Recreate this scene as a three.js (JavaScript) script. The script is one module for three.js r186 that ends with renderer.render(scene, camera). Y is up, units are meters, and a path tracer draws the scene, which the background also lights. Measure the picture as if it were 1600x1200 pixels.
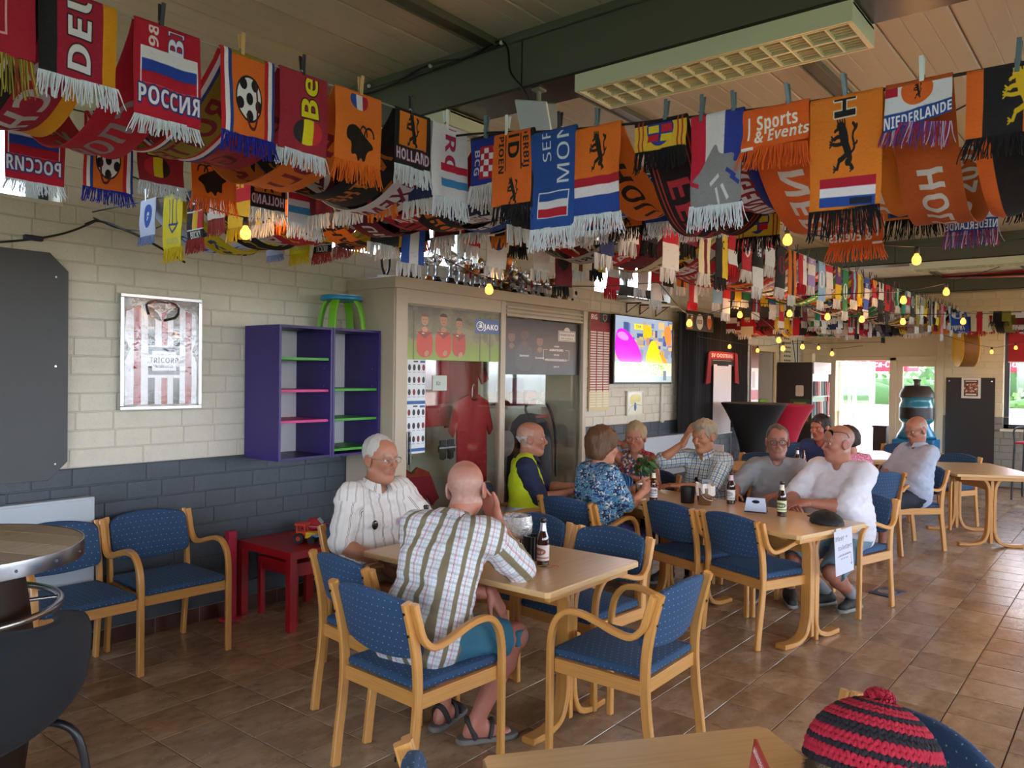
import * as THREE from 'three';
import { mergeGeometries, mergeVertices, toCreasedNormals } from 'three/addons/utils/BufferGeometryUtils.js';
import { RoundedBoxGeometry } from 'three/addons/geometries/RoundedBoxGeometry.js';
import { RectAreaLightUniformsLib } from 'three/addons/lights/RectAreaLightUniformsLib.js';
import { ImprovedNoise } from 'three/addons/math/ImprovedNoise.js';

RectAreaLightUniformsLib.init();
const V = (x, y, z) => new THREE.Vector3(x, y, z);
const scene = new THREE.Scene();

// ---- camera: a phone held at 1.68 m; x runs along the block wall, z across the room, the block wall is at z = -4.905
const camera = new THREE.PerspectiveCamera(51.75, 4 / 3, 0.05, 200);
camera.position.set(0, 1.68, 0);
camera.up.set(0.0020958, 0.99983724, -0.01791939);
camera.lookAt(0.78010813, 1.68 - 0.01284585, -0.62551282);
scene.add(camera);

const renderer = new THREE.WebGLRenderer({ antialias: true });
renderer.toneMapping = THREE.LinearToneMapping;
renderer.toneMappingExposure = 1.6;
renderer.shadowMap.enabled = true;
renderer.shadowMap.type = THREE.PCFSoftShadowMap;

// ---- sky: hazy bright summer sky, a little bluer overhead, with thin cloud
{
  const W = 512, Hh = 256, d = new Float32Array(W * Hh * 4), n = new ImprovedNoise();
  for (let j = 0; j < Hh; j++) for (let i = 0; i < W; i++) {
    const el = (j + 0.5) / Hh * Math.PI - Math.PI / 2, az = i / W * 2 * Math.PI, e = Math.max(0, Math.sin(el));
    const cx = Math.cos(el) * Math.cos(az), cz = Math.cos(el) * Math.sin(az);
    const k = 1 / (e + 0.25);
    let c = 0; for (let o = 0, a = 0.5, f = 1.3; o < 4; o++, a *= 0.5, f *= 2.1) c += a * n.noise(cx * k * f + 7, cz * k * f, 3.1 + o);
    const cl = THREE.MathUtils.smoothstep(c, -0.12, 0.4) * Math.min(1, e * 3 + 0.25);
    const hz = Math.pow(1 - e, 3);
    const b = [0.42 + 0.42 * hz, 0.60 + 0.32 * hz, 0.98 + 0.02 * hz], L = el < 0 ? 0.45 : 1, p = (j * W + i) * 4;
    for (let q = 0; q < 3; q++) d[p + q] = 3.2 * L * (b[q] + (1.15 - b[q]) * cl * 0.75);
    d[p + 3] = 1;
  }
  const t = new THREE.DataTexture(d, W, Hh, THREE.RGBAFormat, THREE.FloatType);
  t.mapping = THREE.EquirectangularReflectionMapping; t.colorSpace = THREE.LinearSRGBColorSpace;
  t.minFilter = t.magFilter = THREE.LinearFilter; t.needsUpdate = true;
  scene.background = t; scene.backgroundIntensity = 2.6;
}
// ---- sun: high beyond the far wall, it only reaches the floor under the far window and the terrace
const sun = new THREE.DirectionalLight(0xfff1dc, 9);
sun.position.set(24, 18.5, -9); sun.target.position.set(12, 0, -2);
sun.shadow.mapSize.set(2048, 2048); sun.shadow.radius = 1;
Object.assign(sun.shadow.camera, { left: -16, right: 16, top: 14, bottom: -14, near: 1, far: 60 });
scene.add(sun, sun.target);

// ================= helpers =================
function rng(s) { return () => { s = (s + 0x6d2b79f5) | 0; let t = Math.imul(s ^ (s >>> 15), 1 | s); t = (t + Math.imul(t ^ (t >>> 7), 61 | t)) ^ t; return ((t ^ (t >>> 14)) >>> 0) / 4294967296; }; }
const PN = new ImprovedNoise(), PI = Math.PI, clamp = THREE.MathUtils.clamp, lerp = THREE.MathUtils.lerp, sstep = THREE.MathUtils.smoothstep;
const used = {};
function numbered(n) { if (used[n] === undefined) { used[n] = 0; return n; } return n + '_' + String(++used[n]).padStart(3, '0'); }
function flat(g) { g = g.index ? g.toNonIndexed() : g; for (const k of Object.keys(g.attributes)) if (!['position', 'normal', 'uv', 'color'].includes(k)) g.deleteAttribute(k); g.morphAttributes = {}; return g; }
function boxUV(g) { // uv in metres from the dominant side of each triangle
  g = flat(g); const p = g.attributes.position, uv = new Float32Array(p.count * 2), a = V(), b = V(), c = V();
  for (let i = 0; i < p.count; i += 3) {
    a.fromBufferAttribute(p, i); b.fromBufferAttribute(p, i + 1); c.fromBufferAttribute(p, i + 2);
    const n = b.clone().sub(a).cross(c.clone().sub(a)), x = Math.abs(n.x), y = Math.abs(n.y), z = Math.abs(n.z);
    [a, b, c].forEach((v, k) => { const o = (i + k) * 2; if (y >= x && y >= z) { uv[o] = v.x; uv[o + 1] = v.z; } else if (x >= z) { uv[o] = v.z; uv[o + 1] = v.y; } else { uv[o] = v.x; uv[o + 1] = v.y; } });
  }
  g.setAttribute('uv', new THREE.BufferAttribute(uv, 2)); return g;
}
function merge(gs) { gs = (Array.isArray(gs) ? gs.flat(9) : [gs]).map(flat); if (gs.length === 1) return gs[0]; const col = gs.some((g) => g.attributes.color);
  for (const g of gs) { if (!g.attributes.uv) g.setAttribute('uv', new THREE.BufferAttribute(new Float32Array(g.attributes.position.count * 2), 2)); if (!g.attributes.normal) g.computeVertexNormals(); if (!col) g.deleteAttribute('color'); }
  return mergeGeometries(gs); }
function obj(name, gs, mat, parent = scene) { const m = new THREE.Mesh(gs.isBufferGeometry ? gs : merge(gs), mat); m.name = numbered(name); parent.add(m); return m; }
function tag(o, label, category, group) { o.userData.label = label; o.userData.category = category; if (group) o.userData.group = group; return o; }
function thing(name, label, category, [x, y, z] = [0, 0, 0], turn = 0, group) { const o = new THREE.Group(); o.name = numbered(name); scene.add(o); o.position.set(x, y, z); o.rotation.y = turn; return tag(o, label, category, group); }
function struct(name, parent = scene) { const o = new THREE.Group(); o.name = numbered(name); if (parent === scene) o.userData.kind = 'structure'; parent.add(o); return o; }
function stuff(o) { o.userData.kind = 'stuff'; return o; }
function dup(src, [x, y, z], turn, label, group) { const o = src.clone(); o.name = numbered(src.name.replace(/_\d{3}$/, '')); o.userData = { ...src.userData }; scene.add(o); o.position.set(x, y, z); o.rotation.set(0, turn, 0); if (label) o.userData.label = label; if (group) o.userData.group = group; return o; }
const T = (g, x = 0, y = 0, z = 0) => g.translate(x, y, z);
const box = (w, h, d, x = 0, y = 0, z = 0) => boxUV(new THREE.BoxGeometry(w, h, d).translate(x, y, z));
const rbox = (w, h, d, r, x = 0, y = 0, z = 0, s = 2) => boxUV(new RoundedBoxGeometry(w, h, d, s, Math.min(r, w / 2.01, h / 2.01, d / 2.01)).translate(x, y, z));
const bx = (x0, x1, y0, y1, z0, z1, r = 0) => (r ? rbox(x1 - x0, y1 - y0, z1 - z0, r, (x0 + x1) / 2, (y0 + y1) / 2, (z0 + z1) / 2, 1) : box(x1 - x0, y1 - y0, z1 - z0, (x0 + x1) / 2, (y0 + y1) / 2, (z0 + z1) / 2));
const cyl = (r0, r1, h, x = 0, y = 0, z = 0, n = 20, open = false) => flat(new THREE.CylinderGeometry(r1, r0, h, n, 1, open)).translate(x, y + h / 2, z);
const lathe = (pts, n = 24) => flat(new THREE.LatheGeometry(pts.map(([r, y]) => new THREE.Vector2(r, y)), n));
const sph = (r, x = 0, y = 0, z = 0, n = 16) => flat(new THREE.SphereGeometry(r, n, Math.max(6, n * 0.7 | 0))).translate(x, y, z);
const tube = (pts, r, n = 24, k = 8, closed = false) => flat(new THREE.TubeGeometry(new THREE.CatmullRomCurve3(pts.map((p) => (p.isVector3 ? p : V(...p))), closed, 'centripetal'), n, r, k, closed));
const seg = (a, b, r, k = 8) => { const d = V(...b).sub(V(...a)), h = d.length(), g = new THREE.CylinderGeometry(r, r, h, k); g.applyQuaternion(new THREE.Quaternion().setFromUnitVectors(V(0, 1, 0), d.normalize())); return flat(g).translate((a[0] + b[0]) / 2, (a[1] + b[1]) / 2, (a[2] + b[2]) / 2); };
function poly(pts, depth, bevel = 0) { const s = new THREE.Shape(pts.map(([x, y]) => new THREE.Vector2(x, y))); return flat(new THREE.ExtrudeGeometry(s, { depth: depth - 2 * bevel, bevelEnabled: bevel > 0, bevelThickness: bevel, bevelSize: bevel, bevelOffset: -bevel, bevelSegments: 2, curveSegments: 12 })).translate(0, 0, bevel); }
// a rectangle w (sideways) x h (in the bend plane) swept along points lying in the x-y plane, edges chamfered, offset to z
function bend(pts, w, h, z, n = 40, c = 0.005) {
  const cv = new THREE.CatmullRomCurve3(pts.map(([x, y]) => V(x, y, 0)), false, 'centripetal'), P = cv.getSpacedPoints(n), pos = [], uv = [], nor = [];
  const prof = [[-w / 2 + c, h / 2], [w / 2 - c, h / 2], [w / 2, h / 2 - c], [w / 2, -h / 2 + c], [w / 2 - c, -h / 2], [-w / 2 + c, -h / 2], [-w / 2, -h / 2 + c], [-w / 2, h / 2 - c]];
  const ring = P.map((p, i) => { const a = P[Math.max(0, i - 1)], b = P[Math.min(n, i + 1)], t = b.clone().sub(a).normalize(), nn = V(-t.y, t.x, 0); return prof.map(([s, q]) => V(p.x + nn.x * q, p.y + nn.y * q, z + s)); });
  const L = cv.getLength(), quad = (a, b, cc, d, u0, u1, v0, v1) => { pos.push(a, b, cc, a, cc, d); uv.push(u0, v0, u0, v1, u1, v1, u0, v0, u1, v1, u1, v0); };
  for (let i = 0; i < n; i++) { let v = 0; for (let k = 0; k < 8; k++) { const k2 = (k + 1) % 8, e = Math.hypot(prof[k][0] - prof[k2][0], prof[k][1] - prof[k2][1]); quad(ring[i][k], ring[i][k2], ring[i + 1][k2], ring[i + 1][k], i / n * L, (i + 1) / n * L, v, v + e); v += e; } }
  for (const [r, f] of [[ring[0], 1], [ring[n], -1]]) for (let k = 1; k < 7; k++) { const t = f > 0 ? [r[0], r[k + 1], r[k]] : [r[0], r[k], r[k + 1]]; pos.push(...t); uv.push(0, 0, .01, 0, 0, .01); }
  const g = new THREE.BufferGeometry().setFromPoints(pos); g.setAttribute('uv', new THREE.Float32BufferAttribute(uv, 2)); g.computeVertexNormals();
  return flat(toCreasedNormals(g, 0.5));
}
const rot = (g, x, y, z) => { g = g.clone(); if (x) g.rotateX(x); if (y) g.rotateY(y); if (z) g.rotateZ(z); return g; };

// ---- materials and textures
function canvas(w, h, draw) { const c = document.createElement('canvas'); c.width = w; c.height = h; draw(c.getContext('2d'), w, h); return c; }
function ctex(c, srgb = true) { const t = new THREE.CanvasTexture(c); if (srgb) t.colorSpace = THREE.SRGBColorSpace; t.wrapS = t.wrapT = THREE.RepeatWrapping; t.anisotropy = 8; return t; }
function rep(t, u, v = u) { const c = t.clone(); c.repeat.set(u, v); c.needsUpdate = true; return c; }
const MAT = (color, roughness = 0.6, o = {}) => new THREE.MeshPhysicalMaterial({ color, roughness, side: THREE.DoubleSide, ...o });
// tiling fractal noise, n x n, values 0..1; sx stretches the cells
function tileNoise(n, cells, oct, seed, sx = 1, sy = 1) {
  const r = rng(seed), out = new Float32Array(n * n); let amp = 1, tot = 0;
  for (let o = 0, c = cells; o < oct; o++, c *= 2, amp *= 0.55) {
    const cx = Math.max(1, Math.round(c * sx)), cy = Math.max(1, Math.round(c * sy)), lat = Float32Array.from({ length: cx * cy }, () => r());
    for (let j = 0; j < n; j++) { const y = j / n * cy, y0 = y | 0, fy = y - y0, ty = fy * fy * (3 - 2 * fy); for (let i = 0; i < n; i++) { const x = i / n * cx, x0 = x | 0, fx = x - x0, tx = fx * fx * (3 - 2 * fx);
      const a = lat[(y0 % cy) * cx + x0 % cx], b = lat[(y0 % cy) * cx + (x0 + 1) % cx], c2 = lat[((y0 + 1) % cy) * cx + x0 % cx], d = lat[((y0 + 1) % cy) * cx + (x0 + 1) % cx];
      out[j * n + i] += amp * (a + (b - a) * tx + (c2 - a) * ty + (a - b - c2 + d) * tx * ty); } }
    tot += amp;
  }
  for (let i = 0; i < out.length; i++) out[i] /= tot; return out;
}
function dataTex(n, f, srgb) { const d = new Uint8Array(n * n * 4); for (let i = 0; i < n * n; i++) { const c = f(i, i % n, (i / n) | 0); d[i * 4] = c[0]; d[i * 4 + 1] = c[1]; d[i * 4 + 2] = c[2]; d[i * 4 + 3] = 255; } const t = new THREE.DataTexture(d, n, n); t.wrapS = t.wrapT = THREE.RepeatWrapping; t.magFilter = THREE.LinearFilter; t.minFilter = THREE.LinearMipmapLinearFilter; t.generateMipmaps = true; if (srgb) t.colorSpace = THREE.SRGBColorSpace; t.needsUpdate = true; return t; }
const mix3 = (a, b, k) => [a[0] + (b[0] - a[0]) * k, a[1] + (b[1] - a[1]) * k, a[2] + (b[2] - a[2]) * k];
const hexRGB = (h) => [(h >> 16) & 255, (h >> 8) & 255, h & 255];
const grey = (arr, lo = 0, hi = 255) => (i) => { const v = clamp(lo + arr[i] * (hi - lo), 0, 255); return [v, v, v]; };
const nzFine = tileNoise(512, 24, 4, 5), nzMid = tileNoise(512, 6, 5, 9), nzGrain = tileNoise(512, 5, 5, 21, 1, 14);
const texFine = dataTex(512, grey(nzFine)), texMid = dataTex(512, grey(nzMid));
// ================= room shell =================
const ZL = -4.905, XF = 14.55, CEIL = 3.31, XB = -3, ZR = 4.2, PAINT = 1.093;
const pitTex = (() => { const r = rng(3), n = 512, h = new Float32Array(n * n).fill(0.75); for (let i = 0; i < n * n; i++) h[i] += (nzFine[i] - 0.5) * 0.5 + (nzMid[i] - 0.5) * 0.25;
  for (let k = 0; k < 260; k++) { const x = r() * n, y = r() * n, s = 1 + r() * r() * 4, dp = 0.25 + r() * 0.5; for (let j = -6; j <= 6; j++) for (let i = -6; i <= 6; i++) { const dd = Math.hypot(i * (0.7 + r() * 0.1), j); if (dd < s) { const q = ((Math.floor(y) + j + n) % n) * n + (Math.floor(x) + i + n) % n; h[q] -= dp * (1 - dd / s); } } }
  return dataTex(n, (i) => { const v = clamp(h[i], 0, 1) * 255; return [v, v, v]; }); })();
const paintCol = (a, b, seed) => { const m = tileNoise(256, 5, 4, seed), f = tileNoise(256, 40, 2, seed + 1), r = rng(seed); return dataTex(256, (i) => { const k = clamp(m[i] * 0.7 + f[i] * 0.3, 0, 1), c = mix3(hexRGB(a), hexRGB(b), k); return r() > 0.9975 ? mix3(c, [60, 56, 50], 0.6) : c; }, true); };
const creamTex = paintCol(0xcbc5b2, 0xdcd7c6, 31), slateTex = paintCol(0x3f474e, 0x4d565e, 37);
const blockCream = MAT(0xffffff, 0.55, { map: rep(creamTex, 2), bumpMap: rep(pitTex, 3.2), bumpScale: 0.004 }), blockSlate = MAT(0xffffff, 0.5, { map: rep(slateTex, 2), bumpMap: rep(pitTex, 3.2), bumpScale: 0.004 });
const farCream = MAT(0xffffff, 0.6, { map: rep(paintCol(0xd8c49a, 0xe2d0a8, 41), 2), bumpMap: rep(pitTex, 3.2), bumpScale: 0.003 }), farDado = MAT(0x8d8a7c, 0.55, { bumpMap: rep(pitTex, 3.2), bumpScale: 0.003 });
const cream = MAT(0xdccfae, 0.45), slate = MAT(0x454d54, 0.55), plaster = MAT(0xd5cfbf, 0.8);
const darkFrame = MAT(0x2c3138, 0.4), paleFrame = MAT(0xb9c7ca, 0.35), glassPane = new THREE.MeshPhysicalMaterial({ color: 0xffffff, roughness: 0.02, transmission: 1, thickness: 0, ior: 1.5, side: THREE.DoubleSide, name: 'window_glass' });

// rectangles of a wall left over by its openings; u along the wall
function around(u0, u1, y0, y1, holes) {
  const us = [u0, u1, ...holes.flatMap((h) => [h[0], h[1]])].filter((u) => u >= u0 && u <= u1).sort((a, b) => a - b), out = [];
  for (let i = 0; i + 1 < us.length; i++) { if (us[i + 1] - us[i] < 1e-4) continue; const m = (us[i] + us[i + 1]) / 2, hs = holes.filter((h) => h[0] < m && h[1] > m).sort((a, b) => a[2] - b[2]); let y = y0; for (const h of hs) { if (h[2] > y + 1e-4) out.push([us[i], us[i + 1], y, h[2]]); y = h[3]; } if (y < y1 - 1e-4) out.push([us[i], us[i + 1], y, y1]); }
  return out;
}
// block courses on a wall: returns [u0,u1,y0,y1] clipped to the openings
function blocks(u0, u1, y0, y1, H, seed, holes, lens) {
  const r = rng(seed), out = []; let row = 0;
  for (let y = y0; y < y1 - 0.01; y += H, row++) { let u = u0 - r() * 0.2 - (row % 2) * 0.11; while (u < u1) { const L = lens[(r() * lens.length) | 0]; let a = Math.max(u, u0), b = Math.min(u + L, u1), c = y, d = Math.min(y + H, y1); u += L; if (b - a < 0.03) continue;
    let pieces = [[a, b, c, d]]; for (const h of holes) pieces = pieces.flatMap(([a, b, c, d]) => { if (b <= h[0] || a >= h[1] || d <= h[2] || c >= h[3]) return [[a, b, c, d]]; const o = []; if (a < h[0]) o.push([a, h[0], c, d]); if (b > h[1]) o.push([h[1], b, c, d]); const m0 = Math.max(a, h[0]), m1 = Math.min(b, h[1]); if (c < h[2] - 0.02) o.push([m0, m1, c, h[2]]); if (d > h[3] + 0.02) o.push([m0, m1, h[3], d]); return o; });
    for (const p of pieces) if (p[1] - p[0] > 0.025) out.push(p); } }
  return out;
}
// one block face: raised, with chamfered edges; u,v are its own size
function blockGeo(w, h, dep, ch, uo, vo) {
  const a = [[0, 0], [w, 0], [w, h], [0, h]], b = [[ch, ch], [w - ch, ch], [w - ch, h - ch], [ch, h - ch]], pos = [], uv = [], q = (p) => { for (const k of [0, 1, 2, 0, 2, 3]) { pos.push(...p[k]); uv.push(p[k][0] + uo, p[k][1] + vo); } };
  q(b.map(([x, y]) => [x, y, dep])); for (let k = 0; k < 4; k++) { const n = (k + 1) % 4; q([[...a[k], dep * 0.25], [...a[n], dep * 0.25], [...b[n], dep], [...b[k], dep]]); }
  const g = new THREE.BufferGeometry(); g.setAttribute('position', new THREE.Float32BufferAttribute(pos, 3)); g.setAttribute('uv', new THREE.Float32BufferAttribute(uv, 2)); g.computeVertexNormals(); return g;
}
const camProj = (() => { camera.updateMatrixWorld(); camera.updateProjectionMatrix(); const m = new THREE.Matrix4().multiplyMatrices(camera.projectionMatrix, camera.matrixWorldInverse); return (p) => { const w = p.clone().applyMatrix4(m), z = p.clone().applyMatrix4(camera.matrixWorldInverse).z; return { x: w.x, y: w.y, z: -z, seen: z < -0.1 && Math.abs(w.x) < 1.03 && Math.abs(w.y) < 1.03 }; }; })();

// ---- floor: glazed 30 cm tiles, dark joints
{
  const fl = struct('floor'), X0 = 3.2842 - 0.3 * 21, Z0 = -1.9628 - 0.3 * 10, S = 0.30005;
  obj('grout', bx(XB - 0.3, XF + 0.3, -0.2, -0.004, ZL - 0.3, ZR + 0.3), MAT(0x5a4635, 0.9), fl);
  const n = 1024, a = tileNoise(n, 10, 5, 51, 1, 2.2), b = tileNoise(n, 26, 4, 52, 1, 2), c = tileNoise(n, 60, 3, 53);
  const tm = dataTex(n, (i) => { const k = clamp((a[i] - 0.5) * 1.9 + 0.5, 0, 1), m = clamp((b[i] - 0.5) * 1.6 + 0.5, 0, 1); let q = mix3([142, 112, 84], [196, 168, 136], k * 0.62 + m * 0.38); q = mix3(q, [112, 84, 60], Math.max(0, c[i] - 0.62) * 1.4); return q; }, true);
  const bm = dataTex(512, (i) => { const v = nzMid[i] * 190 + nzGrain[i] * 65; return [v, v, v]; });
  const tileM = [0xffffff, 0xf1ece6, 0xe7dccf, 0xfff6ea].map((k) => MAT(k, 0.30, { map: rep(tm, 0.42), bumpMap: rep(bm, 3.3), bumpScale: 0.0022, roughnessMap: rep(dataTex(256, (i) => { const v = 150 + nzFine[(i * 4) % 262144] * 105; return [v, v, v]; }), 2), specularIntensity: 1 }));
  const r = rng(77), geos = Array.from({ length: 8 }, () => { const g = blockGeo(S - 0.005, S - 0.005, 0.004, 0.0016, r() * 7, r() * 7); g.rotateX(-PI / 2).translate(0.0025, -0.004, -0.0025); return g; });
  const list = []; for (let i = 0; i < 60; i++) for (let j = 0; j < 32; j++) { const x = X0 + i * S, z = Z0 + (j + 1) * S; if (x < XB - 0.1 || x > XF - 0.28 || z - S < ZL - 0.15 || z > ZR + 0.1) continue; const c = camProj(V(x + 0.15, 0, z - 0.15)); list.push({ x, z, d: c.seen && c.z > 0.5 ? c.z * c.z : 1e9 + c.z * c.z, g: geos[(r() * 8) | 0], m: tileM[(r() * 4) | 0], a: (r() - 0.5) * 0.006, b: (r() - 0.5) * 0.006 }); }
  list.sort((p, q) => p.d - q.d);
  const rest = [[], [], [], []];
  list.forEach((t, k) => { if (k < 300) { const m = obj('tile', t.g, t.m, fl); m.position.set(t.x, 0, t.z); m.rotation.set(t.a, 0, t.b); } else { const g = t.g.clone(); g.rotateX(t.a).rotateZ(t.b); rest[tileM.indexOf(t.m)].push(g.translate(t.x, 0, t.z)); } });
  rest.forEach((g, k) => g.length && stuff(obj('tiling', g, tileM[k], fl)));
}
// ---- wall_left of painted blocks with three high windows and a doorway
const highWin = [[0.1, 1.935, 2.63, 3.2], [3.77, 5.6, 2.63, 3.2], [7.6, 9.435, 2.63, 3.2]], doorway = [12.25, 13.16, 0, 2.1];
{
  const wl = struct('wall_left'), holes = [...highWin, doorway];
  const rects = around(XB - 0.3, XF + 0.3, -0.2, CEIL + 0.3, holes);
  obj('backing', rects.map(([a, b, c, d]) => bx(a, b, Math.max(c, PAINT), d, ZL - 0.3, ZL - 0.006)), MAT(0xc4bfae, 0.8), wl);
  obj('backing', rects.filter((q) => q[2] < PAINT).map(([a, b, c]) => bx(a, b, c, PAINT, ZL - 0.3, ZL - 0.006)), slate, wl);
  const r = rng(11), list = blocks(XB, XF, PAINT - 0.11 * 10, CEIL, 0.11, 12, holes, [0.22, 0.22, 0.22, 0.33, 0.44]).filter((q) => q[3] > 0.0);
  const items = list.map((q) => { const c = camProj(V((q[0] + q[1]) / 2, (q[2] + q[3]) / 2, ZL)); return { q, d: c.seen ? c.z : 1e6 + q[0] }; }).sort((a, b) => a.d - b.d), cache = {}, rest = [[], []];
  items.forEach(({ q }, k) => { const w = +(q[1] - q[0] - 0.006).toFixed(3), h = +(q[3] - q[2] - 0.006).toFixed(3), v = (r() * 4) | 0, key = w + '_' + h + '_' + v, low = q[3] < PAINT + 0.02, dp = 0.0085 + (v - 1.5) * 0.0006; const g = (cache[key] ||= blockGeo(w, h, dp, 0.004, v * 0.37 + w, v * 0.71));
    if (k < 300) obj('block', g, low ? blockSlate : blockCream, wl).position.set(q[0] + 0.003, q[2] + 0.003, ZL - 0.0085); else rest[low ? 1 : 0].push(g.clone().translate(q[0] + 0.003, q[2] + 0.003, ZL - 0.0085)); });
  stuff(obj('blockwork', rest[0], blockCream, wl)); stuff(obj('blockwork', rest[1], blockSlate, wl));
  // red-brown skirting tiles along the foot of the wall
  const sk = MAT(0x45271d, 0.3), skirt = struct('baseboard_left');
  let n = 0; for (let x = 1.0; x < 12.2; x += 0.302) { const g = bx(x, x + 0.297, 0, 0.098, ZL - 0.004, ZL + 0.010, 0.002); obj('tile', g, sk, skirt); }
  obj('grout', bx(1.0, 12.25, 0, 0.1, ZL - 0.004, ZL + 0.006), MAT(0x9a9388, 0.8), skirt);
}
// high windows: dark aluminium frames, a pale sash post in the middle, set back in the wall
highWin.forEach((h, k) => {
  const w = struct('window_' + (k + 1)), [a, b, c, d] = h, z = ZL - 0.2, f = 0.055;
  obj('window_frame', [bx(a, b, c, c + 0.03, z - 0.04, z + 0.03, 0.004), bx(a, b, d - f, d, z - 0.04, z + 0.03, 0.004), bx(a, a + f, c, d, z - 0.04, z + 0.03, 0.004), bx(b - f, b, c, d, z - 0.04, z + 0.03, 0.004)], darkFrame, w);
  const m = a + (b - a) * 0.52; obj('sash_post', [bx(m - 0.05, m, c + 0.03, d - f, z - 0.03, z + 0.035, 0.004), bx(b - f - 0.07, b - f, c + 0.03, d - f, z - 0.03, z + 0.035, 0.004)], paleFrame, w);
  obj('mullion', bx(m, m + 0.06, c + 0.03, d - f, z - 0.04, z + 0.03, 0.004), darkFrame, w);
  obj('pane', box(m - 0.05 - a - f, d - c - f - 0.03, 0.006, (a + f + m - 0.05) / 2, (c + 0.03 + d - f) / 2, z), glassPane, w);
  obj('pane', box(b - f - 0.07 - m - 0.06, d - c - f - 0.03, 0.006, (m + 0.06 + b - f - 0.07) / 2, (c + 0.03 + d - f) / 2, z), glassPane, w);
  obj('window_sill', bx(a - 0.01, b + 0.01, c - 0.02, c + 0.003, z + 0.03, ZL + 0.012, 0.003), MAT(0xd9d6c8, 0.5), w);
});
// ---- far wall with door frame and blinds
const farDoor = [-4.4, -2.6, 0, 2.52], farWin = [[-1.76, 1.2, 0.91, 2.5], [1.9, 3.9, 0.91, 2.5]];
{
  const wf = struct('wall_far'), holes = [farDoor, ...farWin], lift = (g) => g.rotateY(-PI / 2);
  const B = (a, b, c, d, off = 0.008) => bx(XF + off, XF + 0.3, c, d, a, b);
  const rects = around(ZL - 0.3, ZR + 0.3, -0.2, CEIL + 0.3, holes);
  obj('backing', rects.map(([a, b, c, d]) => B(a, b, Math.max(c, PAINT), Math.max(d, PAINT + 0.001))).filter(Boolean), cream, wf);
  obj('backing', rects.filter((q) => q[2] < PAINT).map(([a, b, c, d]) => B(a, b, c, Math.min(d, PAINT))), farDado, wf);
  const r = rng(61), list = blocks(ZL, ZR, PAINT - 0.11 * 10, CEIL, 0.11, 62, holes, [0.22, 0.22, 0.33]).filter((q) => q[3] > 0), rest = [[], []]; let n = 0;
  for (const q of list) { const low = q[3] < PAINT + 0.02, g = blockGeo(q[1] - q[0] - 0.008, q[3] - q[2] - 0.008, 0.009, 0.004, r() * 3, r() * 3); g.rotateY(-PI / 2).translate(XF + 0.009, q[2] + 0.004, q[0] + 0.004);
    if (!low && q[0] > -2.65 && q[1] < -1.7 && q[2] > 1.7 && n < 120) { n++; obj('block', g, farCream, wf); } else rest[low ? 1 : 0].push(g); }
  stuff(obj('blockwork', rest[0], farCream, wf)); stuff(obj('blockwork', rest[1], farDado, wf));
  const dr = struct('door_1'), fc = MAT(0xd6c19a, 0.45), X = XF;
  const P = (z0, z1, y0, y1, x0 = X - 0.03, x1 = X + 0.1, rr = 0.006) => bx(x0, x1, y0, y1, z0, z1, rr);
  obj('door_frame', [P(-4.4, -4.3, 0, 2.52), P(-3.42, -3.31, 0, 2.04), P(-2.7, -2.6, 0, 2.52), P(-4.3, -2.7, 1.985, 2.06), P(-4.3, -2.7, 2.45, 2.52)], fc, dr);
  obj('transom_panel', P(-4.3, -2.7, 2.06, 2.45, X + 0.03, X + 0.06, 0.003), fc, dr);
  obj('door_leaf', [P(-3.31, -3.215, 0, 1.985, X, X + 0.05), P(-2.74, -2.7, 0, 1.985, X, X + 0.05), P(-3.215, -2.74, 1.885, 1.985, X, X + 0.05), P(-3.215, -2.74, 0, 0.25, X, X + 0.05)], fc, dr);
  obj('pane', bx(X + 0.02, X + 0.026, 0.25, 1.885, -3.215, -2.74), glassPane, dr);
  // the other leaf stands open to the terrace: white frame with slim glazing bars
  const lf = struct('door_2'), wm = MAT(0xeef0ee, 0.4), g = [], ln = 0.95; for (const [u, w] of [[0, 0.09], [0.4, 0.05], [ln - 0.1, 0.1]]) g.push(bx(u, u + w, 0.02, 1.98, -0.025, 0.025, 0.005)); g.push(bx(0, ln, 0.02, 0.24, -0.025, 0.025, 0.005), bx(0, ln, 1.86, 1.98, -0.025, 0.025, 0.005));
  obj('leaf_frame', g, wm, lf); obj('pane', [bx(0.09, 0.4, 0.24, 1.86, -0.003, 0.003), bx(0.45, ln - 0.1, 0.24, 1.86, -0.003, 0.003)], glassPane, lf); lf.position.set(X + 0.12, 0, -4.29); lf.rotation.y = -0.4;
  farWin.forEach(([a, b, c, d], k) => { const w = struct('window_' + (k + 4)), x = X + 0.14, f = 0.07, mid = (a + b) / 2, q = (z0, z1, y0, y1, t = 0.035) => bx(x - t, x + t, y0, y1, z0, z1, 0.004);
    obj('window_frame', [q(a, b, c, c + f), q(a, b, d - f, d), q(a, a + f, c, d), q(b - f, b, c, d), q(mid - 0.04, mid + 0.04, c, d)], darkFrame, w);
    obj('pane', [bx(x - 0.003, x + 0.003, c + f, d - f, a + f, mid - 0.04), bx(x - 0.003, x + 0.003, c + f, d - f, mid + 0.04, b - f)], glassPane, w);
    obj('window_sill', bx(X - 0.05, x - 0.03, c - 0.035, c + 0.002, a - 0.03, b + 0.03, 0.005), MAT(0xe8e0cc, 0.4), w); });
}
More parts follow.
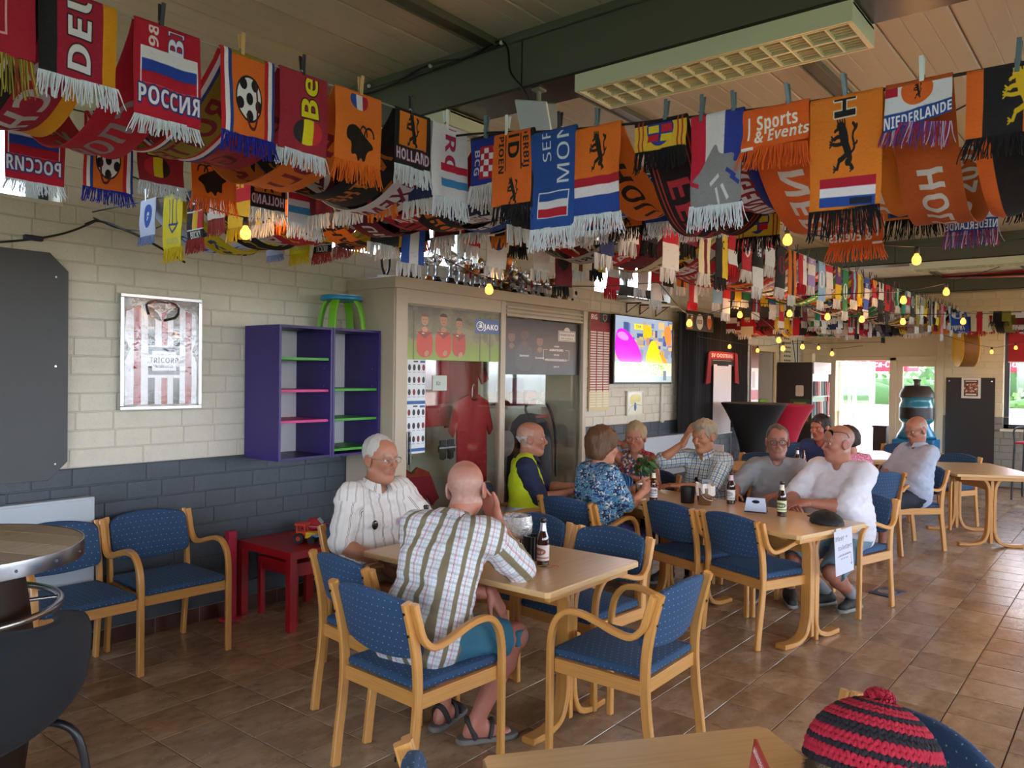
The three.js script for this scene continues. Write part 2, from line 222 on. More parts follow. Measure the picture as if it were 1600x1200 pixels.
// ---- wall_right and wall_back: plain painted walls with wide windows onto the pitch
{
  const sunny = [[-2.2, 1.2, 0.85, 2.6], [1.7, 5.3, 0.85, 2.6], [5.8, 9.4, 0.85, 2.6], [9.9, 13.6, 0.85, 2.6]], wr = struct('wall_right');
  obj('wall_face', around(XB - 0.3, XF + 0.3, -0.2, CEIL + 0.3, sunny).map(([a, b, c, d]) => bx(a, b, c, d, ZR, ZR + 0.3)), MAT(0xd6cfbd, 0.7), wr);
  sunny.forEach(([a, b, c, d], k) => { const w = struct('window_' + (k + 6)), z = ZR + 0.15, f = 0.06, m = (a + b) / 2, q = (x0, x1, y0, y1) => bx(x0, x1, y0, y1, z - 0.035, z + 0.035, 0.004); obj('window_frame', [q(a, b, c, c + f), q(a, b, d - f, d), q(a, a + f, c, d), q(b - f, b, c, d), q(m - 0.03, m + 0.03, c, d)], darkFrame, w); obj('pane', [bx(a + f, m - 0.03, c + f, d - f, z - 0.003, z + 0.003), bx(m + 0.03, b - f, c + f, d - f, z - 0.003, z + 0.003)], glassPane, w); });
  const bw = [[-3.6, -0.6, 0.85, 2.6], [0.2, 3.4, 0.85, 2.6]], wb = struct('wall_back');
  obj('wall_face', around(ZL - 0.3, ZR + 0.3, -0.2, CEIL + 0.3, bw).map(([a, b, c, d]) => bx(XB - 0.3, XB, c, d, a, b)), MAT(0xd6cfbd, 0.7), wb);
  bw.forEach(([a, b, c, d], k) => { const w = struct('window_' + (k + 10)), x = XB - 0.15, f = 0.06, m = (a + b) / 2, q = (z0, z1, y0, y1) => bx(x - 0.035, x + 0.035, y0, y1, z0, z1, 0.004); obj('window_frame', [q(a, b, c, c + f), q(a, b, d - f, d), q(a, a + f, c, d), q(b - f, b, c, d), q(m - 0.03, m + 0.03, c, d)], darkFrame, w); obj('pane', [bx(x - 0.003, x + 0.003, c + f, d - f, a + f, m - 0.03), bx(x - 0.003, x + 0.003, c + f, d - f, m + 0.03, b - f)], glassPane, w); });
}
// ---- ceiling of long ribbed panels, steel beams boxed in grey, dark purlin strips
const beamX = [-0.66, 2.97, 6.6, 10.15, 13.8];
{
  const ce = struct('ceiling'); obj('deck', bx(XB - 0.3, XF + 0.3, CEIL + 0.02, CEIL + 0.3, ZL - 0.3, ZR + 0.3), MAT(0x8f8672, 0.9), ce);
  const cm = [0xc3b8a2, 0xbdb29c, 0xc8bda8].map((c) => MAT(c, 0.5, { bumpMap: rep(texMid, 1, 0.3), bumpScale: 0.002 })), W = 0.3, sh = [[0, 0.02], [0.004, 0.004], [0.012, 0], [0.098, 0], [0.102, 0.0035], [0.106, 0], [0.196, 0], [0.2, 0.0035], [0.204, 0], [W - 0.012, 0], [W - 0.004, 0.004], [W, 0.02]];
  const strip = (L) => { const pos = [], uv = []; for (let i = 0; i + 1 < sh.length; i++) { const [a, b] = [sh[i], sh[i + 1]]; for (const [x, q] of [[0, a], [L, a], [L, b], [0, a], [L, b], [0, b]]) { pos.push(x, q[1], q[0]); uv.push(x, q[0]); } } const g = new THREE.BufferGeometry(); g.setAttribute('position', new THREE.Float32BufferAttribute(pos, 3)); g.setAttribute('uv', new THREE.Float32BufferAttribute(uv, 2)); g.computeVertexNormals(); return g; };
  const xs = [XB, ...beamX.slice(1), XF], r = rng(5), gs = {}; for (let i = 0; i + 1 < xs.length; i++) for (let z = ZL; z < ZR; z += W) { const L = +(xs[i + 1] - xs[i]).toFixed(3), m = obj('panel', (gs[L] ||= strip(L)), cm[(r() * 3) | 0], ce); m.position.set(xs[i], CEIL, z); }
  const bm = MAT(0x5b5e52, 0.35), dk = MAT(0x2e2d2a, 0.25);
  for (const x of beamX) { const b = struct('beam'); obj('beam_cladding', [bx(x + 0.012, x + 0.25, 3.045, CEIL, ZL, ZR, 0.004), bx(x - 0.006, x + 0.27, 3.27, CEIL, ZL, ZR, 0.004)], bm, b); obj('beam_soffit', bx(x, x + 0.262, 3.035, 3.048, ZL, ZR, 0.003), dk, b);
    for (let z = ZL + 2.55; z < ZR; z += 2.4) obj('cladding_joint', bx(x + 0.0095, x + 0.013, 3.048, 3.27, z - 0.003, z + 0.003), dk, b); }
  for (const z of [-2.54, -1.38, 0.2, 1.8, 3.3]) for (let i = 0; i < 4; i++) { const x0 = i ? beamX[i] + 0.27 : XB, p = struct('purlin'); obj('purlin_strip', [bx(x0, beamX[i + 1], 3.285, 3.318, z - 0.035, z + 0.035, 0.003)], MAT(0x4a493f, 0.4), p); obj('purlin_edge', [bx(x0, beamX[i + 1], 3.278, 3.318, z - 0.043, z - 0.036), bx(x0, beamX[i + 1], 3.278, 3.318, z + 0.036, z + 0.043)], MAT(0x6b6a5c, 0.4), p); }
}
// ================= furniture =================
const grainTex = (a, b, c) => { const n = 512, f = tileNoise(n, 4, 4, 63, 1, 18), g = tileNoise(n, 3, 3, 64, 1, 3); return dataTex(n, (i) => { const k = clamp((f[i] - 0.5) * 1.5 + 0.5, 0, 1), m = clamp(g[i], 0, 1); return mix3(mix3(hexRGB(a), hexRGB(b), k * 0.75 + m * 0.25), hexRGB(c), Math.max(0, f[i] - 0.66) * 2); }, true); };
const beechTex = grainTex(0xb77c38, 0xd69d55, 0xa66a2c), topTex = grainTex(0xc39a62, 0xd8b47e, 0xb58a54);
const beech = MAT(0xffffff, 0.38, { map: rep(beechTex, 1.6, 3), clearcoat: 0.35, clearcoatRoughness: 0.25 }), beechTop = MAT(0xffffff, 0.33, { map: rep(topTex, 1.2, 1.6), clearcoat: 0.5, clearcoatRoughness: 0.22 });
const dotTex = (() => { const n = 512, r = rng(8); return ctex(canvas(n, n, (g) => { g.fillStyle = '#274667'; g.fillRect(0, 0, n, n); for (let k = 0; k < 9000; k++) { g.fillStyle = r() > 0.5 ? 'rgba(20,40,66,.35)' : 'rgba(60,96,134,.28)'; g.fillRect(r() * n, r() * n, 2 + r() * 3, 2); } for (let j = 0; j < 8; j++) for (let i = 0; i < 8; i++) { const x = (i + (j % 2) * 0.5 + 0.25) * 64, y = (j + 0.5) * 64; g.fillStyle = (i + j) % 3 ? '#86a3bd' : '#a9b2a0'; g.fillRect(x - 5, y - 4, 9, 8); } })); })();
const upholstery = MAT(0xffffff, 0.85, { map: rep(dotTex, 3.9), bumpMap: rep(texFine, 9), bumpScale: 0.0006, sheen: 0.25, sheenRoughness: 0.6, sheenColor: new THREE.Color(0x7d9cc0) });
const steel = MAT(0xb8bcc0, 0.25, { metalness: 1 }), blackMetal = MAT(0x101114, 0.35), screwM = MAT(0x2a2118, 0.4, { metalness: 0.6 });

// ---- beech armchair with blue dotted upholstery; faces +x, origin on the floor under the seat
function cushion(w, d, h, curve, n = 14) { // rounded pad: w across z, d along x, thickness h, with bulge
  const g = new RoundedBoxGeometry(d, h, w, 4, Math.min(0.018, h * 0.49)); g.translate(0, h / 2, 0); const p = g.attributes.position; for (let i = 0; i < p.count; i++) { const x = p.getX(i), y = p.getY(i), z = p.getZ(i); p.setXYZ(i, x, y + (y > h * 0.5 ? curve * (1 - (2 * x / d) ** 2) * (1 - (2 * z / w) ** 2) : 0), z * (1 - 0.05 * (x / d + 0.5 < 0.5 ? 1 : 0) * (0.5 - (x / d + 0.5)) * 2)); } g.computeVertexNormals(); return boxUV(g); }
function makeChair(name, label, cat, pos, turn, group) {
  const t = thing(name, label, cat, pos, turn, group), wr = 0.235, wf = 0.26;
  for (const s of [-1, 1]) {
    obj('rear_leg', bend([[-0.258, 0.004], [-0.243, 0.14], [-0.222, 0.30], [-0.214, 0.44], [-0.222, 0.56], [-0.245, 0.68], [-0.277, 0.795]], 0.026, 0.042, s * wr), beech, t);
    // arm and front leg: one bent lamination screwed to the outside of the rear post
    const arm = obj('arm_leg', bend([[-0.262, 0.792], [-0.240, 0.72], [-0.214, 0.648], [-0.165, 0.605], [-0.09, 0.61], [0, 0.636], [0.09, 0.655], [0.165, 0.645], [0.215, 0.595], [0.236, 0.52], [0.240, 0.42], [0.240, 0.2], [0.240, 0.004]], 0.034, 0.027, s * (wr + 0.028), 56), beech, t);
    for (const y of [0.755, 0.665]) obj('screw', rot(cyl(0.006, 0.006, 0.004, 0, 0, 0, 10), 0, 0, PI / 2).translate(-0.29 + (0.755 - y) * 0.25, y, s * (wr + 0.002)), screwM, t);
    obj('side_rail', rbox(0.43, 0.06, 0.022, 0.003, 0.012, 0.395, s * (wr + 0.003)), beech, t);
  }
  obj('front_rail', rbox(0.022, 0.06, 0.46, 0.003, 0.215, 0.395, 0), beech, t); obj('back_rail', rbox(0.022, 0.06, 0.45, 0.003, -0.205, 0.395, 0), beech, t);
  const sg = cushion(0.475, 0.46, 0.04, 0.018).translate(0.022, 0.425, 0), sp = sg.attributes.position; for (let i = 0; i < sp.count; i++) { const x = sp.getX(i), z = sp.getZ(i); sp.setX(i, x + (x > 0.1 ? 0.03 * (1 - (z / 0.24) ** 2) : 0)); } sg.computeVertexNormals();
  obj('seat', toCreasedNormals(sg, 0.7), upholstery, t);
  const sh = new THREE.Shape(); sh.moveTo(-0.205, 0.02); sh.quadraticCurveTo(0, -0.02, 0.205, 0.02); sh.quadraticCurveTo(0.222, 0.03, 0.222, 0.06); sh.lineTo(0.222, 0.2); sh.quadraticCurveTo(0.222, 0.228, 0.195, 0.235); sh.quadraticCurveTo(0, 0.285, -0.195, 0.235); sh.quadraticCurveTo(-0.222, 0.228, -0.222, 0.2); sh.lineTo(-0.222, 0.06); sh.quadraticCurveTo(-0.222, 0.03, -0.205, 0.02);
  let bg = new THREE.ExtrudeGeometry(sh, { depth: 0.014, bevelEnabled: true, bevelThickness: 0.011, bevelSize: 0.011, bevelSegments: 3, curveSegments: 10 });
  // cut into strips so the pad can bend
  bg = flat(bg); bg = tessellate(bg, 0.06); const p = bg.attributes.position; for (let i = 0; i < p.count; i++) { const z = p.getX(i), y = p.getY(i), d = p.getZ(i); const dish = 0.035 * (z / 0.23) ** 2; p.setXYZ(i, -0.285 + d + dish - 0.27 * (y - 0.12) * 1.0 + 0.03, y + 0.545, z); }
  bg = boxUV(bg); bg = mergeVertices(bg, 1e-4); bg.computeVertexNormals(); obj('backrest', toCreasedNormals(flat(bg), 0.8), upholstery, t);
  return t;
}
function tessellate(g, m) { // split long edges so that flat faces can be bent
  let tri = []; const p = g.attributes.position; for (let i = 0; i < p.count; i += 3) tri.push([0, 1, 2].map((k) => V().fromBufferAttribute(p, i + k)));
  for (let pass = 0; pass < 7; pass++) { const out = []; let any = false; for (const [a, b, c] of tri) { const ab = a.distanceTo(b), bc = b.distanceTo(c), ca = c.distanceTo(a), L = Math.max(ab, bc, ca); if (L < m) { out.push([a, b, c]); continue; } any = true; if (L === ab) { const q = a.clone().lerp(b, 0.5); out.push([a, q, c], [q, b, c]); } else if (L === bc) { const q = b.clone().lerp(c, 0.5); out.push([a, b, q], [a, q, c]); } else { const q = c.clone().lerp(a, 0.5); out.push([a, b, q], [q, b, c]); } } tri = out; if (!any) break; }
  const n = new THREE.BufferGeometry().setFromPoints(tri.flat()); n.computeVertexNormals(); return n; }
const R = (d) => d * PI / 180;
const chairList = [ // x, z, heading, label
  [1.84, -4.50, -91, 'blue beech armchair by the white radiator beside the round table'],
  [2.383, -4.523, -92, 'blue beech armchair against the dark wall next to the red table'],
  [3.14, -3.45, -85, 'blue beech armchair carrying the man in the striped white shirt'],
  [2.672, -2.925, -8, 'empty blue beech armchair behind the one with the bald man'],
  [2.401, -2.419, -3, 'blue beech armchair carrying the bald man in the plaid shirt'],
  [3.10, -1.80, 91, 'empty blue beech armchair at the open end of the small table'],
  [3.60, -2.37, 175, 'empty blue beech armchair across the table from the bald man'],
  [3.66, -2.94, 175, 'blue beech armchair with a white card before it, across the small table'],
  [4.88, -3.17, -7, 'blue beech armchair carrying the woman in the blue patterned top'],
  [5.19, -2.48, -19, 'empty blue beech armchair in the middle of the long table'],
  [5.044, -1.961, -21, 'empty blue beech armchair at the near corner of the long table'],
  [6.11, -1.73, 165, 'blue beech armchair carrying the man in the white T-shirt'],
  [6.20, -2.34, 165, 'blue beech armchair carrying the man in the grey T-shirt'],
  [6.30, -2.90, 165, 'blue beech armchair carrying the man with a hand on his face'],
  [6.25, -3.55, 165, 'blue beech armchair carrying the woman in the flowered top'],
  [4.92, -3.85, -52, 'blue beech armchair carrying the man in the yellow vest'],
  [8.65, -1.86, 136, 'blue beech armchair carrying the man in the pale blue shirt'],
  [10.26, -1.81, 153, 'empty blue beech armchair in front of the far black panel'],
  [8.05, -2.12, 60, 'blue beech armchair carrying the person in the pink top'],
  [8.62, -3.45, 175, 'empty blue beech armchair behind the man in the grey T-shirt'],
  [8.62, -2.66, 172, 'blue beech armchair next to the dark haired person behind'],
  [10.35, -3.55, 190, 'empty blue beech armchair in front of the black drinks cabinet'],
  [11.3, -2.55, 176, 'empty blue beech armchair before the open terrace door'],
  [1.99, -0.565, 148, 'blue beech armchair under the knitted hat at the near table'],
  [1.39, -1.02, -37, 'blue beech armchair with only its top corner showing, at the near table'],
];
const chair0 = makeChair('armchair', chairList[0][3], 'armchair', [chairList[0][0], 0, chairList[0][1]], R(chairList[0][2]), 'blue beech armchairs');
chairList.slice(1).forEach(([x, z, a, l]) => dup(chair0, [x, 0, z], R(a), l));

// ---- beech tables on bentwood end frames; long axis z, origin on the floor in the middle
function makeTable(label, x, z, turn, L, W) {
  const t = thing('cafe_table', label, 'table', [x, 0, z], turn, 'beech tables'), h = 0.74;
  const c = 0.018, top = poly([[-W / 2 + c, -L / 2], [W / 2 - c, -L / 2], [W / 2, -L / 2 + c], [W / 2, L / 2 - c], [W / 2 - c, L / 2], [-W / 2 + c, L / 2], [-W / 2, L / 2 - c], [-W / 2, -L / 2 + c]], 0.028, 0.004); top.rotateX(PI / 2).translate(0, h, 0);
  obj('tabletop', boxUV(top), beechTop, t);
  for (const s of [-1, 1]) { const zz = s * (L / 2 - 0.17);
    // each end: two U-shaped laminations back to back on a post, splayed into feet
    for (const q of [-1, 1]) obj('leg', bend([[q * 0.30, 0.018], [q * 0.16, 0.018], [q * 0.075, 0.05], [q * 0.036, 0.13], [q * 0.026, 0.3], [q * 0.026, 0.5], [q * 0.034, 0.6], [q * 0.07, 0.67], [q * 0.15, 0.698], [q * 0.3, 0.7]], 0.07, 0.03, zz, 48), beech, t);
    obj('post', rbox(0.03, 0.66, 0.06, 0.004, 0, 0.36, zz), beech, t);
  }
  obj('stretcher', rbox(0.025, 0.13, L - 0.36, 0.004, 0, 0.62, 0), beech, t);
  for (const s of [-1, 1]) obj('apron', rbox(W - 0.12, 0.035, 0.03, 0.004, 0, 0.695, s * (L / 2 - 0.05)), beech, t);
  return t;
}
makeTable('small beech table with the bald man and the striped shirt man', 3.14, -2.593, 0, 1.21, 0.79);
{ const a = R(14.5), d = [Math.sin(a), -Math.cos(a)], n = [Math.cos(a), Math.sin(a)], o = [4.718, -1.588]; for (const [k, l] of [[0, 'near half of the long beech table, with a handwritten paper on its end'], [1, 'far half of the long beech table, with flowers and a bike helmet']]) { const m = 0.6 + k * 1.21; makeTable(l, o[0] + d[0] * m + n[0] * 0.38, o[1] + d[1] * m + n[1] * 0.38, -a, 1.2, 0.76); } }
makeTable('beech table behind the man in the grey T-shirt', 8.0, -3.05, R(-14), 1.2, 0.8);
makeTable('beech table beyond the man in the pale blue shirt', 9.62, -1.42, R(-60), 1.2, 0.8);
makeTable('beech table near the blue bottle cooler', 10.35, -2.72, R(-60), 1.2, 0.8);
makeTable('beech table at the edge of the picture holding a red menu card', 1.42, -0.547, R(-37), 1.2, 0.78);

// ---- round bar table: grey planks in an aluminium rim, beside the camera
{
  const cx = 0.99, cz = -3.52, r = 0.46, h = 1.0, t = thing('round_bar_table', 'round high table of grey wood planks inside a bright metal rim', 'bar table', [cx, 0, cz]);
  const wt = grainTex(0x9c8a6c, 0xc2b08c, 0x7c6a50), ms = [0xffffff, 0xe6dccb, 0xd9cfc4].map((k) => MAT(k, 0.6, { map: rep(wt, 2, 2) }));
  const N = 6, w = 2 * r / N, ang = 0.42; for (let i = 0; i < N; i++) { const a = -r + i * w + 0.002, b = -r + (i + 1) * w - 0.002, pts = []; for (let k = 0; k <= 8; k++) { const u = a + (b - a) * k / 8; pts.push([u, Math.sqrt(Math.max(0, r * r * 0.985 - u * u))]); } for (let k = 8; k >= 0; k--) { const u = a + (b - a) * k / 8; pts.push([u, -Math.sqrt(Math.max(0, r * r * 0.985 - u * u))]); } const g = boxUV(poly(pts, 0.03, 0.002).rotateX(PI / 2).translate(0, h, 0)); g.rotateY(ang); obj('plank', g, ms[i % 3], t); }
  obj('rim', lathe([[r - 0.002, h - 0.055], [r + 0.004, h - 0.056], [r + 0.004, h + 0.001], [r - 0.002, h + 0.002]], 64), steel, t);
  for (let k = 0; k < 18; k++) { const a = k / 18 * 2 * PI; obj('rivet', sph(0.006, Math.cos(a) * (r + 0.004), h - 0.03, Math.sin(a) * (r + 0.004), 8), MAT(0x6c7075, 0.3, { metalness: 1 }), t); }
  obj('barrel', lathe([[0.22, 0.0], [0.25, 0.02], [0.285, 0.3], [0.29, 0.48], [0.285, 0.66], [0.25, 0.93], [0.22, 0.955]], 36), MAT(0x3c2a1e, 0.6, { map: rep(wt, 3, 8) }), t);
  obj('hoop', lathe([[0.288, 0.57], [0.294, 0.572], [0.294, 0.61], [0.288, 0.612]], 36), steel, t);
  const f = []; for (let k = 0; k <= 40; k++) { const a = k / 40 * 2 * PI; f.push([Math.cos(a) * 0.38, 0.76, Math.sin(a) * 0.38]); } obj('foot_ring', tube(f.slice(0, 40), 0.014, 60, 8, true), steel, t);
  for (let k = 0; k < 4; k++) { const a = k / 4 * 2 * PI + 0.3; obj('ring_bracket', seg([Math.cos(a) * 0.27, 0.76, Math.sin(a) * 0.27], [Math.cos(a) * 0.38, 0.76, Math.sin(a) * 0.38], 0.008), steel, t); }
}
// ---- black shell bar chair close to the camera
{
  const t = thing('shell_chair', 'black fabric shell chair on black tube legs near the round table', 'chair', [0.72, 0, -2.565], R(118)), m = MAT(0x14171c, 0.95, { bumpMap: rep(texFine, 20), bumpScale: 0.0006 });
  const nu = 20, nv = 22, pt = (u, v) => { const s = v * 0.95; let x, y; if (s < 0.42) { x = 0.2 - s; y = 0.66 - 0.03 * Math.sin(s / 0.42 * PI); } else { const k = s - 0.42, a = Math.min(1, k / 0.14); x = -0.22 - 0.06 * a - 0.10 * k; y = 0.66 + k * 0.62 * (0.4 + 0.6 * a); } const wv = (s < 0.42 ? 0.235 : 0.235 + 0.01 * Math.sin((s - 0.42) / 0.53 * PI)) * Math.pow(Math.max(0, 1 - Math.pow(Math.abs(2 * (v - 0.5)), 7)), 0.3), z = u * wv; const dish = 0.05 * u * u; return V(x + (s > 0.42 ? dish * 1.3 : 0), y + (s < 0.42 ? dish : 0), z); };
  const side = (o) => { const ps = [], idx = []; for (let j = 0; j <= nv; j++) for (let i = 0; i <= nu; i++) { const p = pt(i / nu * 2 - 1, 0.004 + j / nv * 0.992); ps.push(p); } const g = new THREE.BufferGeometry().setFromPoints(ps); for (let j = 0; j < nv; j++) for (let i = 0; i < nu; i++) { const a = j * (nu + 1) + i; idx.push(a, a + 1, a + nu + 2, a, a + nu + 2, a + nu + 1); } g.setIndex(idx); g.computeVertexNormals(); const p = g.attributes.position, n = g.attributes.normal; for (let i = 0; i < p.count; i++) p.setXYZ(i, p.getX(i) + n.getX(i) * o, p.getY(i) + n.getY(i) * o, p.getZ(i) + n.getZ(i) * o); return boxUV(g); };
  obj('shell', [side(0.012), side(-0.012)], m, t);
  const rim = []; for (let i = 0; i <= 20; i++) rim.push(pt(-1, 0.004 + i / 20 * 0.992)); for (let i = 1; i < 10; i++) rim.push(pt(-1 + i / 10 * 2, 0.996)); for (let i = 20; i >= 0; i--) rim.push(pt(1, 0.004 + i / 20 * 0.992)); obj('rim', tube(rim, 0.0125, 120, 8), m, t);
  for (const s of [-1, 1]) { obj('leg', tube([[-0.05, 0.63, s * 0.15], [-0.2, 0.635, s * 0.19], [-0.245, 0.6, s * 0.205], [-0.29, 0.3, s * 0.225], [-0.33, 0.0, s * 0.245]], 0.0125, 40, 8), blackMetal, t); obj('leg', tube([[-0.05, 0.63, s * 0.15], [0.14, 0.635, s * 0.19], [0.19, 0.6, s * 0.205], [0.235, 0.3, s * 0.225], [0.27, 0.0, s * 0.245]], 0.0125, 40, 8), blackMetal, t); }
  obj('foot_bar', tube([[-0.29, 0.28, -0.226], [0.238, 0.28, -0.226], [0.238, 0.28, 0.226], [-0.29, 0.28, 0.226]], 0.009, 30, 8, true), blackMetal, t);
}
// ---- bar stool with mesh back at the far window
{
  const t = thing('bar_stool', 'tall bar stool with grey mesh back and red seat at the window', 'bar stool', [13.25, 0, -1.2], R(170)), m = MAT(0x2b2b30, 0.4);
  for (const s of [-1, 1]) { obj('leg', tube([[0.2, 0.8, s * 0.2], [0.23, 0.0, s * 0.22]], 0.014, 8, 8), m, t); obj('leg', tube([[-0.25, 1.22, s * 0.2], [-0.21, 0.85, s * 0.2], [-0.23, 0, s * 0.22]], 0.014, 20, 8), m, t); obj('armrest', tube([[-0.22, 1.0, s * 0.21], [0.1, 1.0, s * 0.22], [0.2, 0.95, s * 0.215], [0.2, 0.8, s * 0.2]], 0.012, 20, 8), m, t); }
  obj('seat', rbox(0.42, 0.03, 0.4, 0.012, 0, 0.8, 0), MAT(0xc8142c, 0.6), t); obj('back_mesh', rbox(0.012, 0.36, 0.39, 0.005, -0.235, 1.04, 0), MAT(0x8fa3b8, 0.7), t);
  obj('foot_ring', tube([[0.22, 0.3, -0.21], [0.22, 0.3, 0.21], [-0.22, 0.3, 0.21], [-0.22, 0.3, -0.21]], 0.011, 24, 8, true), MAT(0xd0d4d8, 0.3, { metalness: 1 }), t);
}
// ---- red play table with a smaller one beneath, and its toys
{
  const red = MAT(0xa3141d, 0.38), t = thing('play_table', 'low red lacquered table with thick square legs holding toys', 'table', [3.36, 0, -4.55]);
  obj('tabletop', rbox(0.6, 0.05, 0.6, 0.003, 0, 0.49, 0), red, t); for (const a of [-1, 1]) for (const b of [-1, 1]) obj('leg', rbox(0.052, 0.465, 0.052, 0.003, a * 0.274, 0.2325, b * 0.274), red, t);
  const u = thing('nested_table', 'smaller red table pushed beneath the low red table', 'table', [3.38, 0, -4.57]); obj('tabletop', rbox(0.42, 0.03, 0.42, 0.003, 0, 0.39, 0), red, u); for (const a of [-1, 1]) for (const b of [-1, 1]) obj('leg', rbox(0.036, 0.376, 0.036, 0.003, a * 0.19, 0.188, b * 0.19), red, u); obj('apron', [rbox(0.36, 0.06, 0.018, 0.003, 0, 0.345, 0.19), rbox(0.36, 0.06, 0.018, 0.003, 0, 0.345, -0.19), rbox(0.018, 0.06, 0.36, 0.003, 0.19, 0.345, 0), rbox(0.018, 0.06, 0.36, 0.003, -0.19, 0.345, 0)], red, u);
  const p = thing('red_board', 'upright narrow red board standing between armchair and red table', 'board', [2.965, 0, -4.78]); obj('upright', rbox(0.06, 0.60, 0.05, 0.003, 0, 0.3, 0), MAT(0xb32544, 0.4), p); obj('foot', rbox(0.12, 0.02, 0.09, 0.003, 0, 0.01, 0), MAT(0xb32544, 0.4), p);
  // toy tractor with a blue bucket
  const k = thing('toy_tractor', 'small red and yellow toy tractor with a blue front bucket', 'toy', [3.33, 0.515, -4.42], R(-60)), tb = MAT(0x181a1e, 0.6), tr = MAT(0xc9331c, 0.4), ty = MAT(0xe0b21c, 0.4), bl = MAT(0x2f8fd0, 0.4);
  obj('hood', rbox(0.085, 0.045, 0.06, 0.008, 0.01, 0.055, 0), ty, k); obj('cab', [rbox(0.012, 0.05, 0.012, 0.003, -0.02, 0.095, 0.026), rbox(0.012, 0.05, 0.012, 0.003, -0.02, 0.095, -0.026), rbox(0.012, 0.05, 0.012, 0.003, -0.075, 0.095, 0.026), rbox(0.012, 0.05, 0.012, 0.003, -0.075, 0.095, -0.026), rbox(0.07, 0.04, 0.066, 0.006, -0.047, 0.062, 0)], tr, k); obj('cab_roof', rbox(0.085, 0.02, 0.078, 0.008, -0.048, 0.127, 0), tr, k);
  for (const s of [-1, 1]) { const w1 = obj('wheel', rot(cyl(0.036, 0.036, 0.026, 0, -0.013, 0, 20), PI / 2, 0, 0).translate(-0.052, 0.037, s * 0.048), tb, k); obj('hub', rot(cyl(0.016, 0.016, 0.03, 0, -0.015, 0, 12), PI / 2, 0, 0).translate(-0.052, 0.037, s * 0.048), tr, w1); obj('wheel', rot(cyl(0.026, 0.026, 0.022, 0, -0.011, 0, 18), PI / 2, 0, 0).translate(0.035, 0.027, s * 0.045), tb, k); obj('loader_arm', rbox(0.09, 0.012, 0.01, 0.003, 0.075, 0.055, s * 0.034), bl, k); }
  obj('bucket', boxUV(poly([[0, 0], [0.055, 0.004], [0.058, 0.01], [0.012, 0.012], [0.008, 0.058], [0, 0.058]], 0.125, 0.001)).translate(0.10, 0.008, -0.0625), bl, k); for (const s of [-1, 1]) obj('bucket_side', boxUV(poly([[0, 0], [0.055, 0.004], [0.008, 0.058], [0, 0.058]], 0.005)).translate(0.10, 0.008, s * 0.06 - 0.0025), bl, k);
  // toy car
  const c = thing('toy_car', 'shiny red toy car with a white bumper at the wall end of the table', 'toy', [3.575, 0.515, -4.66], R(-52)), cr = MAT(0xb3121c, 0.18, { clearcoat: 1 });
  const body = lathe([[0, 0], [0.01, 0]], 4); obj('body', [rbox(0.21, 0.05, 0.1, 0.02, 0, 0.045, 0, 3)], cr, c); obj('cabin', boxUV(poly([[-0.07, 0], [0.045, 0], [0.012, 0.042], [-0.045, 0.042]], 0.084, 0.008)).translate(0, 0.066, -0.042), cr, c); obj('windscreen', boxUV(poly([[0.046, 0.002], [0.05, 0.002], [0.017, 0.04], [0.013, 0.04]], 0.07)).translate(0, 0.066, -0.035), MAT(0x8fa0a8, 0.1), c);
  obj('bumper', rbox(0.02, 0.018, 0.104, 0.006, 0.105, 0.028, 0), MAT(0xd9d4d6, 0.3), c); for (const s of [-1, 1]) { obj('headlamp', sph(0.011, 0.103, 0.05, s * 0.034, 10), MAT(0xf0e6e0, 0.15), c); for (const x of [-0.06, 0.062]) obj('wheel', rot(cyl(0.022, 0.022, 0.02, 0, -0.01, 0, 16), PI / 2, 0, 0).translate(x, 0.022, s * 0.045), tb, c); }
}
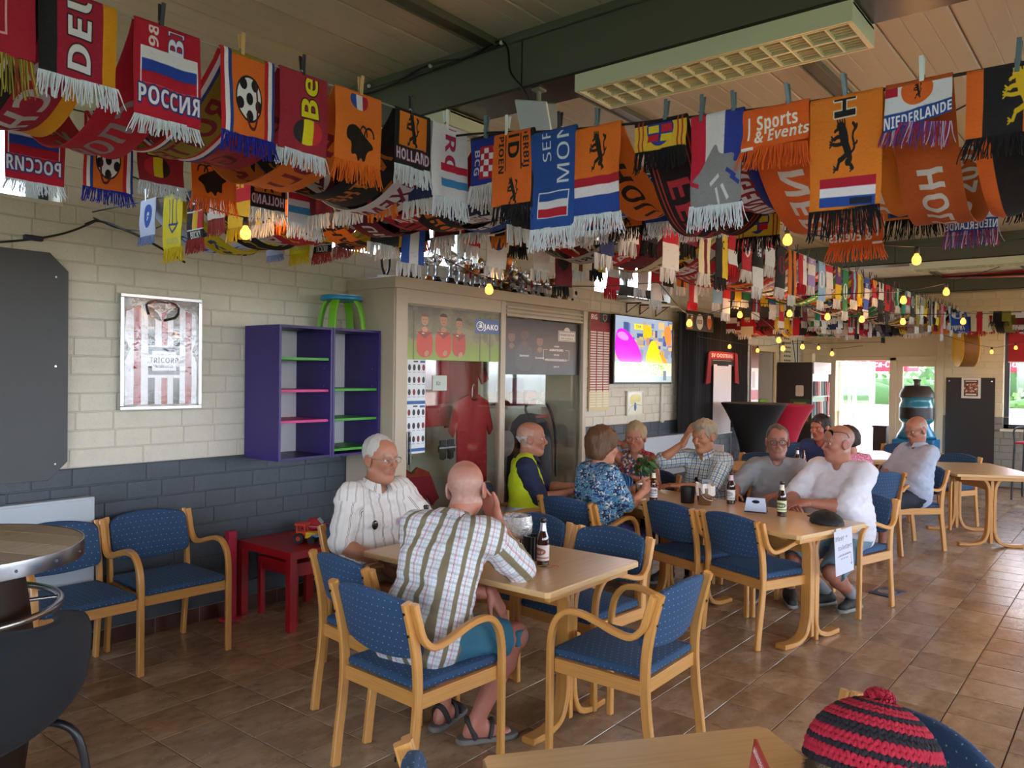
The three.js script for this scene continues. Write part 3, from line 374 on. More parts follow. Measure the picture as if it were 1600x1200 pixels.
// ---- purple open bookcase hung on the wall, pink and green shelves
{
  const pu = MAT(0x32216b, 0.42), pd = MAT(0x2b1c60, 0.45), wh = MAT(0xd7d8da, 0.5), gr = MAT(0x3f9c2e, 0.45), pk = MAT(0xc7347f, 0.45), z0 = ZL + 0.014, z1 = -4.49;
  const unit = (label, x0, x1, sh) => { const t = thing('open_bookcase', label, 'bookcase', [x0, 1.075, z0]), w = x1 - x0, d = z1 - z0, h = 0.915, s = 0.018; obj('side_panel', bx(0, s, 0, h, 0, d, 0.0015), pu, t); obj('side_panel', bx(w - s, w, 0, h, 0, d, 0.0015), pu, t); obj('top_panel', bx(s, w - s, h - s, h, 0, d, 0.0015), pd, t); obj('bottom_panel', bx(s, w - s, 0, s, 0, d, 0.0015), pd, t); obj('back_panel', bx(s, w - s, s, h - s, 0, 0.006), wh, t);
    for (const [y, m] of sh) { obj('shelf', bx(s, w - s, y - 0.009, y + 0.009, 0.007, d - 0.02, 0.001), m, t); } for (const y of [0.63, 0.50]) for (const q of [d * 0.82]) obj('peg_hole', rot(cyl(0.004, 0.004, 0.002, 0, 0, 0, 8), 0, 0, PI / 2).translate(w - s - 0.001, y, q), MAT(0x8d86a8, 0.5), t); };
  unit('purple open bookcase unit with one green and two pink shelves', 3.13, 3.572, [[0.69, gr], [0.47, pk], [0.26, pk]]);
  unit('purple open bookcase unit with only green shelves beside the display cabinet', 3.576, 4.02, [[0.475, gr], [0.26, gr], [0.045, gr]]);
  // child's stool on top
  const st = thing('child_stool', 'child stool with blue round seat and curved green legs', 'stool', [3.8, 1.99, -4.68], 0.3), g2 = MAT(0x6cb41c, 0.4); obj('seat', lathe([[0, 0.215], [0.15, 0.215], [0.156, 0.222], [0.156, 0.243], [0.148, 0.25], [0, 0.253]], 36), MAT(0x1183ad, 0.35), st);
  for (let k = 0; k < 4; k++) { const a = k * PI / 2 + 0.2; const g = bend([[0.11, 0.216], [0.135, 0.18], [0.155, 0.12], [0.168, 0.05], [0.172, 0.002]], 0.058, 0.026, 0, 20, 0.006); g.rotateY(a); obj('leg', g, g2, st); }
}
// ================= cabinet, wall fittings, lamps =================
const FONT = 'sans-serif';
function txt(g, s, x, y, size, col, o = {}) { g.save(); g.translate(x, y); if (o.rot) g.rotate(o.rot); if (o.sx || o.sy) g.scale(o.sx || 1, o.sy || 1); if (o.skew) g.transform(1, 0, o.skew, 1, 0, 0); g.font = `${o.bold === false ? '' : 'bold '}${size}px ${o.font || FONT}`; g.textAlign = o.align || 'center'; g.textBaseline = o.base || 'middle'; if (o.stroke) { g.lineWidth = o.lw || size * 0.14; g.strokeStyle = o.stroke; g.lineJoin = 'round'; g.strokeText(s, 0, 0); } g.fillStyle = col; g.fillText(s, 0, 0); g.restore(); }
const plane = (w, h) => flat(new THREE.PlaneGeometry(w, h));
function blob(g, pts, col) { g.beginPath(); pts.forEach(([x, y], i) => { const a = pts[(i + pts.length - 1) % pts.length]; if (!i) g.moveTo((x + pts[pts.length - 1][0]) / 2, (y + pts[pts.length - 1][1]) / 2); const n = pts[(i + 1) % pts.length]; g.quadraticCurveTo(x, y, (x + n[0]) / 2, (y + n[1]) / 2); }); g.closePath(); g.fillStyle = col; g.fill(); }
// a printed sheet with thickness: front face carries the print
function sheet(w, h, t, tex, mat, edge) { const m = mat || MAT(0xffffff, 0.5, { map: tex }); return [T(plane(w, h), 0, 0, t / 2 + 0.0004), m, box(w, h, t)]; }

// ---- display cabinet with sliding glass doors
const shirtShape = (w, h, sl) => [[-w * 0.16, h], [-w * 0.5, h * 0.93], [-w * 0.5 - sl, h * 0.62], [-w * 0.5 - sl * 0.35, h * 0.55], [-w * 0.44, h * 0.68], [-w * 0.46, 0], [w * 0.46, 0], [w * 0.44, h * 0.68], [w * 0.5 + sl * 0.35, h * 0.55], [w * 0.5 + sl, h * 0.62], [w * 0.5, h * 0.93], [w * 0.16, h], [0, h * 0.95]];
function garment(w, h, sl, seed) { let g = poly(shirtShape(w, h, sl), 0.02, 0.004); g = tessellate(g, 0.05); const p = g.attributes.position; for (let i = 0; i < p.count; i++) { const x = p.getX(i), y = p.getY(i); const f = PN.noise(x * 9 + seed, y * 2.2, seed) * 0.02 + 0.02 * Math.cos(x / w * 3); p.setZ(i, p.getZ(i) * 1.2 + f); } g.computeVertexNormals(); const q = mergeVertices(boxUV(g), 1e-4); q.computeVertexNormals(); return flat(toCreasedNormals(flat(q), 0.9)); }
const posterMan = (g, x, y, s, shirt, skin, hair) => { g.fillStyle = shirt; blob(g, [[x - s * 0.62, y + s * 2.6], [x - s * 0.66, y + s * 1.2], [x - s * 0.4, y + s * 0.75], [x, y + s * 0.66], [x + s * 0.4, y + s * 0.75], [x + s * 0.66, y + s * 1.2], [x + s * 0.62, y + s * 2.6]], shirt); blob(g, [[x - s * 0.3, y + s * 0.66], [x, y + s * 1.0], [x + s * 0.3, y + s * 0.66], [x, y + s * 0.4]], skin); g.fillStyle = skin; g.beginPath(); g.ellipse(x, y, s * 0.28, s * 0.4, 0, 0, 7); g.fill(); g.fillStyle = hair; g.beginPath(); g.ellipse(x, y - s * 0.22, s * 0.3, s * 0.24, 0, PI, 2 * PI); g.fill(); g.fillStyle = 'rgba(60,30,20,.55)'; for (const q of [-1, 1]) g.fillRect(x + q * s * 0.12 - s * 0.05, y - s * 0.02, s * 0.1, s * 0.05); g.fillRect(x - s * 0.09, y + s * 0.2, s * 0.18, s * 0.04); };
{
  const x0 = 4.03, x1 = 6.6, z0 = ZL + 0.014, z1 = -4.35, h = 2.395, xm = 5.3, t = thing('display_cabinet', 'tall cream display cabinet with sliding glass doors and red kit inside', 'cabinet', [0, 0, 0]);
  const cb = MAT(0xbdb09a, 0.42), cd = MAT(0xa69984, 0.45), inn = MAT(0xcfcabb, 0.7);
  obj('side_panel', bx(x0, x0 + 0.025, 0, 2.31, z0, z1 - 0.01, 0.003), cb, t); obj('side_panel', bx(x1 - 0.025, x1, 0, 2.31, z0, z1 - 0.01, 0.003), cb, t);
  obj('top_panel', bx(x0 - 0.012, x1 + 0.012, 2.31, h, z0, z1 + 0.012, 0.004), cb, t); obj('base_panel', bx(x0 + 0.025, x1 - 0.025, 0, 0.1, z0, z1 - 0.01, 0.003), cb, t); obj('back_panel', bx(x0 + 0.025, x1 - 0.025, 0.1, 2.31, z0, z0 + 0.008), MAT(0xc4c2ae, 0.8, { bumpMap: rep(pitTex, 3), bumpScale: 0.003 }), t);
  obj('upright', bx(x0 + 0.01, x0 + 0.13, 0.02, 2.31, z1 - 0.03, z1 + 0.004, 0.004), cb, t); obj('middle_upright', bx(xm - 0.03, xm + 0.035, 0.02, 2.31, z1 - 0.06, z1 - 0.002, 0.004), cb, t); obj('upright', bx(x1 - 0.06, x1, 0.02, 2.31, z1 - 0.03, z1 + 0.004, 0.004), cb, t);
  obj('rail', bx(x0 + 0.1, x1, 2.19, 2.31, z1 - 0.06, z1 - 0.025, 0.002), cd, t);
  for (const y of [2.185, 2.22, 2.255]) obj('track', bx(xm + 0.05, x1 - 0.03, y, y + 0.02, z1 - 0.025, z1 - 0.004, 0.003), cb, t);
  obj('fascia', bx(x0 + 0.13, xm - 0.03, 2.205, 2.31, z1 - 0.025, z1 - 0.006, 0.002), cb, t);
  const dglass = new THREE.MeshPhysicalMaterial({ color: 0xf4f7f6, roughness: 0.01, transmission: 1, thickness: 0, ior: 1.52, side: THREE.DoubleSide, name: 'cabinet_glass' });
  const da = obj('glass_door', bx(x0 + 0.13, xm - 0.03, 0.1, 2.2, z1 - 0.022, z1 - 0.016), dglass, t), db = obj('glass_door', bx(xm + 0.035, x1 - 0.06, 0.1, 2.185, z1 - 0.052, z1 - 0.046), dglass, t);
  for (let k = 0; k < 3; k++) obj('handle', bx(x0 + 0.142 + k * 0.018, x0 + 0.15 + k * 0.018, 0.98, 1.23, z1 - 0.014, z1 - 0.002, 0.003), k === 1 ? blackMetal : MAT(0xcfd2d4, 0.2, { metalness: 1 }), t);
  // adverts stuck inside the glass
  const ad1 = ctex(canvas(1024, 470, (g, W, H) => { const s = g.createLinearGradient(0, 0, 0, H); s.addColorStop(0, '#474c4e'); s.addColorStop(0.55, '#8a8a70'); s.addColorStop(0.7, '#7f9440'); s.addColorStop(1, '#88a83c'); g.fillStyle = s; g.fillRect(0, 0, W, H); const r = rng(4); for (let k = 0; k < 140; k++) { g.fillStyle = ['rgba(60,74,40,.22)', 'rgba(120,130,80,.2)', 'rgba(150,140,120,.18)'][k % 3]; g.beginPath(); g.ellipse(r() * W, r() * H * 0.6, 20 + r() * 50, 14 + r() * 50, 0, 0, 7); g.fill(); } for (const x of [60, 780, 900]) { g.fillStyle = 'rgba(70,62,50,.6)'; g.fillRect(x, 40, 14, H); }
    posterMan(g, 180, 115, 128, '#c2301f', '#b98a6c', '#6a4a30'); posterMan(g, 545, 125, 118, '#b42a22', '#a9785c', '#20181a'); posterMan(g, 375, 105, 132, '#c93020', '#b07e60', '#14100e'); for (const [x, y] of [[180, 222], [375, 215], [545, 225]]) { g.fillStyle = '#7d1d1a'; g.beginPath(); g.moveTo(x - 80, y); g.lineTo(x + 80, y); g.lineTo(x, y + 60); g.fill(); g.fillStyle = '#b98a6c'; g.beginPath(); g.ellipse(x + 20, y + 190, 22, 28, 0.5, 0, 7); g.fill(); g.fillStyle = '#eee'; g.fillRect(x - 30, y + 10, 26, 7); }
    g.fillStyle = '#1f5e9c'; g.fillRect(726, 60, 298, 140); g.strokeStyle = '#fff'; g.lineWidth = 7; g.beginPath(); g.arc(790, 130, 42, 0, 7); g.stroke(); g.fillStyle = '#fff'; for (const k of [0, 1, 2]) { g.beginPath(); g.moveTo(760 + k * 4, 148 - k * 18); g.lineTo(822 - k * 10, 142 - k * 18); g.lineTo(800 + k * 4, 122 - k * 14); g.fill(); } txt(g, 'JAKO', 924, 134, 74, '#fff'); }));
  const ad2 = ctex(canvas(1024, 640, (g, W, H) => { g.fillStyle = '#231f20'; g.fillRect(0, 0, W, H); for (let k = 0; k < 60; k++) { g.fillStyle = `rgba(90,70,60,${0.03})`; g.fillRect(k * 17, H * 0.55, 12, H * 0.45); } posterMan(g, 110, 210, 150, '#2b2a2c', '#7a5444', '#3a2418'); posterMan(g, 270, 170, 165, '#37363a', '#5a3c30', '#151010'); posterMan(g, 470, 240, 150, '#2f2e31', '#80584a', '#18120f'); for (const [x, y] of [[270, 420], [470, 440]]) txt(g, 'Sunweb', x, y, 32, '#ddd', { skew: -0.2 }); g.fillStyle = '#c9beb2'; g.fillRect(722, 96, 250, 130); g.strokeStyle = '#3a322c'; g.lineWidth = 6; g.strokeRect(732, 106, 230, 110); g.fillStyle = '#c9beb2'; g.beginPath(); g.arc(847, 96, 44, PI, 0); g.fill(); txt(g, 'TEAMCENTER', 847, 146, 33, '#3a322c'); txt(g, '100% TEAMWEAR', 847, 190, 22, '#3a322c'); g.strokeStyle = '#d9d4ce'; g.lineWidth = 4; g.strokeRect(520, 338, 360, 120); g.fillStyle = '#231f20'; g.fillRect(580, 326, 240, 24); g.fillRect(560, 444, 270, 30); txt(g, 'VOOR', 700, 296, 26, '#d9d4ce'); txt(g, 'AMATEURS', 700, 340, 38, '#e5e0da'); txt(g, 'EN DE', 700, 398, 26, '#d9d4ce'); txt(g, 'PROFESSIONALS', 694, 460, 38, '#e5e0da'); txt(g, 'jako.nl', 700, 540, 24, '#d9d4ce'); }));
  const w1 = xm - 0.04 - x0 - 0.135, w2 = x1 - 0.07 - xm - 0.04; obj('advert', T(plane(w1, 0.41), x0 + 0.135 + w1 / 2, 1.985, z1 - 0.0145), MAT(0xffffff, 0.35, { map: ad1 }), da).userData.label = 'advert of three men in red tops';
  obj('advert', T(plane(w2, 0.5), xm + 0.04 + w2 / 2, 1.925, z1 - 0.0445), MAT(0xffffff, 0.3, { map: ad2 }), db).userData.label = 'dark advert with three players';
  const cat = ctex(canvas(256, 900, (g, W, H) => { g.fillStyle = '#dfe6ea'; g.fillRect(0, 0, W, H); g.fillStyle = '#2f5f9e'; g.fillRect(0, 395, W, 32); g.fillRect(0, 850, W, 30); const r = rng(6); for (let j = 0; j < 6; j++) for (let i = 0; i < 4; i++) { g.fillStyle = ['#2c2f38', '#7c2430', '#3a2f33', '#252a36'][(i * 3 + j * 7) % 4]; const x = 20 + i * 64, y = (j < 3 ? 40 + j * 118 : 470 + (j - 3) * 128); g.beginPath(); g.ellipse(x + 16, y + 36, 19, 30, 0, 0, 7); g.fill(); g.fillStyle = '#9aa0a8'; g.fillRect(x - 4, y + 78, 40, 6); } g.fillStyle = '#444'; g.fillRect(90, 12, 60, 14); g.fillRect(90, 440, 60, 14); g.fillStyle = '#2f5f9e'; g.fillRect(180, 10, 70, 20); g.fillRect(180, 440, 70, 20); }));
  obj('price_list', T(plane(0.2, 0.72), x0 + 0.24, 1.42, z1 - 0.0142), MAT(0xffffff, 0.5, { map: cat }), da); obj('note', T(plane(0.16, 0.12), x0 + 0.5, 1.6, z1 - 0.0142), MAT(0xdfe6e0, 0.6, { map: ctex(canvas(128, 96, (g) => { g.fillStyle = '#e4eae4'; g.fillRect(0, 0, 128, 96); txt(g, 'Kit', 50, 50, 30, '#334', { bold: false, font: 'serif' }); })) }), da);
  const reds = [0x8f121c, 0xa8141f, 0x7c1119].map((c) => MAT(c, 0.75, { bumpMap: rep(texFine, 12), bumpScale: 0.0006 })), blk = MAT(0x17181a, 0.8);
  const rod = tube([[x0 + 0.03, 1.9, -4.66], [x1 - 0.03, 1.9, -4.66]], 0.012, 4, 8); obj('rod', rod, steel, t);
  const hang = (label, x, y, z, w, h, sl, m, turn, seed, cat = 'shirt') => { const o = thing('hanging_shirt', label, cat, [x, y, z], turn, 'club kit in the display cabinet'); obj('cloth', garment(w, h, sl, seed), m, o); obj('collar', tube([[-w * 0.15, h * 0.985, 0.02], [-w * 0.08, h * 0.955, 0.035], [0, h * 0.94, 0.042], [w * 0.08, h * 0.955, 0.035], [w * 0.15, h * 0.985, 0.02]], 0.008, 16, 6), blk, o); obj('hook', tube([[0, h * 0.96, 0.015], [0, h + 0.06, 0.015], [0.015, h + 0.09, 0.015], [0.03, h + 0.07, 0.015]], 0.0025, 12, 6), steel, o); return o; };
  hang('dark red training top hung first on the rod of the cabinet', 4.46, 1.28, -4.62, 0.46, 0.62, 0.12, reds[2], 0.1, 1); hang('bright red training top hung second on the rod of the cabinet', 4.72, 1.24, -4.58, 0.46, 0.64, 0.13, reds[1], 0.12, 2); hang('red shirt with short sleeves at the end of the rod behind the left glass', 5.03, 1.22, -4.6, 0.48, 0.66, 0.16, reds[0], 0.05, 3);
  const bag = hang('long red jacket with dark collar low behind the glass', 5.02, 0.72, -4.47, 0.42, 0.78, 0.06, reds[1], 0.0, 4, 'jacket'); hang('red shirt with a brown shoulder panel low behind the glass handle', 4.30, 0.22, -4.47, 0.42, 0.72, 0.13, reds[0], 0, 5);
  const gl = thing('glove_pair', 'pair of dark gloves in a clear bag hanging in the cabinet', 'gloves', [4.73, 1.08, -4.47], 0, 'club kit in the display cabinet'); for (const s of [-1, 1]) { const q = [rbox(0.075, 0.11, 0.022, 0.01, s * 0.045, 0, 0)]; for (let k = 0; k < 4; k++) q.push(rbox(0.015, 0.07, 0.016, 0.007, s * 0.045 - 0.028 + k * 0.019, -0.08 + Math.abs(k - 1.5) * 0.008, 0)); q.push(rbox(0.016, 0.06, 0.016, 0.007, s * 0.09, -0.02, 0)); obj('glove', q, MAT(0x24262a, 0.8), gl); } obj('bag', rbox(0.24, 0.42, 0.006, 0.003, 0, 0.14, 0.02), new THREE.MeshPhysicalMaterial({ color: 0xffffff, roughness: 0.12, transmission: 1, thickness: 0, side: THREE.DoubleSide }), gl); obj('reflective_band', rbox(0.2, 0.014, 0.004, 0.001, 0, -0.01, 0.014), MAT(0xc9ced2, 0.3), gl);
  const bb = thing('sports_bag', 'long black sports bag standing on end behind the second glass door', 'bag', [6.02, 0.1, -4.6], 0, undefined); obj('body', lathe([[0, 0], [0.17, 0.01], [0.21, 0.1], [0.225, 0.5], [0.215, 0.95], [0.17, 1.12], [0.1, 1.19], [0, 1.21]], 28), MAT(0x121316, 0.65, { bumpMap: rep(texMid, 3), bumpScale: 0.01 }), bb); obj('strap', tube([[-0.1, 1.19, 0.05], [-0.19, 1.26, 0.09], [-0.12, 1.34, 0.09], [0.12, 1.3, 0.1], [0.17, 1.1, 0.16], [0.16, 0.6, 0.2]], 0.013, 40, 6), MAT(0x1c1d20, 0.6), bb); obj('red_trim', rbox(0.2, 0.03, 0.02, 0.006, 0.02, 1.18, 0.12), MAT(0x8d1a26, 0.6), bb);
  const gp = thing('goalkeeper_glove', 'grey round paddle hanging behind the second glass door', 'paddle', [5.55, 1.05, -4.52]); obj('disc', rot(lathe([[0, -0.012], [0.12, -0.012], [0.128, 0], [0.12, 0.012], [0, 0.012]], 28), PI / 2, 0, 0), MAT(0x6a6a66, 0.6), gp); obj('handle', rbox(0.03, 0.2, 0.02, 0.008, 0, -0.2, 0), MAT(0x57524c, 0.6), gp);
  const sk = thing('boxed_kit', 'stack of dark red boxes behind the second glass door', 'boxes', [5.98, 1.38, -4.72]); obj('shelf_board', bx(-0.3, 0.3, -0.02, 0, -0.15, 0.12, 0.002), inn, sk); obj('box_body', rbox(0.2, 0.26, 0.14, 0.004, -0.1, 0.13, 0), MAT(0x6d1c28, 0.6), sk); obj('box_body', rbox(0.16, 0.14, 0.14, 0.004, 0.1, 0.07, 0.02), MAT(0xa03a44, 0.6), sk);
  const fp = thing('framed_page', 'small framed page inside the cabinet behind the second glass', 'picture', [5.98, 1.86, z0 + 0.02]); obj('frame', [bx(-0.12, 0.12, -0.17, -0.15, 0, 0.02), bx(-0.12, 0.12, 0.15, 0.17, 0, 0.02), bx(-0.12, -0.1, -0.15, 0.15, 0, 0.02), bx(0.1, 0.12, -0.15, 0.15, 0, 0.02)], MAT(0xe6e2cc, 0.4), fp); obj('print', bx(-0.1, 0.1, -0.15, 0.15, 0.002, 0.008), MAT(0xc8c48c, 0.6, { map: rep(creamTex, 3) }), fp);
}
// ---- trophies crowded along the cabinet top
{
  const silver = MAT(0xd4d8db, 0.14, { metalness: 1 }), silver2 = MAT(0xc2c4c4, 0.28, { metalness: 1 }), gold = MAT(0xc9a24c, 0.22, { metalness: 1 }), bronze = MAT(0xa9673a, 0.3, { metalness: 0.9 }), wood = MAT(0x4a2c1c, 0.5), marble = MAT(0x1b1c1d, 0.2), blueE = MAT(0x16307a, 0.25), redE = MAT(0xa8182c, 0.3), whiteE = MAT(0xe8e6de, 0.3), darkS = MAT(0x39393a, 0.35, { metalness: 0.8 });
  const Y = 2.396; let n = 0;
  function cup(label, x, z, H, kind, bowlM = silver, baseM = marble) {
    const t = thing('trophy_cup', label, 'trophy', [x, Y, z], n * 1.3, 'trophies on the display cabinet'), s = H / 0.3; n++;
    const L = (name, pts, m, k = 20) => obj(name, lathe(pts.map(([r, y]) => [r * s, y * s]), k), m, t);
    L('base', [[0, 0], [0.042, 0], [0.042, 0.03], [0.036, 0.035], [0.03, 0.06], [0, 0.06]], baseM, kind === 'plinth' ? 4 : 20);
    L('stem', [[0, 0.058], [0.026, 0.06], [0.014, 0.08], [0.009, 0.11], [0.015, 0.125], [0.009, 0.14], [0.012, 0.155], [0, 0.157]], kind === 'gold' ? gold : silver2);
    const b = L('bowl', [[0.011, 0.15], [0.03, 0.165], [0.045, 0.19], [0.05, 0.215], [0.053, 0.232], [0.05, 0.233], [0.046, 0.215], [0.03, 0.18], [0, 0.166]], bowlM, 24);
    if (kind !== 'disc') for (const q of [-1, 1]) obj('handle', tube([[q * 0.046, 0.185, 0], [q * 0.075, 0.195, 0], [q * 0.082, 0.225, 0], [q * 0.066, 0.243, 0], [q * 0.052, 0.23, 0]].map((p) => p.map((c) => c * s)), 0.0035 * s, 16, 6), kind === 'gold' ? gold : silver, t);
    if (kind === 'lid' || kind === 'gold') { L('lid', [[0.052, 0.232], [0.045, 0.245], [0.02, 0.262], [0.008, 0.27], [0.006, 0.28], [0.009, 0.287], [0.004, 0.3], [0, 0.302]], kind === 'gold' ? gold : silver); }
    if (kind === 'disc' || kind === 'medal') { obj('medal', rot(lathe([[0, -0.004 * s], [0.024 * s, -0.004 * s], [0.027 * s, 0], [0.024 * s, 0.004 * s], [0, 0.004 * s]], 20), PI / 2, 0, 0).translate(0, 0.268 * s, 0), n % 2 ? whiteE : gold, t); L('finial', [[0, 0.2], [0.006, 0.232], [0.005, 0.25], [0, 0.25]], silver); }
    if (kind === 'plate') obj('name_plate', rbox(0.03 * s, 0.018 * s, 0.003, 0.001, 0, 0.02 * s, 0.043 * s), gold, t);
    if (kind === 'ribbon') obj('ribbon', rbox(0.018 * s, 0.09 * s, 0.003, 0.001, 0.05 * s, 0.15 * s, 0.02 * s), n % 2 ? redE : blueE, t);
    return t;
  }
  const first = thing('trophy_figure', 'dark laurel wreath trophy at the wall corner of the cabinet top', 'trophy', [4.16, Y, -4.6], 0.3, 'trophies on the display cabinet'); obj('base', rbox(0.12, 0.03, 0.08, 0.004, 0, 0.015, 0), whiteE, first); for (const q of [-1, 1]) obj('wreath_branch', tube([[q * 0.01, 0.03, 0], [q * 0.05, 0.09, 0], [q * 0.06, 0.16, 0], [q * 0.03, 0.24, 0], [q * 0.05, 0.29, 0]], 0.01, 20, 6), darkS, first); obj('medal', rot(cyl(0.03, 0.03, 0.012, 0, -0.006, 0, 20), PI / 2, 0, 0).translate(0, 0.2, 0), silver2, first);
  const r = rng(19), big = [
    ['large black and silver cup with a wooden plinth, the biggest trophy', 4.26, -4.52, 0.42, 'plinth', darkS, wood], ['cup with a dark blue bowl and gold medal on top', 4.42, -4.56, 0.40, 'medal', blueE], ['silver cup on a copper coloured foot behind the blue one', 4.5, -4.47, 0.26, 'plate', silver, bronze], ['wide silver cup with red mark in front of the window', 4.62, -4.5, 0.30, 'ribbon'], ['tall silver cup with a pointed lid in front of the window post', 4.78, -4.5, 0.33, 'lid'], ['slim silver cup with open bowl next to the pointed lid', 4.93, -4.53, 0.27, 'plain'],
    ['ornate silver cup with gold crest near the middle of the row', 5.1, -4.62, 0.34, 'medal'], ['copper bowl trophy with a gold star on top, the tallest in the middle', 5.46, -4.47, 0.40, 'gold', bronze, wood], ['silver cup with a round white disc beside the copper bowl', 5.62, -4.52, 0.32, 'disc'], ['silver cup with a round orange disc near the end of the row', 6.02, -4.56, 0.34, 'medal'], ['bronze cup with a round white disc near the end of the row', 6.25, -4.5, 0.27, 'disc', bronze, wood], ['silver lidded cup standing last next to the white camera', 6.38, -4.47, 0.24, 'lid', silver2, bronze]];
  big.forEach((b) => cup(...b));
  const kinds = ['plain', 'lid', 'ribbon', 'disc', 'plate', 'medal']; let k = 0;
  for (let x = 4.98; x < 6.35; x += 0.066) for (const z of [-4.45, -4.56, -4.68]) { if (big.some((b) => Math.hypot(b[1] - x, b[2] - z) < 0.075)) continue; if (r() < 0.12) continue; const h = 0.16 + r() * 0.1 + (z < -4.5 ? 0.05 : 0); cup('small silver cup in the crowd of trophies on the cabinet', x + (r() - 0.5) * 0.02, z + (r() - 0.5) * 0.03, h, kinds[k++ % 6], [silver, silver2, silver, bronze, silver, redE, silver][(r() * 7) | 0], [marble, wood, silver2][(r() * 3) | 0]); }
  const cm = thing('webcam', 'small white camera with a black lens at the end of the cabinet top', 'camera', [6.52, Y, -4.47], 0.2), wc = MAT(0xeceae4, 0.35); obj('base', rbox(0.09, 0.016, 0.07, 0.005, 0, 0.008, 0), wc, cm); obj('stalk', cyl(0.012, 0.012, 0.03, 0, 0.016, 0), MAT(0x2a2a2a, 0.4), cm); obj('body', lathe([[0, 0.04], [0.03, 0.042], [0.038, 0.06], [0.038, 0.1], [0.032, 0.125], [0.018, 0.138], [0, 0.14]], 24), wc, cm); obj('lens', rot(lathe([[0, 0.012], [0.02, 0.012], [0.023, 0.006], [0.023, 0]], 20), PI / 2, 0, 0).translate(0, 0.092, 0.032), MAT(0x0b0c0e, 0.1), cm);
}
// ---- radiators
function radiator(label, x0, x1, y0, y1, ribs) { const t = thing('radiator', label, 'radiator', [0, 0, 0]), m = MAT(0xb9c2c8, 0.4), z = ZL + 0.05; obj('back_plate', bx(x0, x1, y0, y1, z - 0.02, z - 0.005, 0.004), m, t); obj('front_panel', bx(x0, x1, y0, y1, z + 0.045, z + 0.056, 0.004), m, t); obj('top_grille', bx(x0, x1, y1 - 0.015, y1, z - 0.02, z + 0.06, 0.003), m, t); obj('side_cover', [bx(x0 - 0.003, x0 + 0.01, y0, y1, z - 0.02, z + 0.058, 0.003), bx(x1 - 0.01, x1 + 0.003, y0, y1, z - 0.02, z + 0.058, 0.003)], m, t); const n = Math.floor((x1 - x0 - 0.06) / ribs); for (let k = 0; k < n; k++) { const x = x0 + 0.03 + (k + 0.5) * ribs; obj('rib', boxUV(poly([[x - ribs * 0.36, 0.0], [x - ribs * 0.24, 0.011], [x + ribs * 0.24, 0.011], [x + ribs * 0.36, 0.0]], y1 - y0 - 0.13).rotateX(-PI / 2).translate(0, y0 + 0.045, z + 0.0555)).scale(1, 1, 1), m, t); } obj('pipe', [seg([x1 - 0.05, y0 + 0.02, z + 0.02], [x1 - 0.05, 0, z + 0.02], 0.009), seg([x1 - 0.09, y0 + 0.02, z + 0.02], [x1 - 0.09, 0, z + 0.02], 0.009)], m, t); return t; }
radiator('pale grey panel radiator on the dark wall behind the first armchair', 0.6, 2.085, 0.36, 0.93, 0.052);
radiator('white panel radiator below the curtain behind the seated guests', 8.6, 10.0, 0.4, 0.91, 0.05);
// ---- dark panel with cut corners and a green disc
{
  const t = thing('wall_panel', 'large dark grey wall panel with cut corners and a green disc', 'panel', [0, 0, ZL + 0.014]), X1 = 1.968, c = 0.1, pts = [[0.3, 1.04], [X1 - c, 1.04], [X1, 1.14], [X1, 2.237], [X1 - c, 2.335], [0.3, 2.335], [0.2, 2.237], [0.2, 1.14]]; obj('board', boxUV(poly(pts, 0.018, 0.002)), MAT(0x46484a, 0.5, { bumpMap: rep(texFine, 8), bumpScale: 0.0003 }), t);
  for (const [x, y] of [[1.9, 2.2], [1.9, 1.69], [1.9, 1.13], [0.3, 1.69]]) obj('screw', rot(cyl(0.006, 0.006, 0.003, 0, 0, 0, 10), PI / 2, 0, 0).translate(x, y, 0.018), steel, t);
  const g = thing('green_disc', 'round bright green sign fixed on the dark grey panel', 'sign', [1.27, 1.73, ZL + 0.033]); obj('disc', rot(lathe([[0, 0], [0.315, 0], [0.32, 0.004], [0.315, 0.01], [0, 0.01]], 48), PI / 2, 0, 0), MAT(0x1f8a2a, 0.5), g); obj('bracket', rot(cyl(0.03, 0.03, 0.02, 0, 0, 0, 12), PI / 2, 0, 0).translate(0.13, 0.36, 0), blackMetal, g);
}
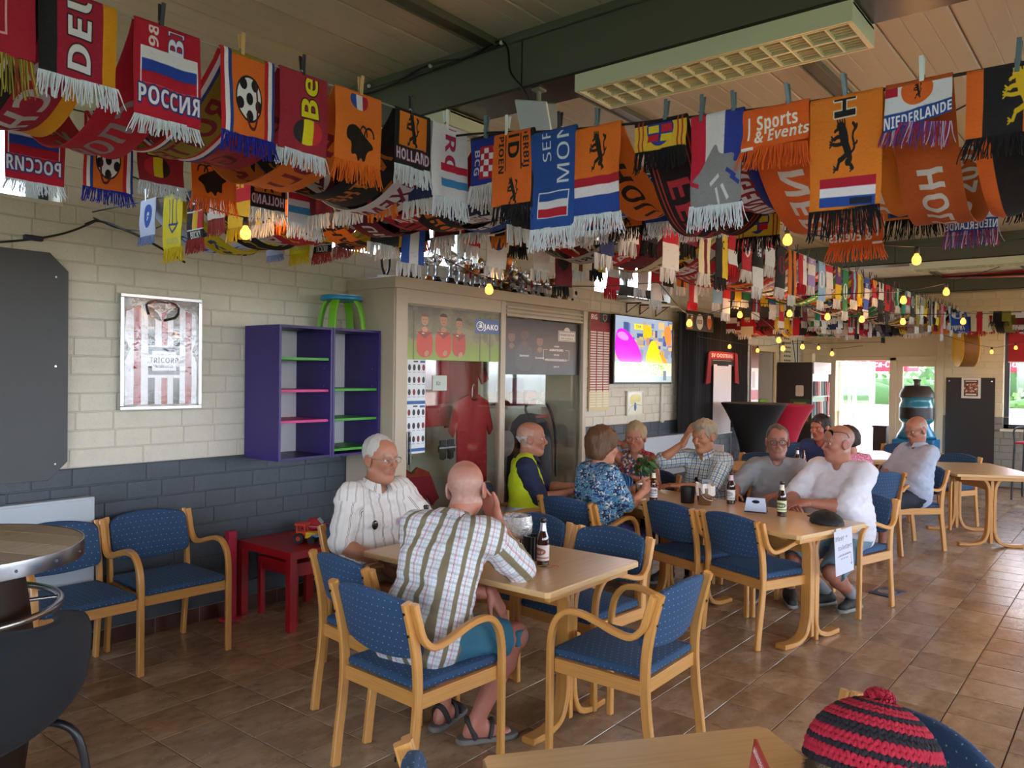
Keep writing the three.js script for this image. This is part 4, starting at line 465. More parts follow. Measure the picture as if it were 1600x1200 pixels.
// ---- framed football shirt
{
  const t = thing('framed_shirt', 'silver framed red, white and black striped football shirt on the wall', 'picture', [2.528, 1.785, ZL + 0.014]), fr = MAT(0xc9ccce, 0.22, { metalness: 0.9 }), W = 0.53, H = 0.715;
  obj('frame', [bx(-W / 2, W / 2, -H / 2, -H / 2 + 0.022, 0, 0.03, 0.003), bx(-W / 2, W / 2, H / 2 - 0.022, H / 2, 0, 0.03, 0.003), bx(-W / 2, -W / 2 + 0.022, -H / 2 + 0.022, H / 2 - 0.022, 0, 0.03, 0.003), bx(W / 2 - 0.022, W / 2, -H / 2 + 0.022, H / 2 - 0.022, 0, 0.03, 0.003)], fr, t); obj('backing', bx(-W / 2 + 0.01, W / 2 - 0.01, -H / 2 + 0.01, H / 2 - 0.01, 0.001, 0.006), MAT(0xa39b92, 0.8), t);
  const tx = ctex(canvas(1024, 1280, (g, Wd, Hd) => { g.fillStyle = '#e4e3ea'; g.fillRect(0, 0, Wd, Hd); const st = (x, w, c) => { g.fillStyle = c; g.fillRect(x, 0, w, Hd); }; st(130, 96, '#9c1b26'); st(322, 92, '#1c1d20'); st(506, 84, '#a51c27'); st(672, 92, '#1c1d20'); st(846, 92, '#9c1b26'); g.fillStyle = '#e4e3ea'; g.fillRect(316, 520, 470, 420); g.strokeStyle = '#191a1e'; g.lineWidth = 52; const L = (a) => { g.beginPath(); a.forEach(([x, y], i) => (i ? g.lineTo(x, y) : g.moveTo(x, y))); g.stroke(); }; L([[350, 640], [350, 566], [740, 566], [740, 640]]); L([[350, 790], [350, 874], [740, 874], [740, 790]]); txt(g, 'TRICORP', 545, 712, 96, '#17181c', { sx: 1.02 }); txt(g, 'WORKWEAR', 545, 794, 44, '#17181c'); txt(g, 'OBE', 366, 300, 46, '#eee'); g.fillStyle = '#ddd'; g.beginPath(); g.arc(708, 392, 62, 0, 7); g.fill(); g.fillStyle = '#a51c27'; g.beginPath(); g.arc(708, 392, 56, PI, 0); g.fill(); g.fillStyle = '#15161a'; g.beginPath(); g.arc(708, 392, 56, 0, PI); g.fill(); g.fillStyle = '#eadfce'; g.fillRect(690, 340, 36, 106); g.fillRect(656, 374, 104, 36); g.fillStyle = '#d8d4dc'; g.fillRect(650, 290, 110, 22); }));
  let g = poly([[-0.1, 0.3], [-0.13, 0.29], [-0.225, 0.25], [-0.235, 0.1], [-0.2, 0.02], [-0.235, -0.06], [-0.235, -0.325], [0.235, -0.325], [0.235, -0.06], [0.205, 0.02], [0.235, 0.1], [0.225, 0.25], [0.13, 0.29], [0.1, 0.3], [0, 0.25]], 0.008, 0.002); g = tessellate(g, 0.03); const p = g.attributes.position, uv = new Float32Array(p.count * 2); for (let i = 0; i < p.count; i++) { const x = p.getX(i), y = p.getY(i); uv[2 * i] = x / 0.48 + 0.5; uv[2 * i + 1] = (y + 0.325) / 0.625; p.setZ(i, p.getZ(i) + 0.008 + PN.noise(x * 22, y * 9, 2) * 0.004 + PN.noise(x * 50, y * 30, 5) * 0.0015); } g.computeVertexNormals(); g.setAttribute('uv', new THREE.BufferAttribute(uv, 2)); obj('shirt', g, MAT(0xffffff, 0.6, { map: tx }), t);
  const cl = MAT(0x1d1d22, 0.7); obj('collar', [tube([[-0.09, 0.235, 0.02], [-0.1, 0.3, 0.016], [0, 0.325, 0.014], [0.1, 0.3, 0.016], [0.09, 0.235, 0.02], [0.01, 0.205, 0.022]], 0.009, 30, 6), boxUV(poly([[-0.1, 0.295], [-0.075, 0.225], [-0.005, 0.2], [-0.03, 0.25]], 0.006).translate(0, 0, 0.016)), boxUV(poly([[0.1, 0.295], [0.075, 0.225], [0.005, 0.2], [0.03, 0.25]], 0.006).translate(0, 0, 0.016))], cl, t); obj('collar_trim', tube([[-0.1, 0.3, 0.018], [0, 0.328, 0.016], [0.1, 0.3, 0.018]], 0.006, 20, 6), MAT(0xa02a34, 0.7), t);
  obj('glazing', bx(-W / 2 + 0.02, W / 2 - 0.02, -H / 2 + 0.02, H / 2 - 0.02, 0.0225, 0.0235), new THREE.MeshPhysicalMaterial({ color: 0xffffff, roughness: 0.05, transmission: 1, thickness: 0, ior: 1.45, side: THREE.DoubleSide, bumpMap: rep(texMid, 1.2), bumpScale: 0.006 }), t);
}
// ---- ceiling lamps: white boxes with a louvre, switched off
function louvreLamp(label, x, z, L) {
  const t = thing('ceiling_lamp', label, 'lamp', [x, 2.957, z], 0, 'white louvre lamps under the beams'), m = MAT(0xdfe0c2, 0.35), dk = MAT(0x8a8274, 0.5), W = 0.3;
  obj('housing', [bx(0, 0.012, 0, 0.077, -L, 0, 0.002), bx(W - 0.012, W, 0, 0.077, -L, 0, 0.002), bx(0.012, W - 0.012, 0, 0.077, -L, -L + 0.02, 0.002), bx(0.012, W - 0.012, 0, 0.077, -0.02, 0, 0.002), bx(0.012, W - 0.012, 0.065, 0.077, -L, 0)], m, t);
  obj('reflector', bx(0.012, W - 0.012, 0.055, 0.064, -L + 0.02, -0.02), dk, t);
  for (const x1 of [0.09, 0.21]) obj('tube', rot(cyl(0.012, 0.012, L - 0.1, 0, 0, 0, 12), PI / 2, 0, 0).translate(x1, 0.038, -L + 0.05), MAT(0xcfcabc, 0.4), t);
  obj('louvre_bar', [bx(0.145, 0.155, 0.002, 0.03, -L + 0.02, -0.02), bx(0.02, 0.026, 0.002, 0.03, -L + 0.02, -0.02), bx(W - 0.026, W - 0.02, 0.002, 0.03, -L + 0.02, -0.02)], m, t);
  for (let k = 1; k < 14; k++) { const zz = -L + 0.02 + k * (L - 0.04) / 14; obj('louvre_bar', bx(0.026, W - 0.026, 0.001, 0.03, zz - 0.003, zz + 0.003), m, t); }
  const sl = []; for (const x1 of [0.05, 0.075, 0.1, 0.125, 0.18, 0.205, 0.23, 0.255]) sl.push(bx(x1, x1 + 0.003, 0.012, 0.03, -L + 0.02, -0.02)); obj('slat', sl, m, t); return t;
}
louvreLamp('long white louvre lamp beneath the nearest beam above the flag scarves', 2.968, -0.845, 1.195);
louvreLamp('white louvre lamp under the nearest beam, mostly hidden behind the scarf with the red lettering', 2.968, -2.82, 1.195);
louvreLamp('white louvre lamp beneath the second beam', 6.6, -1.0, 1.195); louvreLamp('white louvre lamp beneath the third beam', 10.15, -1.0, 1.195);
// ---- floodlight and cables at the nearest beam
{
  const t = thing('floodlight', 'grey floodlight aimed down, clamped under the nearest beam', 'floodlight', [3.02, 2.93, -2.28]), m = MAT(0x6b6f66, 0.4), fm = MAT(0xd9dcda, 0.3); obj('bracket', [bx(-0.012, 0.012, -0.03, 0.105, -0.006, 0.006, 0.002), rbox(0.06, 0.012, 0.05, 0.004, 0, 0.1, 0)], MAT(0x8c9180, 0.4), t);
  const h = new THREE.Group(); h.name = 'lamp_head'; t.add(h); h.position.set(0, -0.05, 0); h.rotation.set(0.25, 0, -0.95); obj('housing', [boxUV(poly([[-0.1, -0.02], [0.1, -0.02], [0.075, 0.05], [-0.075, 0.05]], 0.17, 0.004)).translate(0, 0, -0.085), rbox(0.09, 0.05, 0.09, 0.008, 0, 0.07, 0)], m, h); obj('front_frame', rbox(0.225, 0.014, 0.19, 0.004, 0, -0.028, 0), fm, h);
  const c = thing('power_cable', 'black cable clipped along the nearest beam and dropping to the floodlight', 'cable', [0, 0, 0]); obj('cable', [tube([[2.955, 3.25, -3.6], [2.953, 3.24, -3.3], [2.952, 3.285, -2.95], [2.952, 3.262, -2.7], [2.953, 3.285, -2.46], [2.95, 3.24, -2.42], [2.952, 3.12, -2.40], [2.96, 3.03, -2.33], [3.0, 2.95, -2.3]], 0.006, 90, 6), tube([[2.958, 3.235, -3.6], [2.957, 3.25, -3.0], [2.957, 3.272, -2.46]], 0.004, 30, 6)], blackMetal, c); for (const z of [-3.42, -2.94, -2.46]) obj('clip', sph(0.011, 2.954, 3.278, z, 10), MAT(0xe8e6e0, 0.4), c);
  const d = thing('loose_cable', 'black cable with a blue plug hooked on the block wall', 'cable', [0, 0, 0]), w = (px) => px; obj('cable', [tube([[1.2, 2.30, ZL + 0.02], [1.66, 2.37, ZL + 0.03], [1.93, 2.45, ZL + 0.03], [2.08, 2.53, ZL + 0.03], [2.12, 2.56, ZL + 0.05], [2.05, 2.52, ZL + 0.04], [2.11, 2.55, ZL + 0.05], [2.2, 2.47, ZL + 0.3], [2.3, 2.38, ZL + 0.45], [2.5, 2.33, ZL + 0.35]], 0.007, 120, 6), tube([[2.1, 2.57, ZL + 0.04], [2.18, 2.5, ZL + 0.2], [2.26, 2.49, ZL + 0.5], [2.2, 2.56, ZL + 0.75]], 0.004, 40, 6)], blackMetal, d); obj('plug', rbox(0.1, 0.03, 0.03, 0.01, 1.78, 2.405, ZL + 0.035), MAT(0x1e2140, 0.4), d);
}
// ---- things on the wall beyond the cabinet
{
  const z = ZL + 0.014;
  const nb = thing('name_board', 'tall red club name board with rows of white name strips', 'board', [7.68, 1.83, z]); const nt = ctex(canvas(256, 720, (g, W, H) => { g.fillStyle = '#9c1c26'; g.fillRect(0, 0, W, H); g.fillStyle = '#17171a'; g.fillRect(118, 0, 138, 86); txt(g, 'RG', 52, 44, 64, '#f2efe8'); g.fillStyle = '#8d2430'; g.fillRect(0, 92, W, 34); g.strokeStyle = '#c8ccd2'; g.lineWidth = 5; g.beginPath(); g.moveTo(164, 16); g.lineTo(214, 16); g.lineTo(212, 52); g.lineTo(189, 76); g.lineTo(166, 52); g.closePath(); g.stroke(); txt(g, 'SV', 189, 40, 24, '#c23', {}); })); obj('board', bx(-0.21, 0.21, -0.56, 0.56, 0, 0.012, 0.002), MAT(0xd9c894, 0.5), nb); obj('print', T(plane(0.42, 0.9), 0, 0.11, 0.0125), MAT(0xffffff, 0.5, { map: nt }), nb); for (let j = 0; j < 30; j++) for (let i = 0; i < 3; i++) { const y = 0.335 - j * 0.029; obj('name_strip', rbox(0.115, 0.018, 0.004, 0.001, -0.14 + i * 0.138, y, 0.015), MAT([0xe6ddd0, 0xe9e2c8][j > 19 ? 1 : 0], 0.5), nb); }
  const tv = thing('television', 'flat screen television showing a bike race on the wall', 'television', [8.625, 1.985, ZL + 0.08]); obj('case', rbox(1.44, 0.815, 0.05, 0.006, 0, 0, -0.028), MAT(0x0c0c0e, 0.3), tv); const W = 1.405, H = 0.78;
  const st = ctex(canvas(1024, 576, (g, w, h) => { g.fillStyle = '#8a94a4'; g.fillRect(0, 0, w, h); const r = rng(9); for (let k = 0; k < 60; k++) { g.fillStyle = ['#3a4c78', '#b89a58', '#9a8a78', '#5a6a9a', '#c8a06a', '#7a7f8c'][k % 6]; g.fillRect(r() * w, r() * 300, 40 + r() * 90, 30 + r() * 70); } g.fillStyle = '#e6c82a'; g.fillRect(320, 56, 150, 50); txt(g, 'TOUR', 392, 80, 34, '#1a2c6a'); blob(g, [[0, 130], [120, 100], [260, 150], [400, 260], [470, 380], [420, 420], [0, 410]], '#c020c8'); blob(g, [[30, 150], [140, 130], [240, 190], [180, 220], [40, 190]], '#e27be6'); blob(g, [[470, 90], [540, 50], [640, 90], [640, 160], [560, 180], [480, 190]], '#e0a818'); blob(g, [[520, 170], [600, 170], [590, 240], [540, 250]], '#a87860'); blob(g, [[640, 180], [740, 230], [830, 380], [880, 420], [500, 420], [570, 260]], '#e2c41a'); blob(g, [[780, 270], [860, 320], [960, 410], [860, 415]], '#f08a1a'); blob(g, [[850, 60], [1000, 30], [1024, 240], [900, 230]], '#d87a3a'); const s = g.createLinearGradient(0, 390, 0, h); s.addColorStop(0, '#cfe08a'); s.addColorStop(1, '#dfe6d0'); g.fillStyle = s; g.fillRect(0, 400, w, 176); for (let k = 0; k < 240; k++) { g.fillStyle = ['#88b832', '#a8cc4a', '#6a9a2a', '#d8e4a0', '#eef2e0'][k % 5]; g.fillRect(150 + r() * 700, 404 + r() * 100, 14 + r() * 40, 6 + r() * 12); } g.fillStyle = '#9aa8a8'; g.fillRect(0, 520, w, 56); g.fillStyle = '#f2f2ea'; g.fillRect(20, 500, 140, 40); g.fillStyle = '#60687a'; g.fillRect(860, 470, 60, 90); }));
  obj('screen', T(plane(W, H), 0, 0.005, 0.0), new THREE.MeshStandardMaterial({ color: 0x101010, roughness: 0.12, emissive: 0xffffff, emissiveMap: st, emissiveIntensity: 1.15, name: 'tv_screen' }), tv); const al = new THREE.RectAreaLight(0xd8d4c0, 1.0, W, H); al.position.set(0, 0, 0.012); al.rotation.y = PI; tv.add(al); obj('wall_bracket', bx(-0.2, 0.2, -0.2, 0.2, -0.08, -0.05), blackMetal, tv);
  const sh = thing('wall_shelf', 'narrow white wall shelf on black brackets above the television', 'shelf', [8.7, 2.55, ZL + 0.01]); obj('board', bx(-0.62, 0.5, 0, 0.02, 0, 0.24, 0.003), MAT(0xdedbd0, 0.45), sh); for (const x of [-0.42, -0.1, 0.3]) obj('bracket', [bx(x, x + 0.015, -0.12, 0, 0, 0.006), bx(x, x + 0.015, -0.012, 0, 0, 0.2), seg([x + 0.007, -0.11, 0.01], [x + 0.007, -0.01, 0.17], 0.005)], blackMetal, sh);
  const dv = thing('media_box', 'black media player box lying on the shelf above the television', 'box', [8.78, 2.57, ZL + 0.13]); obj('case', rbox(0.3, 0.03, 0.17, 0.004, 0, 0.015, 0), MAT(0x1a1a1c, 0.4), dv); obj('antenna', seg([-0.2, 0.004, 0.02], [-0.32, 0.09, 0.05], 0.008), MAT(0x1a1a1c, 0.4), dv); obj('antenna_base', rbox(0.08, 0.012, 0.06, 0.004, -0.2, 0.006, 0.02), MAT(0x1a1a1c, 0.4), dv);
  const sb = thing('sound_bar', 'long dark sound bar standing on the sill of the third window', 'speaker', [8.55, 2.634, ZL + 0.02]); obj('case', boxUV(poly([[-0.62, 0], [0.5, 0], [0.44, 0.1], [-0.56, 0.1]], 0.09, 0.006)), MAT(0x34353c, 0.5), sb); obj('foot', [bx(-0.5, -0.4, -0.012, 0.004, 0.01, 0.08), bx(0.3, 0.4, -0.012, 0.004, 0.01, 0.08)], blackMetal, sb);
  const fp = thing('framed_drawing', 'small framed yellow and blue drawing hung below the television', 'picture', [8.505, 1.34, z]); obj('frame', [bx(-0.2, 0.2, -0.15, -0.132, 0, 0.02), bx(-0.2, 0.2, 0.132, 0.15, 0, 0.02), bx(-0.2, -0.182, -0.132, 0.132, 0, 0.02), bx(0.182, 0.2, -0.132, 0.132, 0, 0.02)], MAT(0xd9d2c0, 0.3), fp); obj('print', T(plane(0.37, 0.27), 0, 0, 0.008), MAT(0xffffff, 0.2, { map: ctex(canvas(256, 192, (g) => { g.fillStyle = '#e6e6cc'; g.fillRect(0, 0, 256, 192); blob(g, [[30, 20], [220, 10], [230, 90], [140, 80], [60, 120]], '#d9c860'); blob(g, [[110, 90], [150, 90], [150, 150], [130, 170], [110, 150]], '#4a5f9a'); g.strokeStyle = '#7a9a5a'; g.lineWidth = 4; g.beginPath(); g.moveTo(10, 180); g.quadraticCurveTo(60, 80, 240, 120); g.stroke(); })) }), fp);
  const cd = thing('cable_duct', 'thin white cable duct running down below the television', 'cable duct', [9.18, 1.08, z]); obj('duct', rbox(0.03, 0.5, 0.02, 0.004, 0, 0.28, 0.01), MAT(0xd6d2c4, 0.4), cd); obj('knob', sph(0.028, 0, 0.02, 0.02, 12), MAT(0xe6e2d0, 0.4), cd);
  // black pleated curtain
  const cu = thing('black_curtain', 'black pleated curtain hung on the wall beyond the television', 'curtain', [0, 0, ZL + 0.12]), x0 = 9.45, x1 = 11.72, y0 = 0.93, y1 = 2.50, N = 260, ps = [], ix = []; for (let j = 0; j <= 6; j++) for (let i = 0; i <= N; i++) { const u = i / N, x = lerp(x0, x1, u), ph = u * 2 * PI * 26 + Math.sin(u * 40) * 0.6; ps.push(V(x + Math.cos(ph) * 0.012, lerp(y0, y1, j / 6), Math.sin(ph) * 0.034 * (0.8 + 0.3 * Math.sin(u * 17)) + PN.noise(u * 12, j * 0.4, 1) * 0.02)); } for (let j = 0; j < 6; j++) for (let i = 0; i < N; i++) { const a = j * (N + 1) + i; ix.push(a, a + 1, a + N + 2, a, a + N + 2, a + N + 1); } const cg = new THREE.BufferGeometry().setFromPoints(ps); cg.setIndex(ix); cg.computeVertexNormals(); obj('cloth', boxUV(cg), MAT(0x1e1e21, 0.75), cu); const cg2 = cg.clone(); cg2.translate(0, 0, -0.003); obj('cloth_back', boxUV(cg2), MAT(0x1e1e21, 0.75), cu); obj('rail', seg([x0 - 0.05, y1 + 0.01, 0], [x1 + 0.05, y1 + 0.01, 0], 0.012), blackMetal, cu);
  const adt = ctex(canvas(512, 160, (g, W, H) => { g.fillStyle = '#191512'; g.fillRect(0, 0, W, H); g.fillStyle = '#c8742a'; g.fillRect(20, 40, 100, 110); g.fillStyle = '#f0e6d0'; g.fillRect(20, 30, 100, 24); g.fillStyle = '#e8e2d4'; g.beginPath(); g.ellipse(250, 84, 62, 66, 0, 0, 7); g.fill(); txt(g, 'BIER', 250, 84, 44, '#4a2a14'); blob(g, [[380, 30], [460, 20], [490, 90], [440, 150], [390, 120]], '#c06a2a'); g.fillStyle = '#f0dcc0'; g.fillRect(400, 20, 60, 26); }));
  for (const [x, l] of [[9.95, 'dark beer advert strip at the top of the curtain beside the television'], [11.5, 'dark beer advert strip at the far end of the curtain']]) { const a = thing('advert_strip', l, 'poster', [x, 2.43, ZL + 0.175]); obj('card', bx(-0.42, 0.42, -0.14, 0.12, -0.006, 0), MAT(0x191512, 0.5), a); obj('print', T(plane(0.84, 0.26), 0, -0.01, 0.001), MAT(0xffffff, 0.4, { map: adt }), a); }
  const bn = thing('club_scarf', 'red club scarf spread over a white poster on the black curtain', 'scarf', [10.68, 1.93, ZL + 0.19]); const bt = ctex(canvas(512, 180, (g, W, H) => { g.fillStyle = '#a31824'; g.fillRect(0, 0, W, H); g.fillStyle = '#141416'; g.fillRect(0, 96, W, 84); txt(g, 'SV OOSTBURG', 256, 50, 66, '#f0ece6'); g.strokeStyle = '#d8d4d0'; g.lineWidth = 4; g.beginPath(); g.moveTo(60, 112); g.lineTo(450, 112); g.stroke(); })); const bg2 = flat(new THREE.PlaneGeometry(0.84, 0.2, 20, 4)), bp = bg2.attributes.position; for (let i = 0; i < bp.count; i++) bp.setZ(i, 0.012 * Math.cos(bp.getX(i) * 9)); bg2.computeVertexNormals(); obj('band', bg2, MAT(0xffffff, 0.8, { map: bt }), bn); for (const s of [-1, 1]) obj('end', boxUV(poly([[0, 0.1], [s * 0.09, 0.08], [s * 0.16, -0.36], [s * 0.02, -0.34]], 0.02, 0.003)).translate(s * 0.40, 0, -0.01), MAT(0x8d1620, 0.8), bn);
  const wp = thing('white_poster', 'blank white roll down sheet hanging below the red club scarf', 'poster', [10.68, 1.36, ZL + 0.185]); obj('sheet', rbox(0.6, 0.98, 0.006, 0.002, 0, 0, 0), MAT(0xd9d2d2, 0.45, { bumpMap: rep(texMid, 1), bumpScale: 0.01 }), wp); obj('bar', seg([-0.34, -0.49, 0.005], [0.34, -0.49, 0.005], 0.01), MAT(0xe8e8e8, 0.3), wp); obj('cord', [seg([-0.32, -0.49, 0.005], [-0.32, -1.3, 0.005], 0.003), seg([0.32, -0.49, 0.005], [0.32, -1.0, 0.005], 0.003)], MAT(0xd0d0d0, 0.5), wp);
  const dp = thing('black_board', 'pair of large black boards covering the wall above the curtain', 'board', [0, 0, z]); for (const [a, b] of [[11.2, 12.06], [12.09, 12.97]]) obj('panel', bx(a, b, 2.56, 3.2, 0, 0.03, 0.004), MAT(0x3a2e26, 0.5), dp);
  const mp = thing('painted_mirror', 'narrow mirror by the doorway, its reflection painted in white, red and green bands', 'poster', [11.85, 1.48, ZL + 0.18]); const mt = ctex(canvas(96, 800, (g, W, H) => { g.fillStyle = '#6a4c3a'; g.fillRect(0, 0, W, 200); g.fillStyle = '#eef2f2'; g.fillRect(0, 200, W, 260); g.fillStyle = '#b9a9a2'; g.fillRect(10, 230, 40, 150); g.fillStyle = '#d01f48'; g.fillRect(0, 400, W, 90); g.fillStyle = '#d8e6d0'; g.fillRect(0, 490, W, 310); blob(g, [[20, 560], [70, 520], [80, 700], [40, 760]], '#c2d23a'); blob(g, [[60, 560], [90, 560], [92, 760], [64, 740]], '#7aa06a'); })); obj('panel', rbox(0.3, 1.36, 0.03, 0.004, 0, 0, 0), MAT(0x8a8078, 0.3), mp); obj('print', T(plane(0.28, 1.34), 0, 0, 0.016), MAT(0xffffff, 0.25, { map: mt }), mp); obj('post', bx(-0.12, 0.12, -1.46, -0.68, -0.015, 0.015), MAT(0x2b2a2a, 0.4), mp);  // narrow mirror: the outdoor reflection is painted onto its face
  // doorway to the store: cream frame, warm room behind
  const d = struct('door_3'), fm = MAT(0xdcc596, 0.45); obj('door_frame', [bx(12.16, 12.25, 0, 2.19, ZL - 0.02, ZL + 0.03, 0.004), bx(13.16, 13.25, 0, 2.19, ZL - 0.02, ZL + 0.03, 0.004), bx(12.25, 13.16, 2.1, 2.19, ZL - 0.02, ZL + 0.03, 0.004)], fm, d); const rm = struct('wall_store'); obj('wall_face', [bx(11.6, 15.4, -0.1, 2.8, -7.3, -7.2), bx(11.5, 11.6, -0.1, 2.8, -7.3, -5.2), bx(15.3, 15.4, -0.1, 2.8, -7.3, -5.2), bx(11.5, 15.4, 2.7, 2.8, -7.3, -5.2), bx(11.5, 15.4, -0.15, -0.05, -7.3, -5.2)], MAT(0xd8b27a, 0.7), rm); obj('wall_edge', bx(13.3, 13.42, 0, 2.7, -6.2, -5.2), MAT(0xc8702a, 0.6), rm);
  const bk = thing('green_crate', 'green plastic crate stacked on boxes in the doorway', 'crate', [12.62, 0.9, -4.98], 0.1), gm = MAT(0x7aa02c, 0.5); obj('body', [bx(-0.28, 0.28, 0.2, 0.26, -0.14, 0.14, 0.006), bx(-0.28, 0.28, 0.28, 0.34, -0.14, 0.14, 0.006), bx(-0.24, 0.2, 0.35, 0.42, -0.12, 0.12, 0.006)], gm, bk); const bo = thing('counter_boxes', 'dark boxes and jars on the counter in the doorway', 'boxes', [12.7, 0.9, -4.96]); obj('carton', rbox(0.3, 0.19, 0.24, 0.006, -0.2, 0.095, 0), MAT(0x2f3420, 0.5), bo); for (const x of [0.05, 0.22]) obj('jar', cyl(0.07, 0.07, 0.16, x, 0, 0, 16), MAT(0x6f6f66, 0.2), bo); const ct = thing('store_counter', 'plain counter closing the lower half of the doorway', 'counter', [12.7, 0, -5.0]); obj('worktop', rbox(0.9, 0.04, 0.34, 0.006, 0, 0.88, 0), MAT(0xb89a6a, 0.4), ct); obj('cupboard', rbox(0.86, 0.86, 0.3, 0.004, 0, 0.43, 0), MAT(0x8a7048, 0.5), ct);
  const pk2 = thing('junction_box', 'perforated cream radiator cover hung on the wall by the drinks cabinet', 'cover', [13.6, 2.0, z]); obj('body', rbox(0.4, 0.75, 0.05, 0.006, 0, 0.12, 0.025), MAT(0xe2d3ac, 0.5), pk2); for (let j = 0; j < 9; j++) for (let i = 0; i < 4; i++) obj('slot', rbox(0.05, 0.03, 0.006, 0.002, -0.13 + i * 0.087, -0.18 + j * 0.075, 0.051), MAT(0x5a4a34, 0.6), pk2); obj('cable', tube([[0.28, 0.5, 0.01], [0.45, 0.1, 0.02], [0.55, -0.2, 0.02], [0.6, -0.1, 0.02], [0.62, 0.4, 0.01]], 0.008, 30, 6), blackMetal, pk2);
}
// ================= football scarves on washing lines =================
function lion(g, cx, cy, s, c) { // rampant lion, facing the left edge, height about 2s
  g.save(); g.translate(cx, cy); g.scale(s, s); g.strokeStyle = g.fillStyle = c; g.lineCap = g.lineJoin = 'round'; const L = (w, ...p) => { g.lineWidth = w; g.beginPath(); g.moveTo(p[0], p[1]); for (let i = 2; i < p.length; i += 4) g.quadraticCurveTo(p[i], p[i + 1], p[i + 2], p[i + 3]); g.stroke(); };
  L(0.34, -0.12, -0.48, 0.02, -0.1, 0.2, 0.3); L(0.42, -0.1, -0.5, -0.02, -0.3, 0, -0.15); L(0.3, -0.28, -0.72, -0.2, -0.74, -0.1, -0.66); for (const k of [-0.36, -0.24, -0.12, 0]) L(0.07, k, -0.74, k, -0.86, k - 0.03, -0.94); L(0.12, -0.34, -0.62, -0.48, -0.6, -0.5, -0.56);
  L(0.15, -0.1, -0.3, -0.4, -0.4, -0.52, -0.28); L(0.14, -0.02, -0.1, -0.4, -0.02, -0.6, -0.1); for (const [x, y] of [[-0.55, -0.28], [-0.62, -0.1], [-0.42, 0.8], [0.42, 0.82]]) for (const a of [-0.5, 0, 0.5]) L(0.06, x, y, x - 0.08, y + a * 0.1, x - 0.14, y + a * 0.22);
  L(0.26, 0.18, 0.3, 0.36, 0.5, 0.14, 0.6); L(0.15, 0.16, 0.6, 0.36, 0.72, 0.4, 0.82); L(0.2, 0.1, 0.32, -0.1, 0.46, -0.26, 0.5); L(0.13, -0.26, 0.5, -0.34, 0.66, -0.38, 0.8);
  L(0.09, 0.26, 0.3, 0.6, 0.2, 0.46, -0.1, 0.34, -0.36, 0.54, -0.56); L(0.12, 0.54, -0.56, 0.5, -0.7, 0.42, -0.74); L(0.08, 0.52, -0.5, 0.62, -0.6, 0.6, -0.7); L(0.08, 0.46, 0, 0.6, 0, 0.62, -0.1); g.restore(); }
const flag = (g, x, y, w, h, cs, vert) => cs.forEach((c, i) => { g.fillStyle = c; vert ? g.fillRect(x + i * w / cs.length, y, w / cs.length + 1, h) : g.fillRect(x, y + i * h / cs.length, w, h / cs.length + 1); });
const NL = ['#b01730', '#e6dfe6', '#24479c'];
